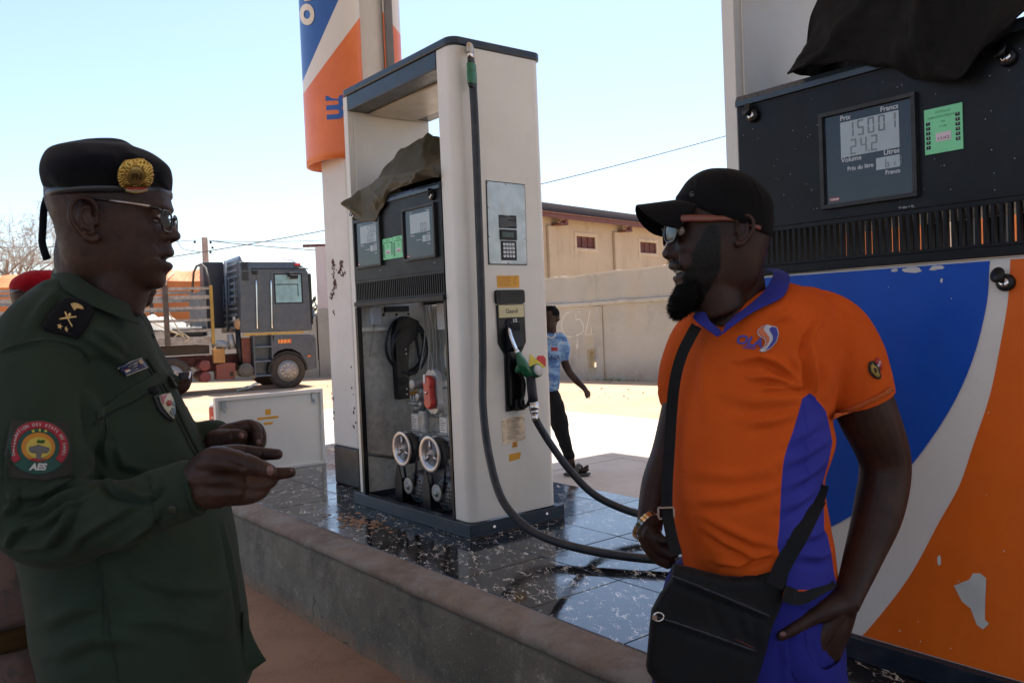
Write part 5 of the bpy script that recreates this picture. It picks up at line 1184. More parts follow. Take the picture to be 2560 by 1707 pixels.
def decal(name, poly, m, bv, root, off=.0012, thick=.0015, step=6, fallback=1.5, smooth=True):
    """a sewn-on piece: the outline is filled, subdivided, laid on the cloth and given thickness"""
    bm = bmesh.new(); vs = [bm.verts.new((p[0], p[1], 0)) for p in poly]; bm.faces.new(vs)
    bmesh.ops.triangulate(bm, faces=bm.faces)
    for _ in range(6):
        e = [x for x in bm.edges if x.calc_length() > step]
        if not e: break
        bmesh.ops.subdivide_edges(bm, edges=e, cuts=1); bmesh.ops.triangulate(bm, faces=bm.faces)
    last = fallback
    for v in bm.verts:
        p = cast(bv, v.co.x, v.co.y, off)
        if p is None: p = P(v.co.x, v.co.y, last)
        v.co = p
    me = bpy.data.meshes.new(name); bm.to_mesh(me); bm.free()
    o = obj_from(me, name, m, None, smooth); 
    vd = Vector((0, 1, 0)); 
    if len(me.polygons) and sum(p.normal.y*p.area for p in me.polygons) > 0: me.flip_normals()
    o.data = me; s = o.modifiers.new('s', 'SOLIDIFY'); s.thickness = thick; s.offset = 0
    local(o, root); return o
def dtext(name, s, at, size, m, bv, root, rot=0., off=.003, bold=.02, shear=0, sx=1., align='CENTER', thick=.0006):
    """lettering laid on cloth, positioned in print units"""
    c = bpy.data.curves.new(name, 'FONT'); c.body = s; c.size = size; c.align_x = align; c.align_y = 'CENTER'; c.offset = bold*size; c.shear = shear; c.resolution_u = 5
    t = bpy.data.objects.new('tmp', c); COL.objects.link(t); dg = bpy.context.evaluated_depsgraph_get(); dg.update(); me = bpy.data.meshes.new_from_object(t.evaluated_get(dg)); bpy.data.objects.remove(t); bpy.data.curves.remove(c)
    for v in me.vertices:
        x, y = v.co.x*sx, v.co.y; X = at[0]+x*cos(rot)+y*sin(rot); Y = at[1]-(y*cos(rot)-x*sin(rot)); p = cast(bv, X, Y, off); v.co = p if p is not None else P(X, Y, 1.5)
    o = obj_from(me, name, m, None, False)
    if len(me.polygons) and sum(p.normal.y*p.area for p in me.polygons) > 0: me.flip_normals()
    local(o, root); return o
def skin_mat(name, c, c2):
    b = NB(name); n = b.noise(14, 8, .7); n2 = b.noise(160, 4)
    k = b.mix(b.ramp(n, .3, .7), tuple(x*.8 for x in c), tuple(x*1.15 for x in c2))
    b.base(k); n3 = b.noise(45, 6, .7); k = b.mix(b.ramp(n3, .5, .75, 0, .5), k, tuple(x*.6 for x in c)); b.base(k); b.rough(b.ramp(n3, .3, .7, .36, .58)); vo = b.n('TexVoronoi', feature='DISTANCE_TO_EDGE'); vo.inputs['Scale'].default_value = 330; b.l(b.co(), vo.inputs['Vector']); b.bump(b.math('ADD', b.math('ADD', n2, b.math('MULTIPLY', n3, .7)), b.ramp(vo.outputs['Distance'], 0, .12, -.5, 0)), .25, .002)
    b.b.inputs['Specular IOR Level'].default_value = .26; return b.m
def cloth_mat(name, c, weave=900, rough=.85, var=.18, sheen=.15, bump=.12):
    b = NB(name); n = b.noise(5, 8, .65); n2 = b.noise(weave, 3); c = colr(c)
    k = b.mix(b.ramp(n, .3, .7), tuple(x*(1-var) for x in c), tuple(min(1, x*(1+var)) for x in c)); k = b.mix(b.ramp(n2, .35, .7, 0, .35), k, tuple(x*.6 for x in c))
    b.base(k); b.rough(rough); b.bump(b.math('ADD', n2, b.math('MULTIPLY', b.noise(26, 5), .6)), bump, .002); b.b.inputs['Sheen Weight'].default_value = sheen*.2; b.b.inputs['Specular IOR Level'].default_value = .12; return b.m
# ------------------------------------------------------------------ heads
def head_grid(prof, back, wid, base, lw, u0, u1, n=112, m=120, ex=2.25, eyes=None, mouth=None, crown=True):
    """head surface from front profile, rear profile and half widths; returns array (m+1, n, 3) in (forward, lateral, up)"""
    G = np.zeros((m+1, n, 3))
    for i in range(m+1):
        u = u0+(u1-u0)*i/m
        fb = float(interp(base, u)[0]); bk = float(interp(back, u)[0]); w_ = float(interp(wid, u)[0]); pr = float(interp(prof, u)[0]); l_ = float(interp(lw, u)[0])
        c = (fb+bk)/2*.6+bk*.4+.0
        c = bk+(fb-bk)*.47
        for j in range(n):
            t = 2*pi*j/n; ct, st = cos(t), sin(t)
            e = ex if ct < 0 else 2.35
            s = w_*math.copysign(abs(st)**(2/e), st); f = c+((fb-c) if ct > 0 else (c-bk))*math.copysign(abs(ct)**(2/e), ct)
            if ct > 0: f += (pr-fb)*math.exp(-(s/l_)**2*1.1)
            G[i, j] = (f, s, u)
    return G
def face_features(G, F):
    f, s, u = G[..., 0], G[..., 1], G[..., 2]
    front = np.clip((f-.02)/.04, 0, 1)
    for (s0, u0, rs, ru, d) in F:
        for sg in ((1, -1) if s0 > 0 else (1,)):
            g = np.exp(-((s-sg*s0)/rs)**2-((u-u0)/ru)**2)*front; f += d*g
    return G
def ear(mb, M, sg, c, w_, h, tilt=.15):
    """ear: helix rim, antihelix, lobe and tragus; M maps (forward, lateral, up) to world"""
    def E(a, b, o): ca, sa = cos(tilt), sin(tilt); return M(c[0]+a*ca-b*sa, sg*(c[1]+o), c[2]+a*sa+b*ca)
    rim = [(.30*w_, -.02*h, .004), (.42*w_, .20*h, .008), (.30*w_, .42*h, .013), (-.05*w_, .50*h, .019), (-.38*w_, .36*h, .023), (-.50*w_, .08*h, .023), (-.40*w_, -.20*h, .018), (-.18*w_, -.40*h, .012), (.08*w_, -.50*h, .008), (.25*w_, -.40*h, .004)]
    mb.tube(catmull([E(*r) for r in rim], 5), [.0040]*5+[.0044]*20+[.0050]*11+[.0072]*10, 9)
    mb.tube(catmull([E(.12*w_, .30*h, .007), E(-.14*w_, .26*h, .012), E(-.24*w_, .02*h, .013), E(-.12*w_, -.20*h, .010), E(.1*w_, -.26*h, .006)], 5), .0040, 8)
    mb.ell(E(.30*w_, -.06*h, .003), .005, .006, .008, 8, 6)
    q = [E(0, .0, .001), E(-.3*w_, .3*h, .012), E(.1*w_, .38*h, .006), E(.26*w_, .1*h, .002), E(.1*w_, -.4*h, .004), E(-.2*w_, -.3*h, .009), E(-.4*w_, .0, .015)]
    mb.tube([E(.05*w_, .40*h, .003), E(-.12*w_, .1*h, .006), E(.02*w_, -.40*h, .003)], [(.010, .004), (.013, .004), (.008, .004)], 10, up=tuple(E(1, 0, 0)-E(0, 0, 0)))
def frame(center, phi, side):
    """axes of a head: phi turns the face from the picture plane towards the camera; side=+1 faces right"""
    v = center-CAMO; v.z = 0; v.normalize(); rt = RT-v*RT.dot(v); rt.normalize()
    fwd = (rt*side*cos(phi)-v*sin(phi)); up = UP.copy(); lat = fwd.cross(up)   # lat points to the head's right
    fwd, lat = fwd.normalized(), lat.normalized()
    return lambda f, s, u: center+fwd*f+lat*s+up*u
def grid_to(mb, G, M):
    m, n = G.shape[:2]; return mb.loft([[M(*G[i, j]) for j in range(n)] for i in range(m)], 0, True)
# ------------------------------------------------------------------ the officer
M_skin = skin_mat('dark_skin', (.027, .0118, .0077), (.046, .0205, .0132))
M_skin2 = skin_mat('dark_skin_warm', (.030, .0165, .0125), (.043, .024, .0175))
M_nail = mat('finger_nail', (.16, .075, .06), .35)
M_teeth = mat('teeth', (.42, .38, .30), .35)
M_uni = cloth_mat('green_uniform_twill', (.023, .036, .023), 1100, .8)
M_ink2 = mat('seam_shadow_thread', (.008, .013, .010), .9)
D0 = 1.50
off_ = thing('person', 'man in dark green uniform and black beret gesturing with both hands', 'person', tuple(P(300, 760, D0).xy)+(0,), 0)
bpy.context.view_layer.update()
k1 = .2551/2100*1.47
def H1(x, y): return (80+.2551*x)/1.08844, (340+.2551*y)/1.08844
hc = P(*H1(807, 797), 1.47); phi = radians(14); Mo = frame(hc, phi, 1)
prof = [((797-y)*k1, (x-807)*k1*.904/.97) for x, y in ((1240, 60), (1330, 420), (1358, 600), (1382, 690), (1374, 735), (1356, 780), (1388, 855), (1432, 905), (1466, 955), (1460, 988), (1420, 1022), (1375, 1036), (1378, 1070), (1402, 1122), (1394, 1160), (1372, 1183), (1350, 1198), (1366, 1222), (1388, 1262), (1376, 1295), (1340, 1325), (1316, 1360), (1318, 1400), (1308, 1445), (1270, 1483), (1150, 1505), (1000, 1530))]
base = [(.13, .06), (.10, .084), (.06, .098), (.035, .1015), (.017, .1035), (.0, .097), (-.015, .0945), (-.03, .094), (-.045, .0945), (-.06, .095), (-.075, .094), (-.09, .093), (-.105, .0895), (-.118, .083), (-.125, .070), (-.135, .045)]
back = [(.13, -.07), (.10, -.10), (.07, -.119), (.0334, -.1227), (.0066, -.1155), (-.0148, -.106), (-.0452, -.099), (-.0755, -.094), (-.10, -.085), (-.125, -.07), (-.135, -.06)]
wid = [(.13, .045), (.10, .062), (.07, .071), (.035, .0765), (.01, .0765), (-.015, .0745), (-.04, .071), (-.065, .0665), (-.09, .060), (-.11, .051), (-.125, .040), (-.135, .028)]
lw = [(.13, .05), (.04, .05), (.02, .034), (.008, .018), (0, .012), (-.012, .0125), (-.024, .0165), (-.034, .0185), (-.042, .019), (-.05, .022), (-.058, .026), (-.07, .030), (-.084, .026), (-.094, .022), (-.105, .024), (-.118, .026), (-.135, .03)]
SF = .891; base = [(a, b*SF) for a, b in base]; back = [(a, b*SF) for a, b in back]
G = head_grid(prof, back, wid, base, lw, -.135, .098)
face_features(G, [(.033, -.001, .017, .010, -.010), (.033, .015, .02, .007, .004), (.047, -.028, .016, .014, .0045), (.0170, -.034, .0085, .008, .0095), (.025, -.055, .006, .012, -.0025), (.045, -.075, .016, .02, .003), (.033, -.017, .014, .006, .002)])
mb = MB(); grid_to(mb, G, Mo)
for sg in (1, -1): ear(mb, Mo, sg, (-.020, .0755, -.016), .042, .068)
dtube(mb, [H1(600, 1100)+(1.475, .062), H1(625, 1330)+(1.478, .065), H1(640, 1500)+(1.485, .068), H1(620, 1700)+(1.495, .072), H1(590, 1900)+(1.5, .075)], 28); mb.ell(Mo(.028, 0, -.098), .052, .046, .034, 20, 12)
mb.tube([Mo(-.02, 0, -.06), Mo(.01, 0, -.11), Mo(-.005, 0, -.16)], [.06, .056, .052], 20)
for a in ((.033, 0),): 
    for sg in (1, -1): mb.ell(Mo(.0715, sg*.033, -.001), .0125, .0125, .0125, 14, 10)
# eyelids, brows
for sg in (1, -1):
    for (du, r_) in ((.0075, .0032), (-.0065, .0028)):
        mb.tube(catmull([Mo(.0775, sg*.018, du*.2-.001), Mo(.084, sg*.026, du-.001), Mo(.083, sg*.036, du-.001), Mo(.0735, sg*.047, du*.2-.001)], 4), r_, 8)
body = remesh(mb, .0022, 2)
co = get_co(body)
# nostrils and the open mouth are pressed in
inv = np.stack([np.array(Mo(1, 0, 0)-Mo(0, 0, 0)), np.array(Mo(0, 1, 0)-Mo(0, 0, 0)), np.array(Mo(0, 0, 1)-Mo(0, 0, 0))]); loc_ = (co-np.array(hc))@inv.T
def press(co, loc_, c, r, vec):
    g = np.exp(-(((loc_-np.array(c))/np.array(r))**2).sum(1)); return co+g[:, None]*(np.array(vec)@inv)
co = press(co, loc_, (.086, 0, -.0715), (.016, .021, .0042), (-.016, 0, 0))
for sg in (1, -1): co = press(co, loc_, (.094, sg*.0085, -.041), (.009, .0045, .004), (-.002, 0, .006))
for sg in (1, -1): co = press(co, loc_, (.076, sg*.032, -.052), (.012, .004, .016), (-.0025, 0, 0))
loc2 = (co-np.array(hc))@inv.T
set_co(body, co); soften(body, np.clip((-.085-loc2[:, 2])/.03, 0, 1)*np.clip((.07-loc2[:, 0])/.03, .25, 1), 40); co = get_co(body); loc_ = (co-np.array(hc))@inv.T
# forehead creases
for uu in (.026, .021): co = co-np.outer(.0008*np.exp(-((loc_[:, 2]-uu-.002*np.cos(loc_[:, 1]*60))/.0013)**2)*(loc_[:, 0] > .07), inv[0])
set_co(body, co); body_bvh_head = bvh_of(body)
# hands and forearms join the same skin
def H2(x, y): return (440+.17857*x)/1.08844, (1020+.17857*y)/1.08844
def hpts(L): return [H2(p[0], p[1])+(p[2], p[3]) for p in L]
hm = MB()
dtube(hm, hpts([(-500, 1390, 1.257, .027), (-100, 1180, 1.253, .029), (180, 1060, 1.25, .032), (420, 1000, 1.25, .034)]), 18)
for L in ([(350, 860, 1.235, .022), (560, 740, 1.222, .0225), (800, 740, 1.212, .0175), (1050, 800, 1.205, .0148), (1200, 845, 1.205, .0125), (1325, 880, 1.205, .0098)],
          [(400, 820, 1.26, .021), (650, 680, 1.268, .0175), (900, 620, 1.28, .0125), (1200, 640, 1.285, .0105), (1425, 645, 1.287, .0085)],
          [(420, 930, 1.255, .024), (760, 850, 1.265, .018), (1120, 880, 1.27, .0128), (1400, 915, 1.27, .0102), (1615, 897, 1.27, .0082)],
          [(420, 1060, 1.25, .026), (780, 1040, 1.255, .020), (1120, 1080, 1.262, .0132), (1300, 1030, 1.272, .0112), (1380, 960, 1.288, .0092)],
          [(420, 1160, 1.245, .024), (740, 1190, 1.248, .020), (1020, 1230, 1.255, .0130), (1200, 1160, 1.268, .0108), (1260, 1060, 1.285, .0088)],
          [(350, 1120, 1.24, .028), (560, 1120, 1.235, .031), (760, 1100, 1.24, .026)], [(350, 950, 1.235, .028), (600, 930, 1.232, .030), (820, 900, 1.238, .022)]): dtube(hm, hpts(L), 14)
# the far hand, fingers curled
dtube(hm, hpts([(150, 700, 1.64, .034), (400, 520, 1.60, .031), (560, 460, 1.585, .030)]), 18)
for L in ([(560, 470, 1.57, .024), (740, 420, 1.56, .017), (850, 390, 1.555, .0138), (930, 385, 1.553, .0108)],
          [(600, 430, 1.585, .026), (860, 300, 1.585, .0165), (1040, 245, 1.583, .0125), (1130, 330, 1.575, .0105), (1135, 480, 1.572, .0085)],
          [(620, 450, 1.60, .026), (900, 300, 1.605, .0165), (1110, 270, 1.605, .0128), (1190, 390, 1.60, .0108), (1180, 520, 1.595, .009)],
          [(620, 500, 1.61, .024), (900, 400, 1.62, .016), (1120, 350, 1.62, .0122), (1195, 470, 1.612, .0105), (1130, 570, 1.60, .0088)],
          [(620, 540, 1.61, .022), (860, 500, 1.625, .015), (1040, 480, 1.63, .011), (1120, 560, 1.622, .0095), (1050, 610, 1.612, .0082)], [(620, 480, 1.59, .028), (760, 470, 1.592, .027), (860, 430, 1.6, .02)]): dtube(hm, hpts(L), 14)
hands = remesh(hm, .0022, 3)
co = get_co(hands); no = get_no(hands); D = toD(co)
for L, a_, w__ in (([(860, 690), (880, 850)], -.0022, 4.5), ([(930, 680), (950, 840)], -.002, 3.5), ([(1180, 790), (1170, 900)], -.0016, 3.5), ([(980, 560), (970, 660)], -.0016, 3.5), ([(1200, 590), (1195, 690)], -.0016, 3.5), ([(1420, 850), (1410, 980)], -.0014, 3.5), ([(1000, 200), (1060, 330)], -.0018, 4), ([(1080, 330), (1190, 340)], -.0016, 4), ([(780, 340), (800, 470)], -.0016, 4), ([(560, 700), (900, 830)], -.0022, 8), ([(520, 960), (980, 980)], -.0026, 8), ([(480, 1120), (940, 1150)], -.0024, 8), ([(300, 900), (420, 1250)], -.0018, 9)):
    p0, p1_ = np.array(H2(*L[0])), np.array(H2(*L[1])); ab = p1_-p0; t = np.clip(((D-p0)@ab)/(ab@ab), 0, 1); ds = np.linalg.norm(D-p0-t[:, None]*ab, axis=1); co += no*(a_*np.exp(-(ds/w__)**2))[:, None]
set_co(hands, co)
# torso core and legs under the clothes belong to the same body
core = MB(); sil_loft(core, [(150, 690, 270, 690, 1.5, .09), (60, 800, 300, 800, 1.52, .15), (30, 1000, 400, 1000, 1.53, .15), (90, 1250, 470, 1250, 1.53, .15), (110, 1500, 470, 1500, 1.53, .15), (120, 1620, 460, 1620, 1.53, .14)], 24, 3)
for dx, dd in ((-20, -.09), (20, .10)): dtube(core, [(280+dx, 1600, 1.53+dd, .09), (275+dx, 2100, 1.53+dd, .06), (270+dx, 2520, 1.53+dd, .05)], 14)
dtube(core, [(130, 760, 1.42, .05), (85, 1000, 1.32, .045), (95, 1190, 1.28, .042), (300, 1172, 1.26, .036), (440, 1121, 1.25, .032)], 12)
dtube(core, [(240, 780, 1.66, .05), (330, 1000, 1.74, .045), (380, 1060, 1.68, .038), (490, 1015, 1.60, .032)], 12)
cm = remesh(core, .008, 1)
bmj = bmesh.new()
for me in (body, hands, cm): bmj.from_mesh(me)
full = bpy.data.meshes.new('body'); bmj.to_mesh(full); bmj.free()
local(obj_from(full, 'body', M_skin, None), off_)
# shirt
sh = MB()
sil_loft(sh, [(132, 640, 300, 700, 1.485, .078), (112, 672, 322, 728, 1.495, .115), (62, 735, 345, 775, 1.51, .185), (0, 800, 368, 830, 1.53, .212), (-50, 880, 402, 890, 1.535, .215), (-70, 960, 436, 955, 1.535, .215), (-72, 1050, 478, 1040, 1.535, .215), (-40, 1130, 516, 1125, 1.535, .22), (8, 1200, 536, 1195, 1.535, .22), (40, 1290, 548, 1275, 1.535, .22), (55, 1380, 562, 1370, 1.535, .22), (68, 1470, 572, 1455, 1.535, .22), (92, 1560, 575, 1520, 1.535, .215), (110, 1650, 520, 1580, 1.535, .21), (125, 1720, 470, 1640, 1.535, .205)], 72, 5, 2.15)
dtube(sh, [(150, 745, 1.44, .082), (118, 800, 1.40, .090), (98, 880, 1.36, .0900), (88, 960, 1.33, .0880), (82, 1050, 1.30, .084), (84, 1130, 1.282, .078), (96, 1190, 1.272, .068), (150, 1205, 1.265, .063), (215, 1186, 1.258, .056), (300, 1174, 1.252, .0485), (372, 1146, 1.25, .0455), (436, 1122, 1.25, .0430)], 26, 6)
dtube(sh, [(230, 760, 1.63, .085), (300, 900, 1.72, .08), (350, 1040, 1.74, .07), (410, 1050, 1.68, .055), (470, 1020, 1.615, .043), (492, 1012, 1.595, .040)], 20, 5)
shirt = remesh(sh, .0042, 5)
def Z2(x, y): return .4437*x, 872.8+.4437*y
def Z1(x, y): return .41023*x, 275.6+.41023*y
def Z5(x, y): return .2344*x, 459.4+.2344*y
FL = []
def fz(fn, pts, h, w__): FL.append(([fn(*p) for p in pts], h, w__))
fz(Z2, [(60, 610), (190, 600), (300, 545), (420, 520), (470, 480)], .0065, 9)
fz(Z2, [(100, 690), (230, 660), (360, 590), (470, 545)], .006, 9)
fz(Z2, [(130, 780), (240, 740), (330, 650), (440, 600)], .005, 8)
fz(Z2, [(100, 870), (250, 850), (320, 760), (370, 620)], .007, 11)
fz(Z2, [(350, 900), (420, 800), (560, 720), (700, 640)], .005, 12)
fz(Z2, [(430, 930), (620, 860), (780, 740), (830, 640)], .0035, 10)
fz(Z2, [(540, 500), (600, 570), (760, 610)], .007, 9); fz(Z2, [(640, 560), (720, 600), (790, 600), (830, 540)], .005, 7)
fz(Z2, [(20, 700), (70, 640), (60, 560)], .006, 9); fz(Z2, [(30, 860), (80, 780), (150, 740)], .006, 8)
fz(Z2, [(70, 250), (40, 420), (35, 560)], .004, 6)
fz(Z5, [(0, 1480), (160, 1430), (330, 1390), (480, 1380)], .0025, 5); fz(Z5, [(480, 1380), (650, 1400), (800, 1440), (900, 1560)], .0022, 5)
fz(Z5, [(260, 1300), (430, 1050), (560, 900)], .004, 14); fz(Z5, [(820, 1450), (1000, 1500), (1200, 1600)], .004, 16); fz(Z5, [(840, 1330), (1000, 1420), (1180, 1560)], .0045, 14); fz(Z5, [(900, 1250), (1050, 1320), (1220, 1480)], .004, 12)
fz(Z2, [(500, 120), (520, 300), (560, 420)], .006, 14); fz(Z2, [(470, 60), (490, 200), (500, 330)], .006, 12); fz(Z2, [(600, 340), (640, 440), (760, 470)], .004, 12)
fz(Z2, [(500, 920), (545, 1100), (560, 1300), (610, 1540)], .0022, 4.5)
fz(Z2, [(230, 1260), (400, 1180), (520, 1150)], .004, 22); fz(Z2, [(300, 1420), (480, 1330), (700, 1340)], .005, 24); fz(Z2, [(700, 1000), (900, 1080), (1130, 1080)], .004, 20); fz(Z2, [(650, 1250), (850, 1240), (1100, 1320)], .0035, 20)
fz(Z2, [(1150, 730), (1190, 900), (1230, 1100), (1250, 1280)], .003, 6)
folds(shirt, [(a, h*2.0, w__*.85) for a, h, w__ in FL], .0040, 10, 2, .0013, 33)
so_ = local(obj_from(shirt, 'uniform_shirt', M_uni, None), off_)
sb = bvh_of(shirt); 
shirt_w = shirt.copy(); shirt_w.transform(off_.matrix_world); sb = bvh_of(shirt_w)
# cuff band, placket, pockets, seams as raised strips
def strip(name, pts, w__, m, off=.0015, thick=.0018, root=off_, bv=sb):
    L, R = [], []
    for i, p in enumerate(pts):
        a = np.array(pts[max(0, i-1)], float); b = np.array(pts[min(len(pts)-1, i+1)], float); t = (b-a)/np.linalg.norm(b-a); n_ = np.array([-t[1], t[0]])*w__/2; L.append(tuple(np.array(p)+n_)); R.append(tuple(np.array(p)-n_))
    return decal(name, L+R[::-1], m, bv, root, off, thick, 9)
def dense(fn, pts, k=4): return [fn(p.x, p.y) for p in catmull([(a, b, 0) for a, b in pts], k)]
strip('placket', dense(Z2, [(770, -120), (850, 0), (905, 90), (975, 240), (1040, 360), (1085, 440)]), 20, M_uni, .002, .003)
strip('placket_seam', dense(Z2, [(735, -110), (815, 10), (870, 100), (935, 240), (1000, 370), (1050, 440)]), 3.5, M_ink2, .0012, .001)
strip('pocket_flap', dense(Z2, [(480, 230), (580, 165), (700, 110), (800, 40), (860, 10), (900, 25)]), 3, M_ink2, .0014, .0014)
decal('chest_flap', [Z2(500, 160), Z2(640, 60), Z2(760, -10), Z2(840, -60), Z2(900, 20), Z2(860, 8), Z2(800, 36), Z2(700, 106), Z2(580, 160), Z2(500, 205)], M_uni, sb, off_, .002, .003, 8)
strip('side_seam', dense(Z2, [(500, 925), (530, 1060), (550, 1200), (575, 1340), (600, 1480), (615, 1565)]), 2.2, M_ink2, .0006, .0008)
strip('yoke_seam', dense(Z5, [(10, 1480), (160, 1425), (330, 1385), (470, 1370)]), 2.0, M_ink2, .0006, .0008)
strip('sleeve_seam', dense(Z5, [(480, 1372), (640, 1400), (760, 1440), (830, 1500), (880, 1600)]), 2.0, M_ink2, .0006, .0008)
strip('cuff_seam', dense(Z2, [(765, 500), (785, 580), (790, 640), (800, 720), (830, 760)]), 2.2, M_ink2, .0008, .001)
strip('cuff_edge', dense(Z2, [(985, 425), (972, 480), (968, 540), (985, 620), (1010, 670), (1060, 680)]), 7, M_uni, .002, .003)
bt = MB(); bt.lathe([(0, 0), (.0055, 0), (.006, .002), (.004, .003), (0, .0028)], 14)
M_btn = mat('olive_button', (.022, .026, .018), .4)
for (x, y) in (Z2(895, 665), Z2(790, -230), Z2(960, 150), Z2(1030, 330)):
    p = cast(sb, x, y, .001); h = sb.ray_cast(CAMO, ray(x, y).normalized())
    if p is None: continue
    o = bt.build('button', M_btn, None); o.matrix_world = Matrix.Translation(p) @ h[1].to_track_quat('Z', 'Y').to_matrix().to_4x4(); w__ = o.matrix_world.copy(); o.parent = off_; o.matrix_world = w__
# collar
def ribbon(name, top, bot, m, root, thick=.0025, nv=6, curl=.0):
    a = catmull([P(*p) for p in top], 6); b = catmull([P(*p) for p in bot], 6); n_ = len(a); q = MB()
    def f(u, v):
        i = min(n_-1, int(round(u*(n_-1)))); p = a[i].lerp(b[i], v); return p+Vector((0, -curl*sin(pi*v), 0))
    q.grid(f, n_-1, nv); me = q.mesh(name, m); o = obj_from(me, name, m, None); local(o, root); s = o.modifiers.new('s', 'SOLIDIFY'); s.thickness = thick; s.offset = 0; s = o.modifiers.new('b', 'SUBSURF'); s.levels = s.render_levels = 1; return o
ribbon('collar', [Z1(322, 800)+(1.515,), Z1(345, 800)+(1.455,), Z1(420, 860)+(1.418,), Z1(520, 930)+(1.405,), Z1(620, 985)+(1.405,), Z1(690, 1018)+(1.415,), Z1(720, 1025)+(1.428,)], [Z1(288, 915)+(1.53,), Z1(305, 925)+(1.43,), Z1(385, 972)+(1.385,), Z1(500, 1035)+(1.372,), Z1(610, 1080)+(1.37,), Z1(700, 1118)+(1.375,), Z1(785, 1150)+(1.382,)], M_uni, off_, .004, 8, .006)
ribbon('collar_far', [Z1(345, 830)+(1.525,), Z1(420, 865)+(1.575,), Z1(560, 930)+(1.58,), Z1(700, 1000)+(1.555,), Z1(732, 985)+(1.53,)], [Z1(320, 915)+(1.54,), Z1(400, 980)+(1.62,), Z1(560, 1060)+(1.62,), Z1(760, 1090)+(1.60,), Z1(800, 1120)+(1.57,)], M_uni, off_, .004, 6)
# epaulette slide with rank
M_ep = cloth_mat('black_epaulette', (.006, .006, .008), 700)
M_gold = mat('gold_thread', (.55, .40, .17), .45, metal=.3, var=.2, vs=60)
ep = decal('epaulette', [Z5(*p) for p in ((690, 985), (850, 1015), (905, 1075), (915, 1120), (880, 1215), (820, 1310), (765, 1365), (600, 1330), (440, 1292), (428, 1270), (490, 1180), (560, 1080), (610, 1015))], M_ep, sb, off_, .0045, .006, 7)
def star(c, r, rot=0, n=5, k=.42): return [(c[0]+(r if i % 2 == 0 else r*k)*sin(pi*i/n+rot), c[1]-(r if i % 2 == 0 else r*k)*cos(pi*i/n+rot)) for i in range(2*n)]
def gp(name, pts, m=M_gold, off=.0092, th=.0016): return decal(name, pts, m, sb, off_, off, th, 30, smooth=False)
gp('rank_star', star(Z5(577, 1268), 6.5, .3)); gp('rank_star', star(Z5(655, 1287), 6.5, .3))
def bar(a, b, w__): a, b = np.array(Z5(*a)), np.array(Z5(*b)); t = (b-a)/np.linalg.norm(b-a); n_ = np.array([-t[1], t[0]])*w__/2; return [tuple(a+n_), tuple(a-n_), tuple(b-n_*.7), tuple(b+n_*.7)]
gp('crossed_baton', bar((640, 1135), (725, 1258), 3.4)); gp('crossed_sword', bar((578, 1200), (758, 1180), 2.8)); gp('rank_leaf', [Z5(*p) for p in ((680, 1165), (700, 1145), (712, 1160), (695, 1180))])
fan = [Z5(*p) for p in ((735, 1118), (742, 1092), (700, 1062), (735, 1052), (775, 1062), (805, 1085), (818, 1112), (785, 1105), (760, 1100), (745, 1120))]
gp('fan_emblem', fan)
# round sleeve patch
def circ(c, rx, ry, n=36, a0=0, a1=360): return [(c[0]+rx*cos(radians(a0+(a1-a0)*i/n)), c[1]-ry*sin(radians(a0+(a1-a0)*i/n))) for i in range(n+(a1-a0 < 360))]
def PP(x, y): return (.1148*x)/1.08844, (1030+.1148*y)/1.08844
pc = PP(830, 775); rx, ry = 650*.1148/1.08844, 585*.1148/1.08844
decal('patch_square', [PP(250, 180), PP(1500, 240), PP(1560, 1380), PP(1000, 1500), PP(200, 1420), PP(130, 900)], mat('velcro_olive', (.022, .021, .016), .9), sb, off_, .0015, .002, 9)
pt_ = decal('sleeve_patch', circ(pc, rx, ry), mat('patch_green', (.008, .055, .042), .75), sb, off_, .0028, .002, 6)
arc = circ(pc, rx*.955, ry*.955, 40, -38, 218)+circ(pc, rx*.69, ry*.69, 40, -38, 218)[::-1]
decal('patch_red_band', arc, mat('patch_red', (.26, .008, .02), .7), sb, off_, .0045, .0008, 8)
decal('patch_sun_rim', circ(pc, rx*.535, ry*.535), mat('patch_amber', (.42, .16, .01), .7), sb, off_, .0045, .0008, 8)
decal('patch_sun', circ((pc[0]+1, pc[1]+2), rx*.40, ry*.40), mat('patch_yellow', (.42, .32, .05), .7), sb, off_, .0054, .0008, 8)
decal('patch_tree_crown', [PP(*p) for p in ((640, 850), (650, 780), (740, 760), (830, 725), (920, 760), (1040, 790), (1060, 850), (1000, 910), (900, 900), (880, 1000), (960, 1030), (880, 1060), (740, 1030), (790, 1000), (780, 910), (690, 900))], mat('patch_grey', (.10, .095, .09), .8), sb, off_, .0064, .0008, 8)
decal('patch_map', [PP(*p) for p in ((780, 690), (830, 610), (860, 640), (960, 620), (955, 690), (900, 700), (830, 690))], mat('patch_dark_green', (.02, .08, .01), .8), sb, off_, .0064, .0008, 8)
decal('patch_earth', [PP(*p) for p in ((640, 1030), (760, 1020), (880, 1050), (1000, 1025), (930, 1075), (800, 1085), (700, 1065))], mat('patch_red', (.26, .008, .02), .7), sb, off_, .0066, .0008, 8)
M_pw = mat('patch_white_thread', (.42, .42, .40), .7); M_py = mat('patch_star', (.42, .40, .05), .7)
for (x, y) in ((725, 430), (858, 412), (982, 430)): decal('patch_star', star(PP(x, y), 4.6), M_py, sb, off_, .0048, .0008, 30, smooth=False)
s = 'CONFEDERATION DES ETATS DU SAHEL'
for i, ch in enumerate(s):
    if ch == ' ': continue
    a = 202-(202+22)*(i+.3)/(len(s)-.4); r_ = .82; c_ = (pc[0]+rx*r_*cos(radians(a)), pc[1]-ry*r_*sin(radians(a))); dtext('patch_letter', ch, c_, 9.2, M_pw, sb, off_, radians(90-a), .0058, .02, 0, .9)
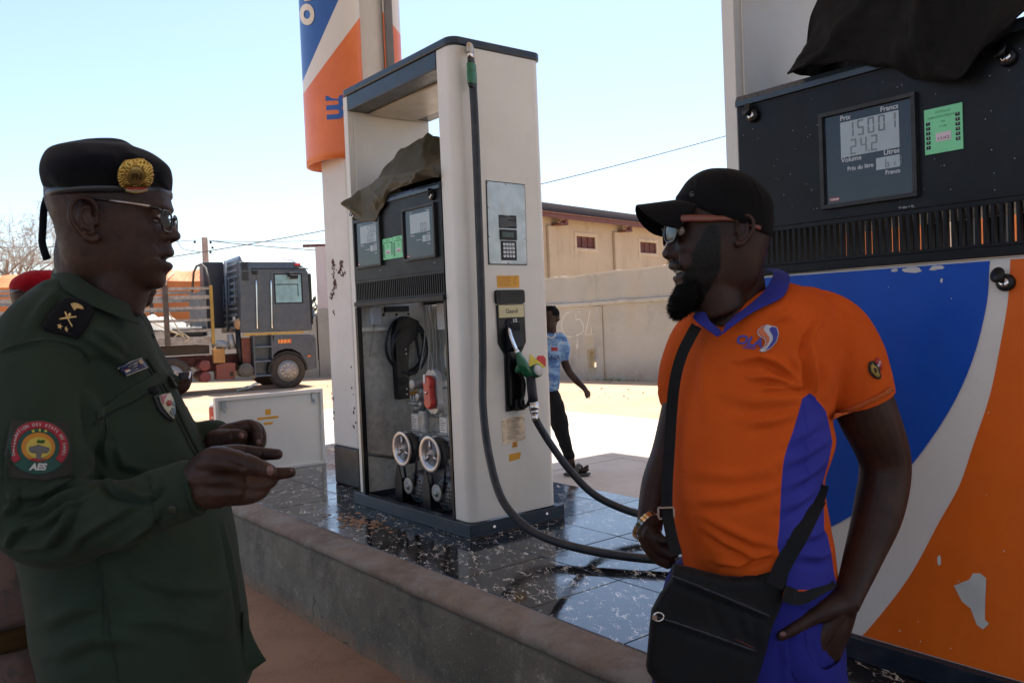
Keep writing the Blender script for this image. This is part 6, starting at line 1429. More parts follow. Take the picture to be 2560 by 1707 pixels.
dtext('patch_letters', 'AES', PP(815, 1205), 20, M_pw, sb, off_, 0, .0062, .05, .25, 1.05)
# name tag and breast badge
nt_ = decal('name_tag', [Z1(652, 1372), Z1(772, 1332), Z1(808, 1388), Z1(690, 1437)], mat('name_tag_blue', (.02, .03, .08), .3), sb, off_, .006, .003, 8)
def nq(u0, v0, u1, v1):
    a, b, c, d_ = [np.array(Z1(*p)) for p in ((652, 1372), (772, 1332), (808, 1388), (690, 1437))]
    f = lambda u, v: tuple((a*(1-u)+b*u)*(1-v)+(d_*(1-u)+c*u)*v); return [f(u0, v0), f(u1, v0), f(u1, v1), f(u0, v1)]
for q_, c_ in (((.08, .40, .28, .54), (.35, .06, .03)), ((.08, .54, .28, .70), (.5, .48, .4)), ((.32, .18, .72, .30), (.30, .30, .26)), ((.36, .42, .66, .53), (.22, .22, .22)), ((.45, .66, .62, .80), (.22, .22, .22)), ((.78, .12, .92, .48), (.42, .28, .15)), ((.02, .0, .98, .05), (.4, .36, .28)), ((.02, .95, .98, 1.0), (.4, .36, .28))):
    decal('tag_print', nq(*q_), mat('tag_%d%d' % (q_[0]*100, q_[1]*100), c_, .5), sb, off_, .0085, .0006, 30, smooth=False)
def B7(x, y): return (260+.1403*x)/1.08844, (860+.1403*y)/1.08844
decal('badge_backing', [B7(*p) for p in ((850, 940), (960, 900), (1120, 870), (1180, 1000), (1215, 1200), (1200, 1390), (1090, 1330), (960, 1190))], mat('badge_leather', (.008, .008, .01), .5), sb, off_, .003, .004, 8)
decal('breast_badge', [B7(*p) for p in ((930, 940), (1010, 905), (1050, 910), (1110, 885), (1160, 980), (1200, 1110), (1205, 1230), (1188, 1355), (1090, 1260), (1000, 1140), (950, 1030))], mat('badge_cream', (.46, .42, .30), .4), sb, off_, .0068, .002, 8)
for pts, c_ in ((((935, 945), (1050, 915), (1020, 985), (1000, 1010), (985, 1110), (950, 1030)), (.28, .03, .03)), (((1125, 1160), (1195, 1170), (1195, 1240), (1180, 1320)), (.02, .05, .035)), (((1110, 1200), (1165, 1320), (1095, 1250)), (.02, .04, .05)), (((1150, 1050), (1175, 1040), (1190, 1150), (1145, 1110)), (.03, .06, .04))):
    decal('badge_enamel', [B7(*p) for p in pts], mat('badge_%d' % pts[0][0], c_, .3), sb, off_, .0088, .0008, 20, smooth=False)
decal('badge_boss', circ(B7(1080, 1080), 5.2, 7), mat('badge_935', (.28, .03, .03), .3), sb, off_, .0095, .0015, 20)
decal('badge_strap', [B7(*p) for p in ((740, 800), (860, 750), (960, 860), (900, 900), (800, 880))], M_ep, sb, off_, .003, .004, 8)
decal('placket_tab', [B7(*p) for p in ((1095, 585), (1180, 560), (1290, 770), (1215, 810))], mat('velcro_grey', (.045, .042, .038), .9), sb, off_, .005, .002, 8)
# flap of the shirt front that sticks out at the hem
q = MB(); q.grid(lambda u, v: P(*( (556+50*u*v**1.6+6*u, 1405+(150-40*u)*v) ), 1.50+.02*u), 8, 8); o = obj_from(q.mesh('shirt_front_flap', M_uni), 'shirt_front_flap', M_uni, None); local(o, off_); sm_ = o.modifiers.new('s', 'SOLIDIFY'); sm_.thickness = .003
# trousers and boots
tq = MB(); sil_loft(tq, [(120, 1590, 500, 1590, 1.535, .18), (130, 1700, 480, 1700, 1.535, .17)], 40, 3)
for dx, dd in ((-20, -.09), (20, .10)): dtube(tq, [(290+dx, 1680, 1.535+dd, .115), (285+dx, 2050, 1.535+dd, .09), (280+dx, 2500, 1.535+dd, .075)], 18)
tm = remesh(tq, .01, 3); folds(tm, [], .004, 14, 5); local(obj_from(tm, 'trousers', M_uni, None), off_)
for dd in (-.09, .10):
    q = MB(); b0 = P(285, 1700, 1.535+dd); x0, y0 = b0.x, b0.y; q.tube([(x0-.07, y0, .05), (x0+.02, y0, .055), (x0+.12, y0-.02, .045), (x0+.2, y0-.03, .03)], [(.045, .045), (.05, .055), (.04, .045), (.022, .03)], 14); q.tube([(x0-.02, y0, .05), (x0-.02, y0, .22)], .05, 14); q.box(x0-.11, x0+.21, y0-.06, y0+.045, 0, .022); o = q.build('boot', M_black, None); local(o, off_)
# beret
M_ber = cloth_mat('black_felt', (.0055, .006, .009), 1500, .95, sheen=.35)
be = MB()
def BZ(levels): return [Z1(l[0], l[1])+Z1(l[2], l[3])+(l[4], l[5]) for l in levels]
sil_loft(be, BZ([(262, 428, 952, 438, 1.475, .084), (258, 405, 962, 405, 1.472, .092), (238, 370, 968, 368, 1.468, .106), (222, 325, 968, 330, 1.463, .114), (217, 270, 955, 280, 1.46, .112), (232, 215, 915, 240, 1.46, .100), (268, 165, 862, 205, 1.46, .084), (340, 144, 770, 168, 1.46, .062), (440, 126, 705, 128, 1.46, .045), (520, 116, 640, 115, 1.46, .022)]), 64, 6, 2.1)
bm_ = remesh(be, .003, 3); folds(bm_, [([Z1(690, 130), Z1(720, 190), Z1(790, 215)], .004, 12), ([Z1(280, 300), Z1(330, 350), Z1(420, 370)], .003, 14), ([Z1(900, 330), Z1(935, 380), Z1(950, 410)], .003, 8), ([Z1(430, 140), Z1(500, 190), Z1(560, 200)], .0025, 16)], .0022, 20, 4, .0005, 70)
bro = obj_from(bm_.copy(), 'beret', M_ber, None); bb = bvh_of(bm_); local(bro, off_)
q = MB(); sil_loft(q, [Z1(259, 406)+Z1(956, 410)+(1.473, .0875), Z1(255, 414)+Z1(960, 419)+(1.473, .089), Z1(254, 428)+Z1(961, 437)+(1.474, .0895), Z1(260, 440)+Z1(954, 447)+(1.475, .087)], 64, 3, 2.1, (False, False))
o = obj_from(q.mesh('beret_band', mat('leather_band', (.02, .022, .028), .35)), 'beret_band', mat('leather_band', (0, 0, 0)), None); local(o, off_); o.modifiers.new('s', 'SOLIDIFY').thickness = .002; o.parent = bro; o.matrix_parent_inverse = Matrix.Identity(4)
q = MB(); q.tube(catmull([P(*Z1(262, 440), 1.49), P(*Z1(246, 500), 1.50), P(*Z1(240, 600), 1.505), P(*Z1(236, 680), 1.505), P(*Z1(250, 740), 1.50), P(*Z1(264, 782), 1.50)], 5), [(.0065, .0025)]*26, 8, up=(1, 0, 0)); q.tube(catmull([P(*Z1(240, 640), 1.512), P(*Z1(246, 720), 1.512), P(*Z1(275, 775), 1.512)], 4), [(.0045, .002)]*9, 8, up=(1, 0, 0))
o = q.build('beret_ribbon', M_ber, None); local(o, off_); o.parent = bro
# beret badge: rays, letters, ribbon
M_gold2 = mat('stamped_gold', (.62, .43, .12), .32, metal=.85, var=.2, vs=80)
bc_ = H1(995, 370); brx, bry = 165*.2551/1.08844, 148*.2551/1.08844
bd_ = decal('beret_badge', circ(bc_, brx*.985, bry*.985, 40, -60, 240), M_gold2, bb, off_, .006, .004, 6)
bd_.parent = bro
mg = MB(); 
for i in range(26):
    a = radians(-35+250*i/25); u = np.array([cos(a), -sin(a)]); pts = []
    for j in range(6):
        t = .52+.44*j/5; wv = .055*sin(j*1.9+i*1.3)*(1 if j < 5 else 0); pp_ = (bc_[0]+brx*(t*cos(a)-wv*sin(a)), bc_[1]-bry*(t*sin(a)+wv*cos(a))); p = cast(bb, *pp_, .0095); pts.append(p if p is not None else P(*pp_, 1.36))
    mg.tube(pts, [.0020, .0021, .0022, .0022, .0022, .0020], 6)
for j in range(40):
    pass
ring = [cast(bb, bc_[0]+brx*.53*cos(t), bc_[1]-bry*.53*sin(t), .0095) for t in [2*pi*i/36 for i in range(37)]]
mg.tube([p for p in ring if p is not None], .0018, 6, caps=(False, False)); o = mg.build('badge_rays', M_gold2, None); local(o, off_); o.parent = bro
o = decal('badge_centre', circ(bc_, brx*.50, bry*.50, 30), mat('gold_field', (.40, .29, .10), .4, metal=.7), bb, off_, .0092, .002, 6); o.parent = bro
o = dtext('badge_letters', 'PN', H1(1000, 365), 16.5, mat('dark_bronze', (.10, .065, .02), .4, metal=.5), bb, off_, 0, .0118, .03, 0, 1.05); o.parent = bro
o = dtext('badge_word', 'POLICE', H1(1005, 437), 7, mat('dark_bronze', (0, 0, 0)), bb, off_, 0, .0122, .03, 0, 1.2); o.parent = bro
for (yo, c_) in ((452, (.5, .08, .05)), (466, (.6, .6, .56)), (480, (.45, .3, .08))):
    pts = [H1(900+205*i/8, yo+22*sin(pi*i/8)) for i in range(9)]; ds_ = [(p[0], p[1]+1.6) for p in pts[::-1]]; o = decal('badge_ribbon', pts+ds_, mat('ribbon_%d' % yo, c_, .45), bb, off_, .0125, .0008, 20, smooth=False); o.parent = bro
# spectacles
gl = MB(); M_sp = mat('spectacle_black', (.012, .011, .011), .3)
def lens_ring(s0, s1, u0, u1, f0, f1, n=28):
    out = []
    for i in range(n):
        t = 2*pi*i/n; c_, s_ = cos(t), sin(t); a = math.copysign(abs(c_)**.6, c_); b = math.copysign(abs(s_)**.6, s_); k_ = (a+1)/2; out.append(Mo(f0+(f1-f0)*k_, s0+(s1-s0)*k_, (u0+u1)/2+(u1-u0)/2*b))
    return out
LR = lens_ring(.008, .057, -.027, .0085, .0962, .0895); LL = lens_ring(-.008, -.055, -.027, .0085, .0962, .0930)
for R_ in (LR, LL): gl.tube(R_+[R_[0]], .0017, 6, caps=(False, False))
gl.tube([Mo(.0985, .009, -.002), Mo(.101, 0, .001), Mo(.0985, -.009, -.002)], .0015, 6)
gl.tube([Mo(.0885, .058, .006), Mo(.084, .066, .008), Mo(.075, .0745, .009)], .002, 6); gl.tube([Mo(.0885, -.056, .006), Mo(.078, -.073, .008), Mo(-.01, -.079, .012)], .0018, 6)
o = gl.build('spectacles', M_sp, None); local(o, off_); spx = o
q = MB(); q.tube(catmull([Mo(.01, .0795, .0175), Mo(-.015, .080, .0195), Mo(-.035, .081, .0165), Mo(-.045, .08, .005)], 4), .0024, 6); o = q.build('temple_tip', M_sp, None); local(o, off_); o.parent = spx
q = MB(); q.tube([Mo(.076, .0735, .0095), Mo(.045, .0785, .0135), Mo(.012, .0795, .0172)], [(.0022, .0012)]*3, 8, up=(0, 0, 1)); o = q.build('temple', mat('gunmetal', (.42, .34, .30), .3, metal=.8), None); local(o, off_); o.parent = spx
M_lens = bpy.data.materials.new('clear_lens'); M_lens.use_nodes = True; b_ = M_lens.node_tree.nodes['Principled BSDF']; b_.inputs['Base Color'].default_value = (.9, .95, .97, 1); b_.inputs['Transmission Weight'].default_value = 1; b_.inputs['Roughness'].default_value = .03; b_.inputs['IOR'].default_value = 1.02; b_.inputs['Specular IOR Level'].default_value = .25
for R_ in (LR, LL):
    q = MB(); cc = sum(R_, Vector())/len(R_); q.add([tuple(p) for p in R_]+[tuple(cc)], [(i, (i+1) % len(R_), len(R_)) for i in range(len(R_))], 0, True); o = q.build('lens', M_lens, None, fix=False); local(o, off_); o.parent = spx
for sg in (1, -1):
    ey = MB(); ey.ell(Mo(.0725, sg*.033, -.001), .0124, .0124, .0124, 16, 12); o = ey.build('eye', mat('eye_white', (.34, .30, .27), .2), None); local(o, off_)
    ey = MB(); ey.ell(Mo(.081, sg*.0335, -.001), .0052, .0052, .0056, 12, 8); i_ = ey.build('iris', mat('iris_dark', (.008, .005, .004), .1), None); local(i_, off_); i_.parent = o
q = MB(); 
for i in range(-4, 5): q.ell(Mo(.077-.0009*i*i*.55, i*.0058, -.0665), .0026, .0028, .0048, 8, 6)
for i in range(-4, 5): q.ell(Mo(.0745-.0009*i*i*.55, i*.0052, -.0772), .0024, .0024, .0038, 8, 6)
o = q.build('teeth', M_teeth, None); local(o, off_)
q = MB()
for (x, y, dd, rx_, ry_) in ((1312, 872, 1.198, .0062, .0075), (1610, 890, 1.2665, .0042, .005), (915, 385, 1.545, .0055, .006), (1150, 470, 1.567, .005, .006)):
    c_ = P(*H2(x, y), dd); q.ell(c_, rx_, .0035, ry_, 12, 8)
o = q.build('finger_nails', M_nail, None); local(o, off_)
# ------------------------------------------------------------------ letters on the pillar sign
sg, f = SIGN_ROOT, SIGN_SHELL; _m = f.evaluated_get(bpy.context.evaluated_depsgraph_get()).to_mesh().copy(); _m.transform(f.matrix_world); sgb = bvh_of(_m)
bpy.context.view_layer.update()
M_sb = mat('sign_blue', (.02, .10, .38), .45); M_sw = mat('sign_cream', (.66, .60, .50), .45)
dtext('sign_letter', 'm', (775, 247), 76, M_sb, sgb, sg, pi/2-.06, .004, .030, 0, 1.0)
dtext('sign_letter', 'o', (711, 34), 62, M_sw, sgb, sg, pi/2-.06, .004, .035, 0, 1.45)
decal('sign_letter', [(700, -40), (716, -40), (716, 2), (700, 4)], M_sw, sgb, sg, .004, .002, 12)
# ------------------------------------------------------------------ the attendant
at = thing('person', 'bearded man in black cap and orange and blue polo shirt smiling', 'person', tuple(P(1740, 760, 1.95).xy)+(0,), 0)
bpy.context.view_layer.update()
M_polo = NB('polo_pique'); a1 = M_polo.attr('blue_sd'); n1 = M_polo.noise(5, 6); n2 = M_polo.noise(700, 2)
org = M_polo.mix(M_polo.ramp(n1, .3, .7), (.54, .078, .008), (.63, .098, .011)); blu = M_polo.mix(M_polo.ramp(n1, .3, .7), (.030, .034, .26), (.040, .046, .32))
k_ = M_polo.mix(M_polo.ramp(a1, -.6, .6, 1, 0), org, blu); k_ = M_polo.mix(M_polo.ramp(n2, .4, .7, 0, .12), k_, (.05, .01, .01)); M_polo.base(k_); M_polo.rough(.85); M_polo.bump(M_polo.math('ADD', n2, M_polo.math('MULTIPLY', M_polo.noise(24, 4), .6)), .1, .002); M_polo.b.inputs['Specular IOR Level'].default_value = .12; M_polo = M_polo.m
M_colr = cloth_mat('blue_knit_collar', (.030, .034, .24), 600); M_trs = cloth_mat('blue_work_trousers', (.020, .022, .19), 900)
M_capc = cloth_mat('black_cotton_cap', (.0065, .0060, .0065), 900, .9); M_bag = cloth_mat('black_nylon', (.010, .0105, .0115), 1200, .6, bump=.15)
M_hair = mat('black_hair', (.0030, .0026, .0024), .85, spec=.12)
ka = .2551*1.95/2100
def A1(x, y): return (1580+.2551*x)/1.08844, (410+.2551*y)/1.08844
def A4(x, y): return (1580+.32328*x)/1.08844, (1200+.32328*y)/1.08844
def Z6(x, y): return 1433.3+.4142*x, 918.8+.4142*y
ac = P(*A1(760, 800), 1.95); Ma = frame(ac, radians(15), -1); SG = -1     # our side is his left: lateral is negative
prof = [((800-y)*ka, (760-x)*ka*.973/.966) for x, y in ((700, 180), (520, 270), (480, 340), (425, 430), (390, 520), (376, 580), (392, 640), (385, 700), (358, 760), (322, 820), (297, 868), (300, 900), (326, 930), (362, 945), (366, 970), (358, 1000), (372, 1030), (402, 1048), (436, 1064), (428, 1082), (405, 1105), (412, 1140), (440, 1175), (432, 1220), (425, 1270), (470, 1330), (600, 1370))]
base = [(.15, .03), (.12, .052), (.10, .073), (.085, .083), (.06, .092), (.038, .088), (.02, .086), (.0, .086), (-.02, .086), (-.035, .086), (-.05, .084), (-.065, .080), (-.08, .078), (-.10, .080), (-.115, .072), (-.135, .045)]
back = [(.15, -.08), (.12, -.11), (.09, -.132), (.05, -.142), (.015, -.140), (-.02, -.130), (-.05, -.122), (-.08, -.11), (-.11, -.09), (-.135, -.07)]
wid = [(.15, .05), (.12, .066), (.09, .076), (.06, .081), (.03, .082), (.0, .081), (-.03, .078), (-.06, .073), (-.085, .067), (-.105, .058), (-.125, .045), (-.135, .036)]
lw = [(.15, .05), (.06, .05), (.045, .034), (.035, .016), (.02, .013), (.0, .0145), (-.015, .020), (-.026, .023), (-.034, .023), (-.042, .025), (-.05, .028), (-.062, .033), (-.075, .030), (-.09, .026), (-.11, .03), (-.135, .03)]
G = head_grid(prof, back, wid, base, lw, -.135, .135)
face_features(G, [(.034, .030, .017, .011, -.009), (.034, .050, .02, .008, .004), (.049, -.008, .018, .015, .007), (.020, -.022, .0085, .009, .008), (.042, -.045, .013, .014, .006), (.030, -.036, .006, .012, -.003), (.048, -.07, .016, .02, .004)])
mb = MB(); grid_to(mb, G, Ma)
for sg_ in (1, -1): ear(mb, Ma, sg_, (-.050, .0815, .024), .038, .064)
dtube(mb, [A1(1010, 950)+(1.975, .062), A1(1020, 1130)+(1.985, .064), A1(1030, 1320)+(1.99, .070), A1(1040, 1550)+(1.995, .078)], 28)
mb.tube([Ma(-.02, 0, -.05), Ma(-.01, 0, -.10), Ma(-.03, 0, -.16)], [.07, .064, .062], 20)
hd = remesh(mb, .0024, 2)
co = get_co(hd); inv = np.stack([np.array(Ma(1, 0, 0)-Ma(0, 0, 0)), np.array(Ma(0, 1, 0)-Ma(0, 0, 0)), np.array(Ma(0, 0, 1)-Ma(0, 0, 0))]); loc_ = (co-np.array(ac))@inv.T
co = press(co, loc_, (.078, 0, -.0625), (.022, .028, .0050), (-.020, 0, 0))
for s_ in (1, -1): co = press(co, loc_, (.092, s_*.010, -.031), (.010, .005, .004), (-.002, 0, .006)); co = press(co, loc_, (.078, s_*.034, -.045), (.012, .004, .016), (-.004, 0, 0))
set_co(hd, co); loc2 = (co-np.array(ac))@inv.T; soften(hd, np.clip((-.085-loc2[:, 2])/.03, 0, 1), 40)
def a4(L): return [A4(p[0], p[1])+(p[2], p[3]) for p in L]
hm = MB()
# his left arm (our right): upper arm, elbow, forearm, hand hooked in the pocket
dtube(hm, [(1950, 850, 1.96, .070), (1992, 950, 1.965, .068), (2032, 1060, 1.99, .0590), (2018, 1170, 1.97, .0565), (1985, 1270, 1.93, .044), (1956, 1350, 1.88, .0335), (1940, 1385, 1.86, .0325)], 22)
dtube(hm, a4([(1600, 960, 1.86, .032), (1470, 1010, 1.835, .024), (1340, 1085, 1.82, .0175), (1235, 1155, 1.81, .0142), (1150, 1205, 1.805, .0108)]), 14)
for L in ([(1600, 970, 1.86, .030), (1510, 1120, 1.845, .023), (1450, 1260, 1.842, .0175), (1450, 1400, 1.852, .015), (1480, 1510, 1.875, .013)], [(1620, 980, 1.865, .030), (1555, 1150, 1.855, .023), (1495, 1290, 1.85, .018), (1490, 1420, 1.86, .0155), (1510, 1540, 1.88, .013)],
          [(1640, 990, 1.875, .028), (1600, 1170, 1.87, .022), (1540, 1300, 1.862, .018), (1525, 1420, 1.868, .0155), (1525, 1540, 1.885, .013)], [(1650, 1000, 1.885, .026), (1625, 1160, 1.882, .020), (1580, 1290, 1.874, .017), (1555, 1400, 1.876, .0145), (1540, 1500, 1.89, .012)]): dtube(hm, a4(L), 14)
dtube(hm, a4([(1610, 1000, 1.868, .030), (1560, 1130, 1.862, .031), (1530, 1260, 1.862, .028), (1515, 1400, 1.872, .024)]), 16)
# his right arm behind the belly, watch wrist and hand
dtube(hm, [(1590, 850, 2.13, .058), (1560, 960, 2.14, .050), (1538, 1040, 2.13, .046), (1512, 1110, 2.10, .042), (1496, 1175, 2.07, .0335), (1492, 1215, 2.055, .0315)], 20)
for L in ([(130, 380, 2.05, .030), (160, 500, 2.04, .027), (220, 590, 2.03, .022), (275, 640, 2.02, .015)], [(140, 400, 2.04, .026), (190, 440, 2.02, .017), (240, 465, 2.005, .0125), (275, 462, 2.0, .0095)], [(120, 420, 2.055, .026), (170, 540, 2.05, .022), (240, 600, 2.05, .016), (300, 620, 2.05, .012)], [(150, 420, 2.03, .026), (220, 520, 2.02, .02), (280, 560, 2.01, .014), (330, 570, 2.0, .011)]): dtube(hm, a4(L), 14)
hands = remesh(hm, .0028, 3)
core = MB(); sil_loft(core, [(1650, 700, 1830, 700, 1.99, .09), (1590, 800, 1880, 800, 1.99, .13), (1570, 1000, 1880, 1000, 1.99, .15), (1580, 1200, 1870, 1200, 1.99, .15), (1570, 1400, 1880, 1400, 1.99, .13)], 24, 3)
for dx, dd in ((-75, .04), (80, -.02)): dtube(core, [(1730+dx, 1400, 1.99+dd, .09), (1735+dx, 1900, 1.99+dd, .07), (1740+dx, 2130, 1.99+dd, .05)], 14)
dtube(core, [(1850, 760, 1.99, .06), (1950, 850, 1.965, .055), (2000, 960, 1.965, .05)], 12); dtube(core, [(1640, 760, 2.06, .06), (1590, 850, 2.12, .05), (1560, 960, 2.14, .045)], 12)
cm = remesh(core, .009, 1)
bmj = bmesh.new(); bmj.from_mesh(hd); nh = len(bmj.verts); bmj.from_mesh(hands); bmj.from_mesh(cm); full = bpy.data.meshes.new('body'); bmj.to_mesh(full); bmj.free()
beard_poly = [A1(*p) for p in ((728, 610), (800, 590), (850, 615), (868, 720), (878, 880), (872, 1000), (830, 1120), (760, 1250), (700, 1360), (420, 1560), (300, 1450), (360, 1220), (430, 1188), (478, 1160), (494, 1090), (480, 1040), (490, 1000), (520, 1040), (560, 985), (585, 880), (630, 790), (672, 720), (700, 660))]
mous = [A1(*p) for p in ((358, 948), (372, 935), (420, 925), (470, 950), (500, 1000), (500, 1050), (470, 1020), (430, 985), (392, 970), (362, 972))]
D = toD(get_co(full)); sdv = np.minimum(poly_sd(D, beard_poly)+4*wob(get_co(full), 190, 3), poly_sd(D, mous)+1.5*wob(get_co(full), 260, 1)); sdv[nh:] = 9; attr(full, 'beard_sd', sdv)
B_ = NB('dark_skin_bearded'); n = B_.noise(14, 8, .7); n2 = B_.noise(160, 4); k_ = B_.mix(B_.ramp(n, .3, .7), (.021, .0092, .0060), (.047, .0208, .0135)); k_ = B_.mix(B_.ramp(B_.attr('beard_sd'), -6, 4, 1, 0), k_, (.0030, .0026, .0024)); B_.base(k_); B_.rough(B_.ramp(n2, .3, .7, .42, .56)); B_.bump(n2, .1, .002); B_.b.inputs['Specular IOR Level'].default_value = .25
local(obj_from(full, 'body', B_.m, None), at); hb_ = bvh_of(hd)
hv = [i for i in range(nh) if sdv[i] < -2]
# beard: a shaped mass with hair tufts
bd = MB(); 
def AL(levels): return [A1(l[0], l[1])+A1(l[2], l[3])+(l[4], l[5]) for l in levels]
sil_loft(bd, AL([(560, 1080, 800, 1010, 1.945, .050), (480, 1150, 810, 1130, 1.945, .055), (430, 1210, 765, 1220, 1.942, .056), (400, 1270, 725, 1290, 1.94, .054), (372, 1330, 680, 1360, 1.938, .050), (356, 1390, 615, 1420, 1.937, .043), (358, 1445, 550, 1465, 1.936, .034), (378, 1490, 490, 1505, 1.936, .022), (410, 1520, 450, 1525, 1.936, .010)]), 40, 4, 2.0)
bme = remesh(bd, .0035, 3); c_ = get_co(bme); no = get_no(bme); set_co(bme, c_+no*(.0035*wob(c_, 60, 2)+.002*wob(c_, 170, 6))[:, None])
q = MB(); q.v = [tuple(v.co) for v in bme.vertices]; q.f = [list(p.vertices) for p in bme.polygons]; q.mi = [0]*len(q.f); q.sm = [True]*len(q.f)
r2 = np.random.default_rng(11); cs = get_co(bme); ns = get_no(bme); dn = np.array(Ma(.35, 0, -1)-Ma(0, 0, 0)); 
for i in r2.integers(0, len(cs), 5200):
    p = cs[i]-ns[i]*.002; d_ = ns[i]*.55+dn*.5+r2.normal(0, .38, 3); d_ /= np.linalg.norm(d_); L_ = r2.uniform(.005, .012); sd_ = np.cross(d_, r2.normal(size=3)); sd_ = sd_/np.linalg.norm(sd_)*.00055; b_ = d_+r2.normal(0, .25, 3); m_ = p+d_*L_*.6; t_ = m_+b_/np.linalg.norm(b_)*L_*.5
    q.add([p-sd_, p+sd_, m_+sd_*.8, m_-sd_*.8, t_], [(0, 1, 2, 3), (3, 2, 4)])
cf = get_co(hd); nf = get_no(hd)
for i in r2.choice(hv, 5200):
    p = cf[i]-nf[i]*.001; d_ = nf[i]*.6+dn*.6+r2.normal(0, .30, 3); d_ /= np.linalg.norm(d_); L_ = r2.uniform(.003, .0065); s9 = np.cross(d_, r2.normal(size=3)); s9 = s9/np.linalg.norm(s9)*.0006; t_ = p+d_*L_
    q.add([p-s9, p+s9, t_], [(0, 1, 2)])
o = q.build('beard', M_hair, None, fix=False); local(o, at)
# polo shirt
sh = MB()
sil_loft(sh, [(1668, 716, 1795, 645, 2.0, .075), (1632, 724, 1860, 662, 2.0, .115), (1600, 742, 1915, 694, 2.0, .145), (1575, 782, 1945, 745, 2.0, .165), (1556, 838, 1950, 825, 2.0, .178), (1543, 890, 1928, 900, 2.0, .188), (1540, 950, 1914, 960, 1.995, .195), (1537, 1010, 1922, 1010, 1.99, .203), (1538, 1060, 1908, 1060, 1.985, .208), (1540, 1110, 1896, 1100, 1.98, .212), (1545, 1160, 1900, 1155, 1.978, .212), (1556, 1215, 1910, 1215, 1.98, .208), (1566, 1265, 1918, 1265, 1.985, .2), (1572, 1300, 1924, 1312, 1.99, .195), (1585, 1325, 1925, 1325, 1.99, .17)], 72, 5, 2.2)
dtube(sh, [(1850, 730, 1.985, .078), (1905, 765, 1.965, .088), (1938, 815, 1.955, .0890), (1960, 865, 1.955, .0850), (1979, 921, 1.96, .0790)], 28, 6, ball=False)
dtube(sh, [(1650, 740, 2.04, .075), (1612, 790, 2.10, .080), (1585, 850, 2.14, .076), (1572, 900, 2.15, .070)], 22, 5)
polo = remesh(sh, .0042, 5)
# flat sleeve hem: trim the rounded end
FL = []
def A6(x, y): return (1740+.21259*x)/1.08844, (780+.21259*y)/1.08844
fz(A6, [(500, 570), (750, 520), (950, 590), (1120, 720), (1260, 860)], .0075, 9); fz(A6, [(650, 770), (850, 765), (1050, 810), (1230, 880)], .007, 8); fz(A6, [(740, 900), (950, 880), (1100, 885), (1260, 890)], .005, 8)
fz(A6, [(1500, 60), (1380, 240), (1290, 450), (1260, 640)], .0035, 6); fz(A6, [(1360, 350), (1370, 600), (1390, 800), (1400, 950)], .010, 11); fz(A6, [(1150, 500), (1230, 650), (1270, 800)], .004, 10); fz(A6, [(850, 130), (1000, 60), (1100, 20)], .004, 10)
fz(A6, [(1580, 600), (1540, 850), (1500, 1050)], .004, 14); fz(A6, [(400, 1000), (700, 1040), (1000, 1030), (1220, 980)], .004, 16); fz(A6, [(600, 1300), (900, 1270), (1150, 1180)], .004, 14)
fz(Z6, [(400, 560), (600, 545), (800, 500)], .0045, 14); fz(Z6, [(380, 400), (600, 420), (860, 380)], .003, 16); fz(Z6, [(430, 690), (560, 780), (700, 850), (840, 850)], .006, 12); fz(Z6, [(420, 620), (560, 700), (720, 780), (850, 800)], .005, 14); fz(Z6, [(520, 900), (640, 910), (800, 850)], .006, 9)
fz(Z6, [(900, 480), (1000, 420), (1120, 330)], .006, 15); fz(Z6, [(880, 350), (1000, 300), (1140, 200)], .005, 15); fz(Z6, [(900, 240), (1000, 180), (1110, 100)], .004, 15); fz(Z6, [(880, 600), (960, 560), (1060, 480)], .005, 16); fz(Z6, [(1010, 20), (1015, 300), (1010, 600)], .0018, 3); fz(Z6, [(980, 850), (1080, 860), (1150, 830)], .006, 15); fz(Z6, [(960, 760), (1060, 740), (1130, 680)], .005, 15)
fz(A6, [(100, 450), (90, 800), (120, 1200)], .003, 18)
folds(polo, [(a, h*1.9, w__*.95) for a, h, w__ in FL], .0034, 10, 3, .0011, 30)
panel = [Z6(*p) for p in ((990, -10), (965, 80), (938, 170), (905, 260), (888, 320), (880, 380), (872, 470), (868, 560), (864, 640), (860, 720), (850, 800), (868, 890), (900, 1050), (1190, 1050), (1165, 960), (1150, 850), (1128, 745), (1110, 720), (1108, 560), (1104, 450), (1138, 330), (1156, 230), (1140, 150), (1120, 60), (1060, -60))]
cop = get_co(polo); ctr = P(1980, 925, 1.96); D = toD(cop); sd_ = poly_sd(D, panel)
sleeve_line = np.array(A6(1280, 880)), np.array(A6(1600, 1250)); tl = sleeve_line[1]-sleeve_line[0]; tl = tl/np.linalg.norm(tl); right = tl[0]*(D[:, 1]-sleeve_line[0][1])-tl[1]*(D[:, 0]-sleeve_line[0][0])
sd_ = np.where((right < 0) & (D[:, 1] < Z6(0, 240)[1]), np.maximum(sd_, -right), sd_); attr(polo, 'blue_sd', sd_)
polo_w = polo.copy(); pb = bvh_of(polo_w); local(obj_from(polo, 'polo_shirt', M_polo, None), at)
def dec(name, pts, m, off=.002, th=.0015, step=7, root=at, bv=pb, smooth=True): return decal(name, pts, m, bv, root, off, th, step, 1.85, smooth)
# sleeve hem band
dec('sleeve_hem', [A6(*p) for p in ((1588, 1205), (1750, 1130), (1950, 1050), (2150, 960), (2262, 880), (2290, 905), (2290, 940), (2150, 1010), (1950, 1110), (1760, 1195), (1610, 1262))], mat('polo_orange_rib', (.46, .085, .011), .85), .004, .004)
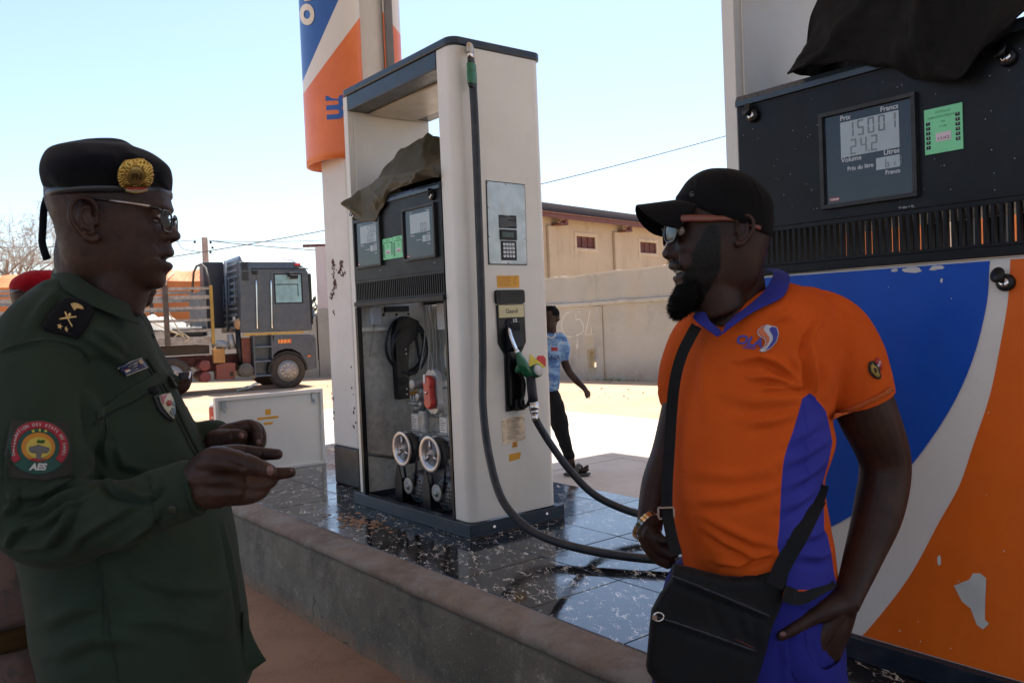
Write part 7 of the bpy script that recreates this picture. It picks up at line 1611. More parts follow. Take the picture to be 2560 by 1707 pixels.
# collar: wing on our side, wing on the far side, placket
ribbon('collar', [A1(1310, 1035)+(2.05,), A1(1380, 1060)+(1.985,), A1(1360, 1140)+(1.925,), A1(1280, 1260)+(1.90,), A1(1150, 1380)+(1.885,), A1(1030, 1470)+(1.875,), A1(915, 1575)+(1.865,)], [A1(1430, 1030)+(2.08,), A1(1540, 1090)+(1.965,), A1(1535, 1200)+(1.895,), A1(1470, 1310)+(1.865,), A1(1290, 1400)+(1.855,), A1(1110, 1500)+(1.852,), A1(850, 1690)+(1.848,)], M_colr, at, .004, 8, .008)
ribbon('collar', [A1(700, 1400)+(1.93,), A1(735, 1480)+(1.895,), A1(770, 1545)+(1.875,), A1(880, 1640)+(1.866,)], [A1(590, 1500)+(1.93,), A1(640, 1555)+(1.89,), A1(700, 1600)+(1.868,), A1(842, 1700)+(1.852,)], M_colr, at, .004, 6, .003)
dec('open_neck', [A1(*p) for p in ((740, 1420), (900, 1380), (1100, 1380), (1040, 1470), (900, 1600), (800, 1590))], B_.m, .006, .002)
# logo on the chest
M_lb = mat('logo_blue', (.045, .05, .30), .6); M_lw = mat('logo_white', (.55, .54, .58), .6); M_lo = mat('logo_orange', (.58, .15, .06), .6)
swo = [A6(*p) for p in ((835, 148), (780, 165), (732, 205), (718, 250), (745, 290), (800, 315), (818, 350), (805, 400), (765, 440), (742, 465), (770, 480), (815, 470), (890, 420), (950, 350), (975, 260), (962, 200), (920, 165))]
dec('logo_outline', swo, M_lw, .0028, .0010, 5)
dec('logo_orange_half', [A6(*p) for p in ((828, 156), (784, 174), (742, 210), (730, 248), (754, 282), (808, 308), (828, 350), (818, 400), (785, 440), (830, 400), (866, 340), (864, 300), (830, 255), (795, 220), (800, 185))], M_lo, .0040, .0008, 5)
dec('logo_blue_half', [A6(*p) for p in ((905, 172), (950, 205), (966, 260), (944, 345), (888, 412), (812, 460), (860, 400), (905, 330), (905, 285), (875, 235), (862, 205), (878, 178))], M_lb, .0040, .0008, 5)
dtext('logo_word', 'OLA', A6(625, 350), 29, M_lb, pb, at, .18, .0040, .035, .25, 1.05); dtext('logo_word', 'ENERGY', A6(635, 425), 8.5, M_lb, pb, at, .10, .0040, .03, .1, .95)
# sleeve badge: round yellow emblem with red tag
dec('sleeve_badge', [A6(*p) for p in ((2020, 620), (2035, 582), (2065, 572), (2100, 590), (2135, 640), (2160, 720), (2165, 770), (2135, 790), (2085, 770), (2045, 730), (2020, 680))], mat('badge_dark', (.012, .008, .006), .7), .003, .0015, 5)
dec('sleeve_badge_face', [A6(*p) for p in ((2040, 630), (2062, 600), (2085, 630), (2110, 640), (2125, 690), (2145, 740), (2130, 770), (2095, 745), (2070, 720), (2048, 690))], mat('badge_mustard', (.30, .19, .03), .7), .0045, .0008, 5)
dec('sleeve_badge_mark', [A6(*p) for p in ((2070, 660), (2095, 650), (2110, 690), (2095, 720), (2085, 690))], mat('badge_dark', (0, 0, 0)), .0054, .0006, 9)
dec('sleeve_tag', [A6(*p) for p in ((2090, 585), (2115, 530), (2150, 570), (2175, 640), (2165, 690), (2140, 640))], mat('tag_red', (.38, .012, .018), .6), .0042, .0008, 5); dtext('sleeve_tag_word', 'AVF', A6(2135, 610), 8, M_lw, pb, at, -1.1, .0056, .03)
# trousers
tq = MB(); sil_loft(tq, [(1566, 1285, 1920, 1295, 1.99, .175), (1532, 1320, 1924, 1345, 1.99, .178), (1512, 1400, 1935, 1420, 1.99, .178), (1500, 1500, 1945, 1520, 1.99, .175), (1500, 1600, 1945, 1610, 1.99, .165)], 56, 4, 2.2)
for dx, dd in ((-95, .04), (100, -.02)): dtube(tq, [(1725+dx, 1560, 1.99+dd, .118), (1728+dx, 1850, 1.99+dd, .10), (1735+dx, 2110, 1.99+dd, .085)], 20)
tm = remesh(tq, .006, 4); FL = []; fz(A4, [(1340, 1170), (1345, 1300), (1400, 1440), (1500, 1530)], .009, 7); fz(A4, [(1180, 1250), (1210, 1400), (1200, 1560)], .006, 10); fz(A4, [(1280, 1200), (1300, 1350), (1330, 1560)], .006, 10); fz(A4, [(1230, 900), (1330, 960), (1420, 940)], .005, 9)
folds(tm, FL, .003, 12, 4, .0008, 36); tw_ = tm.copy(); local(obj_from(tm, 'trousers', M_trs, None), at); tb = bvh_of(tw_)
for dx, dd in ((-95, .04), (100, -.02)):
    b0 = P(1735+dx, 1600, 1.99+dd); x0, y0 = b0.x, b0.y; q = MB(); q.tube([(x0+.06, y0+.02, .05), (x0, y0, .06), (x0-.12, y0-.05, .045), (x0-.19, y0-.08, .03)], [(.045, .045), (.05, .055), (.045, .045), (.025, .03)], 14); q.tube([(x0, y0, .05), (x0, y0, .16)], .05, 14); q.box(x0-.2, x0+.1, y0-.11, y0+.05, 0, .02); local(q.build('shoe', M_black, None), at)
ribbon('pocket_lip', [A4(1325, 1140)+(1.806,), A4(1345, 1290)+(1.804,), A4(1405, 1410)+(1.806,), A4(1490, 1462)+(1.812,), A4(1570, 1425)+(1.826,), A4(1625, 1370)+(1.852,)], [A4(1200, 1180)+(1.820,), A4(1190, 1380)+(1.812,), A4(1290, 1560)+(1.808,), A4(1470, 1650)+(1.814,), A4(1610, 1640)+(1.83,), A4(1680, 1600)+(1.856,)], M_trs, at, .004, 8, .006)
# cap
cp = MB()
sil_loft(cp, AL([(442, 415, 1372, 722, 1.955, .098), (430, 372, 1388, 620, 1.955, .102), (426, 335, 1390, 480, 1.955, .103), (445, 310, 1378, 370, 1.955, .102), (478, 262, 1335, 285, 1.955, .098), (520, 200, 1268, 205, 1.955, .09), (570, 148, 1190, 145, 1.955, .078), (640, 100, 1095, 92, 1.955, .06), (720, 66, 1000, 68, 1.955, .04), (790, 56, 910, 57, 1.955, .018)]), 64, 6, 2.15)
cpm = remesh(cp, .003, 3); folds(cpm, [([A1(905, 60), (A1(960, 200)), A1(930, 420)], .0015, 4), ([A1(1180, 150), A1(1260, 330), A1(1290, 560)], .0015, 4), ([A1(640, 105), A1(620, 230), A1(650, 360)], .0012, 4), ([A1(1000, 450), A1(1150, 540), A1(1300, 560)], .003, 12)], .0012, 22, 4, .0004, 60)
cb = bvh_of(cpm.copy()); cap_o = obj_from(cpm, 'cap', M_capc, None); local(cap_o, at)
q = MB()
def bill(u, v):
    s = -1+2*u; f0 = .088-.040*abs(s)**2.4; f1 = .088+.082*(1-abs(s)**3.2)**.6; f_ = f0+(f1-f0)*v; lat = .084*s*(1-.08*v); drop = .066*abs(s)**2.1*(.35+.65*v)+.006*v
    return Ma(f_, lat, .1035-.004*v-drop)
q.grid(bill, 40, 16); o = q.build('cap_bill', M_capc, None, fix=False); local(o, at); o.parent = cap_o; s_ = o.modifiers.new('s', 'SOLIDIFY'); s_.thickness = .004
o = dtext('cap_logo', 'G', A1(587, 302), 15, mat('grey_thread', (.10, .10, .09), .6), cb, at, -.2, .002, .0, .1); o.parent = cap_o
o = decal('cap_logo_dot', [A1(580, 296), A1(612, 300), A1(608, 308), A1(582, 306)], mat('grey_thread', (0, 0, 0)), cb, at, .002, .001, 9, 1.85); o.parent = cap_o
# sunglasses
gl = MB(); M_dk = mat('sunglass_black', (.008, .008, .008), .12)
def lens2(s0, s1, f0, f1, n=26):
    out = []
    for i in range(n):
        t = 2*pi*i/n; c_, b_ = cos(t), sin(t); a = math.copysign(abs(c_)**.7, c_); b2 = math.copysign(abs(b_)**.75, b_); k_ = (a+1)/2; out.append(Ma(f0+(f1-f0)*k_, s0+(s1-s0)*k_, .029+.025*b2))
    return out
for s_ in (1, -1):
    R_ = lens2(s_*.006, s_*.064, .105, .090); gl.tube(R_+[R_[0]], .0032, 8, caps=(False, False))
gl.tube([Ma(.105, .007, .036), Ma(.109, 0, .038), Ma(.105, -.007, .036)], .0028, 8)
o = gl.build('sunglasses', M_dk, None); local(o, at); sgo = o
for s_ in (1, -1):
    R_ = lens2(s_*.006, s_*.064, .105, .090); cc = sum(R_, Vector())/len(R_)+(Ma(.004, 0, 0)-Ma(0, 0, 0)); q = MB(); q.add([tuple(p) for p in R_]+[tuple(cc)], [(i, (i+1) % len(R_), len(R_)) for i in range(len(R_))], 0, True); o = q.build('lens', mat('dark_lens', (.010, .011, .012), .06), None, fix=False); local(o, at); o.parent = sgo
    q = MB(); q.tube(catmull([Ma(.089, s_*.068, .050), Ma(.075, s_*.081, .051), Ma(.02, s_*.0895, .050), Ma(-.03, s_*.0915, .049), Ma(-.052, s_*.092, .042), Ma(-.090, s_*.0905, .028)], 4), [(.0072, .0020)]*3+[(.0078, .002)]*6+[(.0058, .002)]*6+[(.004, .002)]*3+[(.0052, .002)]*3, 8, up=tuple(UP)); o = q.build('temple', mat('brown_temple', (.16, .042, .024), .35), None); local(o, at); o.parent = sgo
q = MB()
for i in range(-5, 6): q.ell(Ma(.0745-.0007*i*i, i*.0060, -.0595), .0028, .0030, .0052, 8, 6)
local(q.build('teeth', M_teeth, None), at)
for s_ in (1, -1): q = MB(); q.ell(Ma(.075, s_*.034, .030), .0122, .0122, .0122, 14, 10); local(q.build('eye', mat('eye_white', (0, 0, 0)), None), at)
q = MB()
for (x, y, dd, rx_, ry_) in ((1165, 1188, 1.796, .0075, .006),): q.ell(P(*A4(x, y), dd), rx_, .004, ry_, 12, 8)
local(q.build('thumb_nail', M_nail, None), at)
# watch
wr = P(*A4(112, 352), 2.045); ax = (RT*.62-FW*.62-UP*.48).normalized(); u_ = ax.orthogonal().normalized(); v_ = ax.cross(u_); wt = None
M_wg = mat('watch_gold', (.75, .46, .12), .22, metal=1); M_ws = mat('watch_steel', (.72, .72, .70), .2, metal=1)
q = MB()
wtn = tag(thing('wristwatch', 'gold and silver link bracelet on the right wrist of the bearded man', 'watch', tuple(wr), 0))
bpy.context.view_layer.update(); lk = {}
for i in range(26):
    a = 2*pi*i/26
    for j in (-1, 0, 1):
        if j not in lk: q = MB(); q.prism(rounded(-.0040, .0040, -.0024, .0024, .001, n=2), 'z', -.0018, .0018); lk[j] = q.mesh('link', M_wg if j == 0 else M_ws)
        o = bpy.data.objects.new('link', lk[j]); COL.objects.link(o); ra_ = u_*cos(a)+v_*sin(a); ta = -u_*sin(a)+v_*cos(a); p = ra_*.0400+ax*(j*.0048)
        o.parent = wtn; o.matrix_local = Matrix(((ta.x, ax.x, ra_.x, p.x), (ta.y, ax.y, ra_.y, p.y), (ta.z, ax.z, ra_.z, p.z), (0, 0, 0, 1)))
# shoulder bag
bg_ = thing('shoulder_bag', 'black cross-body bag with zip pocket hanging on the bearded man', 'bag', tuple(P(1640, 1440, 1.80)), 0)
bpy.context.view_layer.update()
q = MB(); outl = [A4(*p) for p in ((320, 640), (420, 660), (560, 700), (700, 735), (830, 745), (960, 720), (1080, 670), (1160, 640), (1270, 690), (1200, 860), (1130, 1030), (1080, 1140), (1030, 1330), (960, 1568), (900, 1660), (300, 1640), (190, 1568), (120, 1480), (104, 1430), (120, 1250), (150, 1000), (210, 880), (290, 760))]
bm = bmesh.new(); vs_ = [bm.verts.new((p[0], p[1], 0)) for p in outl]; bm.faces.new(vs_); bmesh.ops.triangulate(bm, faces=bm.faces)
for _ in range(5):
    e = [x for x in bm.edges if x.calc_length() > 14]
    if not e: break
    bmesh.ops.subdivide_edges(bm, edges=e, cuts=1); bmesh.ops.triangulate(bm, faces=bm.faces)
cd_ = np.array([v.co[:2] for v in bm.verts]); sdb = poly_sd(cd_, outl)
fm = bmesh.new(); fv = []; bv_ = []
for v, s_ in zip(bm.verts, sdb):
    pf = min(1, -s_/26); dep0 = 1.775+.00012*(v.co.x-1500)
    fv.append(fm.verts.new(P(v.co.x, v.co.y, dep0-.030*sqrt(max(0, 1-(1-pf)**2))))); bv_.append(fm.verts.new(P(v.co.x, v.co.y, dep0+.022*sqrt(max(0, 1-(1-pf)**2))+.002)))
bm.verts.index_update()
for fa in bm.faces: ids = [v.index for v in fa.verts]; fm.faces.new([fv[i] for i in ids]); fm.faces.new([bv_[i] for i in reversed(ids)])
for e in bm.edges:
    if len(e.link_faces) == 1: a, b = e.verts[0].index, e.verts[1].index; fm.faces.new([fv[a], fv[b], bv_[b], bv_[a]])
bmesh.ops.recalc_face_normals(fm, faces=fm.faces); bme_ = bpy.data.meshes.new('bag_body'); fm.to_mesh(bme_); fm.free(); bm.free()
FL = []; fz(A4, [(330, 760), (600, 870), (850, 970), (1040, 1050)], .007, 7); fz(A4, [(180, 1060), (450, 1150), (760, 1260), (960, 1330)], .006, 6); fz(A4, [(1010, 1060), (1000, 1200), (1040, 1330)], .004, 10); fz(A4, [(650, 900), (720, 1050), (760, 1180)], .003, 12); fz(A4, [(860, 1000), (900, 1150), (960, 1240)], .003, 10)
folds(bme_, FL, .002, 16, 6, .0006, 50); bbv = bvh_of(bme_.copy()); local(obj_from(bme_, 'bag_body', M_bag, None), bg_)
def dense4(pts, k=4): return [A4(p.x, p.y) for p in catmull([(a, b, 0) for a, b in pts], k)]
strip('flap_piping', dense4([(320, 740), (600, 855), (850, 960), (1060, 1050)]), 3.5, M_rubber, .002, .003, bg_, bbv); strip('zip', dense4([(190, 1055), (450, 1140), (760, 1250), (950, 1320)]), 4, M_rubber, .002, .002, bg_, bbv)
o = dtext('bag_word', 'SPORT', A4(850, 1268), 8, mat('dark_red_thread', (.16, .012, .012), .6), bbv, bg_, .36, .003, .01) if False else strip('red_tape', dense4([(790, 1225), (860, 1255), (935, 1295)]), 2.2, mat('dark_red_thread', (.10, .010, .010), .7), .003, .0008, bg_, bbv)
q = MB(); c_ = P(*A4(205, 1055), 1.738); q.tube([c_+Vector((.011*cos(t), 0, .009*sin(t))) for t in [2*pi*i/14 for i in range(15)]], .0018, 6, caps=(False, False)); q.box(c_.x-.013, c_.x-.004, c_.y-.003, c_.y+.003, c_.z-.005, c_.z+.005); local(q.build('zip_pull', M_chrome, None), bg_)
def belt(name, pts, w__, m=M_bag, th=.0022):
    c = catmull([P(*p[:3]) for p in pts], 6); q = MB(); up0 = [Vector(pts[min(len(pts)-1, i//6)][3:6]) if len(pts[0]) > 3 else None for i in range(len(c))]
    R = []
    for i, p in enumerate(c):
        t = (c[min(i+1, len(c)-1)]-c[max(i-1, 0)]).normalized(); v = (p-CAMO).normalized(); n_ = t.cross(v).normalized(); R.append([p-n_*w__/2-v*th/2, p+n_*w__/2-v*th/2, p+n_*w__/2+v*th/2, p-n_*w__/2+v*th/2])
    q.loft(R, 0, False); o = q.build(name, m, None); local(o, bg_); return o
def onp(x, y, off=.008):
    p = cast(pb, x, y, off); return (x, y, (p.y if p is not None else 1.93))
belt('strap', [(1600, 748, 1.90), (1585, 775, 1.885), (1566, 815, 1.885), (1551, 870, 1.885), (1543, 940, 1.89), (1538, 1020, 1.885), (1533, 1100, 1.87), (1532, 1165, 1.85), (1540, 1220, 1.815), (1554, 1275, 1.785)], .025)
belt('strap', [onp(1880, 1145), onp(1862, 1180), onp(1840, 1225), onp(1818, 1262), (1797, 1300, 1.768), (1778, 1345, 1.758)], .034)
belt('strap', [onp(1887, 1112, .006), onp(1883, 1130), onp(1874, 1158)], .030)
belt('waist_strap', [(1800, 1362, 1.77), (1835, 1370, 1.79), (1875, 1350, 1.81), (1912, 1330, 1.85)], .034)
q = MB(); c_ = P(*A4(262, 250), 1.843)
for z_ in (-.012, .012): q.box(c_.x-.017, c_.x+.017, c_.y-.004, c_.y+.002, c_.z+z_-.002, c_.z+z_+.002)
for x_ in (-.017, .017): q.box(c_.x+x_-.002, c_.x+x_+.002, c_.y-.004, c_.y+.002, c_.z-.0099, c_.z+.0099)
local(q.build('strap_buckle', M_chrome, None), bg_)
# ------------------------------------------------------------------ people further back
GP = [(.105, .06), (.07, .092), (.04, .099), (.018, .100), (.002, .095), (-.012, .103), (-.026, .116), (-.034, .110), (-.042, .099), (-.056, .105), (-.066, .098), (-.078, .104), (-.09, .095), (-.105, .093), (-.118, .080), (-.132, .04)]
GB = [(.105, .055), (.07, .09), (.04, .096), (.018, .097), (.0, .092), (-.02, .089), (-.05, .088), (-.08, .086), (-.105, .083), (-.12, .066), (-.132, .035)]
GK = [(.105, -.06), (.07, -.098), (.03, -.105), (.0, -.1), (-.03, -.09), (-.07, -.078), (-.132, -.05)]
GW = [(.105, .045), (.07, .068), (.03, .0755), (0, .075), (-.03, .070), (-.06, .065), (-.09, .055), (-.115, .04), (-.132, .025)]
GL = [(.105, .05), (.03, .04), (.005, .014), (-.012, .013), (-.026, .018), (-.04, .02), (-.056, .026), (-.08, .027), (-.1, .025), (-.132, .03)]
def simple_head(mb, c, phi, side, sc=1.0, n=56, m=60):
    G = head_grid(GP, GB, GK and GK, GW, GL, -.132, .118, n, m) if False else head_grid(GP, GK, GW, GB, GL, -.132, .112, n, m)
    face_features(G, [(.032, 0, .017, .010, -.009), (.047, -.026, .016, .014, .005), (.0165, -.033, .007, .007, .006)]); M0 = frame(c, phi, side)
    M = lambda f, s, u: M0(f*sc, s*sc, u*sc)
    grid_to(mb, G, M)
    for sg_ in (1, -1): ear(mb, M, sg_, (-.022, .074, -.014), .038, .060)
    return M
def fig(name_label, base_xy, skin_parts, clothes, vox=.006):
    r = thing('person', name_label, 'person', (base_xy[0], base_xy[1], 0), 0); bpy.context.view_layer.update()
    me = remesh(skin_parts, vox, 2); local(obj_from(me, 'body', M_skin, None), r)
    for nm, mb_, m, vx, amp, fr in clothes:
        me = remesh(mb_, vx, 3); folds(me, [], amp, fr, len(nm) % 7, amp*.4, fr*3); local(obj_from(me, nm, m, None), r)
    return r
# boy crossing the forecourt
def C4(x, y, *a): return ((1340+.3571*x)/1.08844, (700+.3571*y)/1.08844)+a
def c4t(L): return [C4(*p) for p in L]
BD = 7.6
sk = MB(); bc0 = P(*C4(98, 262), BD); Mb = simple_head(sk, bc0, radians(52), -1, .88)
dtube(sk, c4t([(104, 320, BD, .05), (106, 370, BD, .048), (106, 420, BD, .055)]), 16)
dtube(sk, c4t([(190, 460, BD, .042), (196, 550, BD, .038), (225, 630, BD-.03, .036), (270, 690, BD-.08, .034), (318, 738, BD-.1, .026), (335, 755, BD-.1, .024)]), 14)
dtube(sk, c4t([(20, 460, BD, .042), (5, 560, BD+.02, .038), (-15, 680, BD+.08, .034), (-25, 790, BD+.05, .026)]), 14)
for L in ([(330, 748, BD-.1, .026), (352, 775, BD-.1, .022), (372, 790, BD-.1, .013), (374, 815, BD-.11, .010)], [(335, 752, BD-.1, .024), (355, 785, BD-.12, .02), (366, 806, BD-.125, .012), (362, 822, BD-.13, .010)], [(335, 755, BD-.09, .022), (352, 790, BD-.13, .016), (354, 812, BD-.14, .011), (352, 824, BD-.145, .009)], [(332, 752, BD-.08, .02), (346, 788, BD-.14, .012), (347, 806, BD-.15, .010)], [(332, 748, BD-.1, .02), (350, 765, BD-.14, .013), (352, 782, BD-.16, .010)], [(-25, 790, BD+.05, .026), (-28, 830, BD+.04, .028), (-26, 870, BD+.03, .016)]): dtube(sk, c4t(L), 10)
sil_loft(sk, [C4(40, 400)+C4(170, 400)+(BD, .09), C4(40, 600)+C4(155, 600)+(BD, .09), C4(45, 780)+C4(150, 780)+(BD, .09)], 20, 3)
dtube(sk, c4t([(120, 800, BD, .06), (175, 1010, BD-.05, .05), (232, 1225, BD-.08, .038), (248, 1290, BD-.08, .036), (258, 1335, BD-.08, .033)]), 14)
dtube(sk, c4t([(75, 800, BD, .06), (40, 1010, BD+.02, .05), (-20, 1220, BD+.15, .038), (-40, 1300, BD+.18, .034)]), 14)
for L in ([(252, 1325, BD-.06, .034), (300, 1338, BD-.12, .032), (345, 1330, BD-.17, .024)], [(330, 1328, BD-.15, .02), (362, 1302, BD-.18, .0135)], [(335, 1335, BD-.17, .018), (366, 1325, BD-.2, .011)], [(-40, 1300, BD+.18, .034), (0, 1330, BD+.12, .03), (30, 1340, BD+.08, .02)]): dtube(sk, c4t(L), 12)
ts = MB(); sil_loft(ts, [C4(68, 372)+C4(138, 372)+(BD, .07), C4(35, 388)+C4(172, 386)+(BD, .10), C4(18, 430)+C4(192, 428)+(BD, .115), C4(22, 520)+C4(180, 520)+(BD, .12), C4(28, 600)+C4(170, 600)+(BD, .12), C4(28, 690)+C4(171, 690)+(BD, .12), C4(32, 772)+C4(160, 772)+(BD, .115)], 40, 4)
dtube(ts, c4t([(165, 410, BD, .062), (186, 460, BD, .066), (194, 515, BD, .058), (195, 540, BD, .055)]), 18); dtube(ts, c4t([(40, 410, BD, .062), (22, 460, BD, .066), (10, 530, BD, .056)]), 18)
tr_ = MB(); sil_loft(tr_, [C4(34, 768)+C4(158, 768)+(BD, .10), C4(30, 830)+C4(165, 830)+(BD, .11)], 30, 3)
dtube(tr_, c4t([(112, 820, BD, .088), (140, 900, BD-.03, .082), (168, 1010, BD-.05, .080), (195, 1110, BD-.07, .062), (224, 1200, BD-.08, .052), (238, 1232, BD-.08, .052)]), 20); dtube(tr_, c4t([(72, 820, BD, .086), (45, 1000, BD+.02, .075), (-20, 1210, BD+.15, .055)]), 18)
bs_ = NB('washed_blue_jersey'); n = bs_.noise(6, 6, .6, (1, 1, 2.2), 1.5); n2 = bs_.noise(18, 6, .6); k_ = bs_.mix(bs_.ramp(n, .38, .62), (.06, .14, .34), (.22, .38, .58)); k_ = bs_.mix(bs_.ramp(n2, .52, .66, 0, .6), k_, (.40, .50, .58)); bs_.base(k_); bs_.rough(.85); M_js = bs_.m
boy = fig('boy in pale blue jersey and dark trousers walking behind the open pump', tuple(P(*C4(140, 1340), BD).xy), sk, [('jersey', ts, M_js, .009, .006, 16), ('trousers', tr_, cloth_mat('black_trousers', (.012, .012, .013), 500), .010, .008, 18)], .0062)
_b = bvh_of(*[ (lambda m: (m.transform(boy.matrix_world), m)[1])(o.data.copy()) for o in boy.children if o.name.startswith('jersey')])
decal('jersey_badge', [C4(106, 470), C4(150, 470), C4(150, 496), C4(106, 496)], mat('jersey_red', (.32, .02, .03), .6), _b, boy, .004, .002, 6, BD-.12); dtext('jersey_word', 'BANA', C4(106, 545), 15, mat('jersey_navy', (.02, .05, .14), .6), _b, boy, 0, .005, .02)
decal('jersey_collar', [C4(76, 396), C4(100, 416), C4(128, 408), C4(140, 372), C4(132, 366), C4(122, 398), C4(102, 404), C4(80, 388)], mat('jersey_white', (.5, .52, .54), .7), _b, boy, .006, .003, 6, BD-.12)
q = MB(); q.ell(Mb(-.012, 0, .052), .1, .1, .1, 6, 4) if False else None
hr = MB(); G = head_grid(GP, GK, GW, GB, GL, .012, .115, 48, 40); fsel = G[..., 0] > .05; G[..., 0] -= np.where(fsel & (G[..., 2] < .062), .02, 0); grid_to(hr, G*np.array([1.03, 1.035, 1.02]), lambda f, s, u: Mb(f*1.01-.002, s*1.01, u+.002))
hme = remesh(hr, .006, 2); c_ = get_co(hme); set_co(hme, c_+get_no(hme)*(.003*wob(c_, 150, 2))[:, None]); local(obj_from(hme, 'hair', M_hair, None), boy)
for (x, y, dd) in ((290, 1352, BD-.13),):
    p = P(*C4(290, 1362), BD-.13); q = MB(); q.prism([(-.11, -.05), (.06, -.055), (.115, -.035), (.12, .02), (.08, .05), (-.1, .045)], 'z', 0, .02, M=Matrix.Translation((p.x-.005, p.y, max(0, p.z))) @ Matrix.Rotation(-.35, 4, 'Z')); q.tube(catmull([(p.x-.02, p.y-.06, p.z+.02), (p.x+.0, p.y-.045, p.z+.075), (p.x+.03, p.y, p.z+.09), (p.x+.06, p.y+.03, p.z+.02)], 4), [(.022, .006)]*13, 8, up=(1, 0, 0)); local(q.build('sandal', mat('grey_sandal', (.06, .055, .05), .7), None), boy)
p = P(*C4(-10, 1352), BD+.12); q = MB(); q.box(p.x-.1, p.x+.1, p.y-.045, p.y+.045, max(0, p.z-.03), max(0, p.z-.03)+.02); local(q.build('sandal', bpy.data.materials['grey_sandal'], None), boy)
# soldier in red beret seen from behind on the left
RD = 2.9
sk = MB(); rc = P(*Z5(385, 985), RD); Mr = simple_head(sk, rc, radians(-28), 1, .86)
sk.tube([Mr(-.02, 0, -.05), Mr(-.015, 0, -.14), Mr(-.03, 0, -.22)], [.056, .056, .065], 18)
cl = MB(); gx = Z5(380, 985)[0]
sil_loft(cl, [(gx-35, 742, gx+60, 742, RD, .07), (gx-70, 770, gx+110, 770, RD+.02, .16), (gx-95, 830, gx+130, 830, RD+.02, .2), (gx-95, 950, gx+130, 950, RD+.02, .2), (gx-85, 1100, gx+125, 1100, RD+.02, .19), (gx-90, 1240, gx+130, 1240, RD+.02, .18)], 36, 4)
dtube(cl, [(gx-50, 790, RD-.16, .06), (gx-70, 900, RD-.2, .055), (gx-60, 1040, RD-.2, .048)], 14); dtube(cl, [(gx+80, 790, RD+.18, .06), (gx+100, 900, RD+.2, .055), (gx+100, 1040, RD+.2, .048)], 14)
tl_ = MB(); dtube(tl_, [(gx+0, 1180, RD-.05, .12), (gx, 1400, RD-.06, .09), (gx, 1690, RD-.06, .07)], 16); dtube(tl_, [(gx+50, 1180, RD+.1, .12), (gx+50, 1400, RD+.1, .09), (gx+50, 1670, RD+.1, .07)], 16)
rb_ = MB(); sil_loft(rb_, [Z5(160, 925)+Z5(585, 870)+(RD, .088), Z5(135, 905)+Z5(600, 840)+(RD, .1), Z5(95, 870)+Z5(615, 800)+(RD, .112), Z5(90, 820)+Z5(600, 760)+(RD, .112), Z5(130, 765)+Z5(570, 715)+(RD, .095), Z5(215, 722)+Z5(520, 692)+(RD, .07), Z5(300, 696)+Z5(430, 688)+(RD, .035)], 48, 5)
red = fig('soldier in bright red beret standing behind the officer at far left', tuple(P(gx+25, 900, RD).xy), sk, [('uniform_shirt', cl, M_uni, .012, .006, 12), ('trousers', tl_, M_uni, .014, .006, 12), ('red_beret', rb_, cloth_mat('red_felt', (.30, .004, .012), 900, .95, sheen=.3), .005, .004, 22)], .005)
q = MB(); R = []
for (yl, yr) in ((905, 848), (918, 858), (934, 872)):
    a, b = P(*Z5(148, yl), RD), P(*Z5(592, yr), RD); c = (a+b)/2; ax = (b-a)/2; R.append([c+ax*cos(t)+Vector((0, .0925*sin(t), 0)) for t in [2*pi*j/40 for j in range(40)]])
q.loft(R, 0, True, (False, False)); o = q.build('beret_band', bpy.data.materials['leather_band'], None); local(o, red); o.modifiers.new('s', 'SOLIDIFY').thickness = .003
for x in (188, 206): q = MB(); q.tube(catmull([P(*Z5(x, 915), RD-.04), P(*Z5(x+4, 1000), RD-.05), P(*Z5(x+14, 1085), RD-.05)], 5), [(.0045, .0015)]*11, 6, up=(1, 0, 0)); local(q.build('beret_ribbon', M_ep, None), red)
q = MB(); q.tube([P(*Z5(115, 1090), RD-.1), P(*Z5(150, 1065), RD-.1), P(*Z5(215, 1075), RD-.1)], [(.012, .02)]*3, 10); q.tube([P(*Z5(125, 1110), RD-.1), P(*Z5(160, 1120), RD-.1)], [(.02, .03)]*2, 10); local(q.build('shoulder_strap', M_ep, None), red)
for dd in (-.05, .1): b0 = P(gx+25, 1650, RD+dd); q = MB(); q.box(b0.x-.09, b0.x+.19, b0.y-.05, b0.y+.05, 0, .1); local(q.build('boot', M_black, None), red)
# soldier half hidden behind the officer's chin, holding a phone
SD = 2.2
sk = MB(); sc_ = P(*Z5(1120, 600), SD); Ms = simple_head(sk, sc_, radians(6), 1, 1.0) 
sk.tube([Ms(-.02, 0, -.05), Ms(-.01, 0, -.14), Ms(-.03, 0, -.22)], [.056, .056, .066], 18)
dtube(sk, [(330, 900, SD-.02, .034), (395, 885, SD-.03, .03), (412, 878, SD-.03, .024), (420, 868, SD-.03, .012)], 12); dtube(sk, [(400, 890, SD-.04, .022), (424, 884, SD-.05, .011), (432, 874, SD-.05, .009)], 10); dtube(sk, [(395, 895, SD-.04, .02), (422, 893, SD-.05, .011), (430, 886, SD-.05, .009)], 10)
cl = MB(); sil_loft(cl, [(225, 690, 304, 698, SD, .075), (185, 715, 330, 718, SD+.01, .15), (160, 745, 346, 745, SD+.02, .19), (155, 790, 362, 790, SD+.02, .2), (160, 845, 392, 845, SD+.02, .2), (165, 900, 408, 900, SD+.02, .2), (170, 1050, 415, 1050, SD+.02, .2), (170, 1250, 410, 1250, SD+.02, .2), (180, 1400, 405, 1400, SD+.02, .19)], 40, 4)
dtube(cl, [(260, 760, SD-.18, .06), (255, 860, SD-.2, .055), (310, 900, SD-.1, .048), (385, 888, SD-.05, .04)], 14)
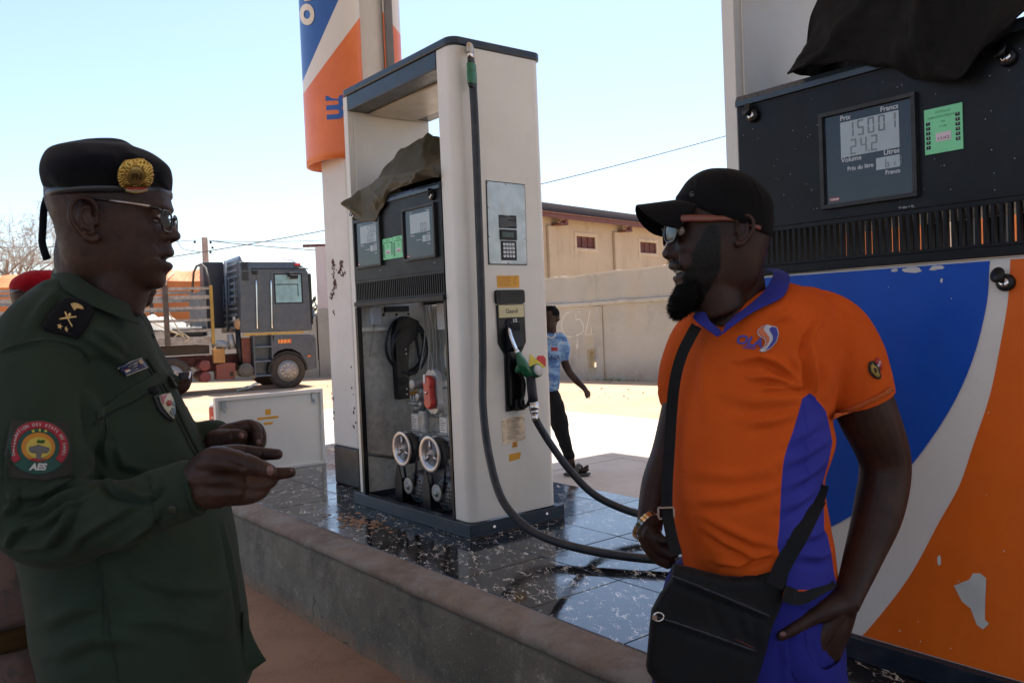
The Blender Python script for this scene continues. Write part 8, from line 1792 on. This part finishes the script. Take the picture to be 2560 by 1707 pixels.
tl_ = MB(); dtube(tl_, [(290, 1350, SD-.05, .13), (290, 1600, SD-.06, .09), (290, 1980, SD-.06, .07)], 16); dtube(tl_, [(300, 1350, SD+.12, .13), (300, 1600, SD+.12, .09), (300, 1930, SD+.12, .07)], 16)
hid = fig('soldier in green uniform half hidden behind the officer looking at a phone', tuple(P(290, 900, SD).xy), sk, [('uniform_shirt', cl, M_uni, .010, .006, 12), ('trousers', tl_, M_uni, .014, .006, 12)], .005)
ph = thing('phone', 'dark blue phone held by the half hidden soldier', 'phone', tuple(P(424, 872, SD-.04)), 0); bpy.context.view_layer.update()
q = MB(); a, b, c, d_ = [P(x, y, SD-.045) for x, y in ((410, 856), (434, 853), (428, 894), (404, 897))]; off2 = Vector((0, .009, 0)); q.loft([[a, b, c, d_], [a+off2, b+off2, c+off2, d_+off2]], 0, False); local(q.build('case', mat('phone_navy', (.008, .012, .035), .3), None, bevel=.001), ph)
q = MB(); q.tube([b+Vector((.001, .0045, 0)), c+Vector((.001, .0045, 0))], .0035, 6); local(q.build('edge', M_chrome, None), ph)
for dd in (-.06, .12): b0 = P(292, 1700, SD+dd); q = MB(); q.box(b0.x-.09, b0.x+.19, b0.y-.05, b0.y+.05, 0, .1); local(q.build('boot', M_black, None), hid)
# person at the very left edge in faded desert uniform
LD = 1.95
sk = MB(); lc_ = P(-260, 545, LD); Ml = simple_head(sk, lc_, radians(10), 1, 1.0)
sk.tube([Ml(-.02, 0, -.05), Ml(-.01, 0, -.14), Ml(-.03, 0, -.22)], [.056, .056, .066], 18)
M_des = NB('faded_desert_cloth'); n = M_des.noise(7, 4, .5, None, 1.2); n2 = M_des.noise(13, 4, .5, None, 2); k_ = M_des.mix(M_des.ramp(n, .46, .54), (.20, .135, .115), (.15, .105, .09)); k_ = M_des.mix(M_des.ramp(n2, .55, .6, 0, .8), k_, (.11, .10, .09)); M_des.base(k_); M_des.rough(.9); M_des.bump(M_des.noise(30, 6), .2, .004); M_des = M_des.m
cl = MB(); sil_loft(cl, [(-330, 690, -190, 690, LD, .08), (-385, 740, -120, 735, LD, .17), (-400, 850, -60, 850, LD, .2), (-390, 1000, 0, 1000, LD, .2), (-380, 1150, 60, 1140, LD, .2), (-370, 1300, 85, 1290, LD, .2), (-365, 1400, 95, 1385, LD, .195), (-360, 1425, 90, 1400, LD, .18)], 44, 5)
dtube(cl, [(-200, 780, LD-.16, .065), (-220, 950, LD-.2, .06), (-180, 1120, LD-.2, .05)], 14)
tl_ = MB(); sil_loft(tl_, [(-360, 1400, 85, 1385, LD, .17), (-360, 1500, 95, 1490, LD, .175), (-350, 1580, 95, 1570, LD, .17)], 40, 4); dtube(tl_, [(-200, 1560, LD-.08, .125), (-190, 1850, LD-.08, .09), (-190, 2140, LD-.08, .075)], 16); dtube(tl_, [(-40, 1560, LD+.1, .125), (-40, 1850, LD+.1, .09), (-40, 2050, LD+.1, .075)], 16)
lft = fig('person in faded pinkish desert uniform and brown belt cut off at the left edge', tuple(P(-120, 900, LD).xy), sk, [('uniform_shirt', cl, M_des, .010, .007, 12), ('trousers', tl_, M_des, .010, .008, 14)], .006)
bl_ = MB(); sil_loft(bl_, [(-368, 1428, 100, 1404, LD, .2), (-368, 1468, 104, 1446, LD, .2)], 44, 3); bl2 = MB()
for x in (-20, 20): sil_loft(bl2, [(x-18, 1430, x+24, 1428, LD-.17, .02), (x-16, 1472, x+24, 1470, LD-.17, .025)], 14, 2)
o = bl_.build('belt', cloth_mat('brown_webbing', (.060, .036, .012), 400), None); local(o, lft)
for dd in (-.08, .1): b0 = P(-120, 1700, LD+dd); q = MB(); q.box(b0.x-.09, b0.x+.19, b0.y-.05, b0.y+.05, 0, .1); local(q.build('boot', M_black, None), lft)
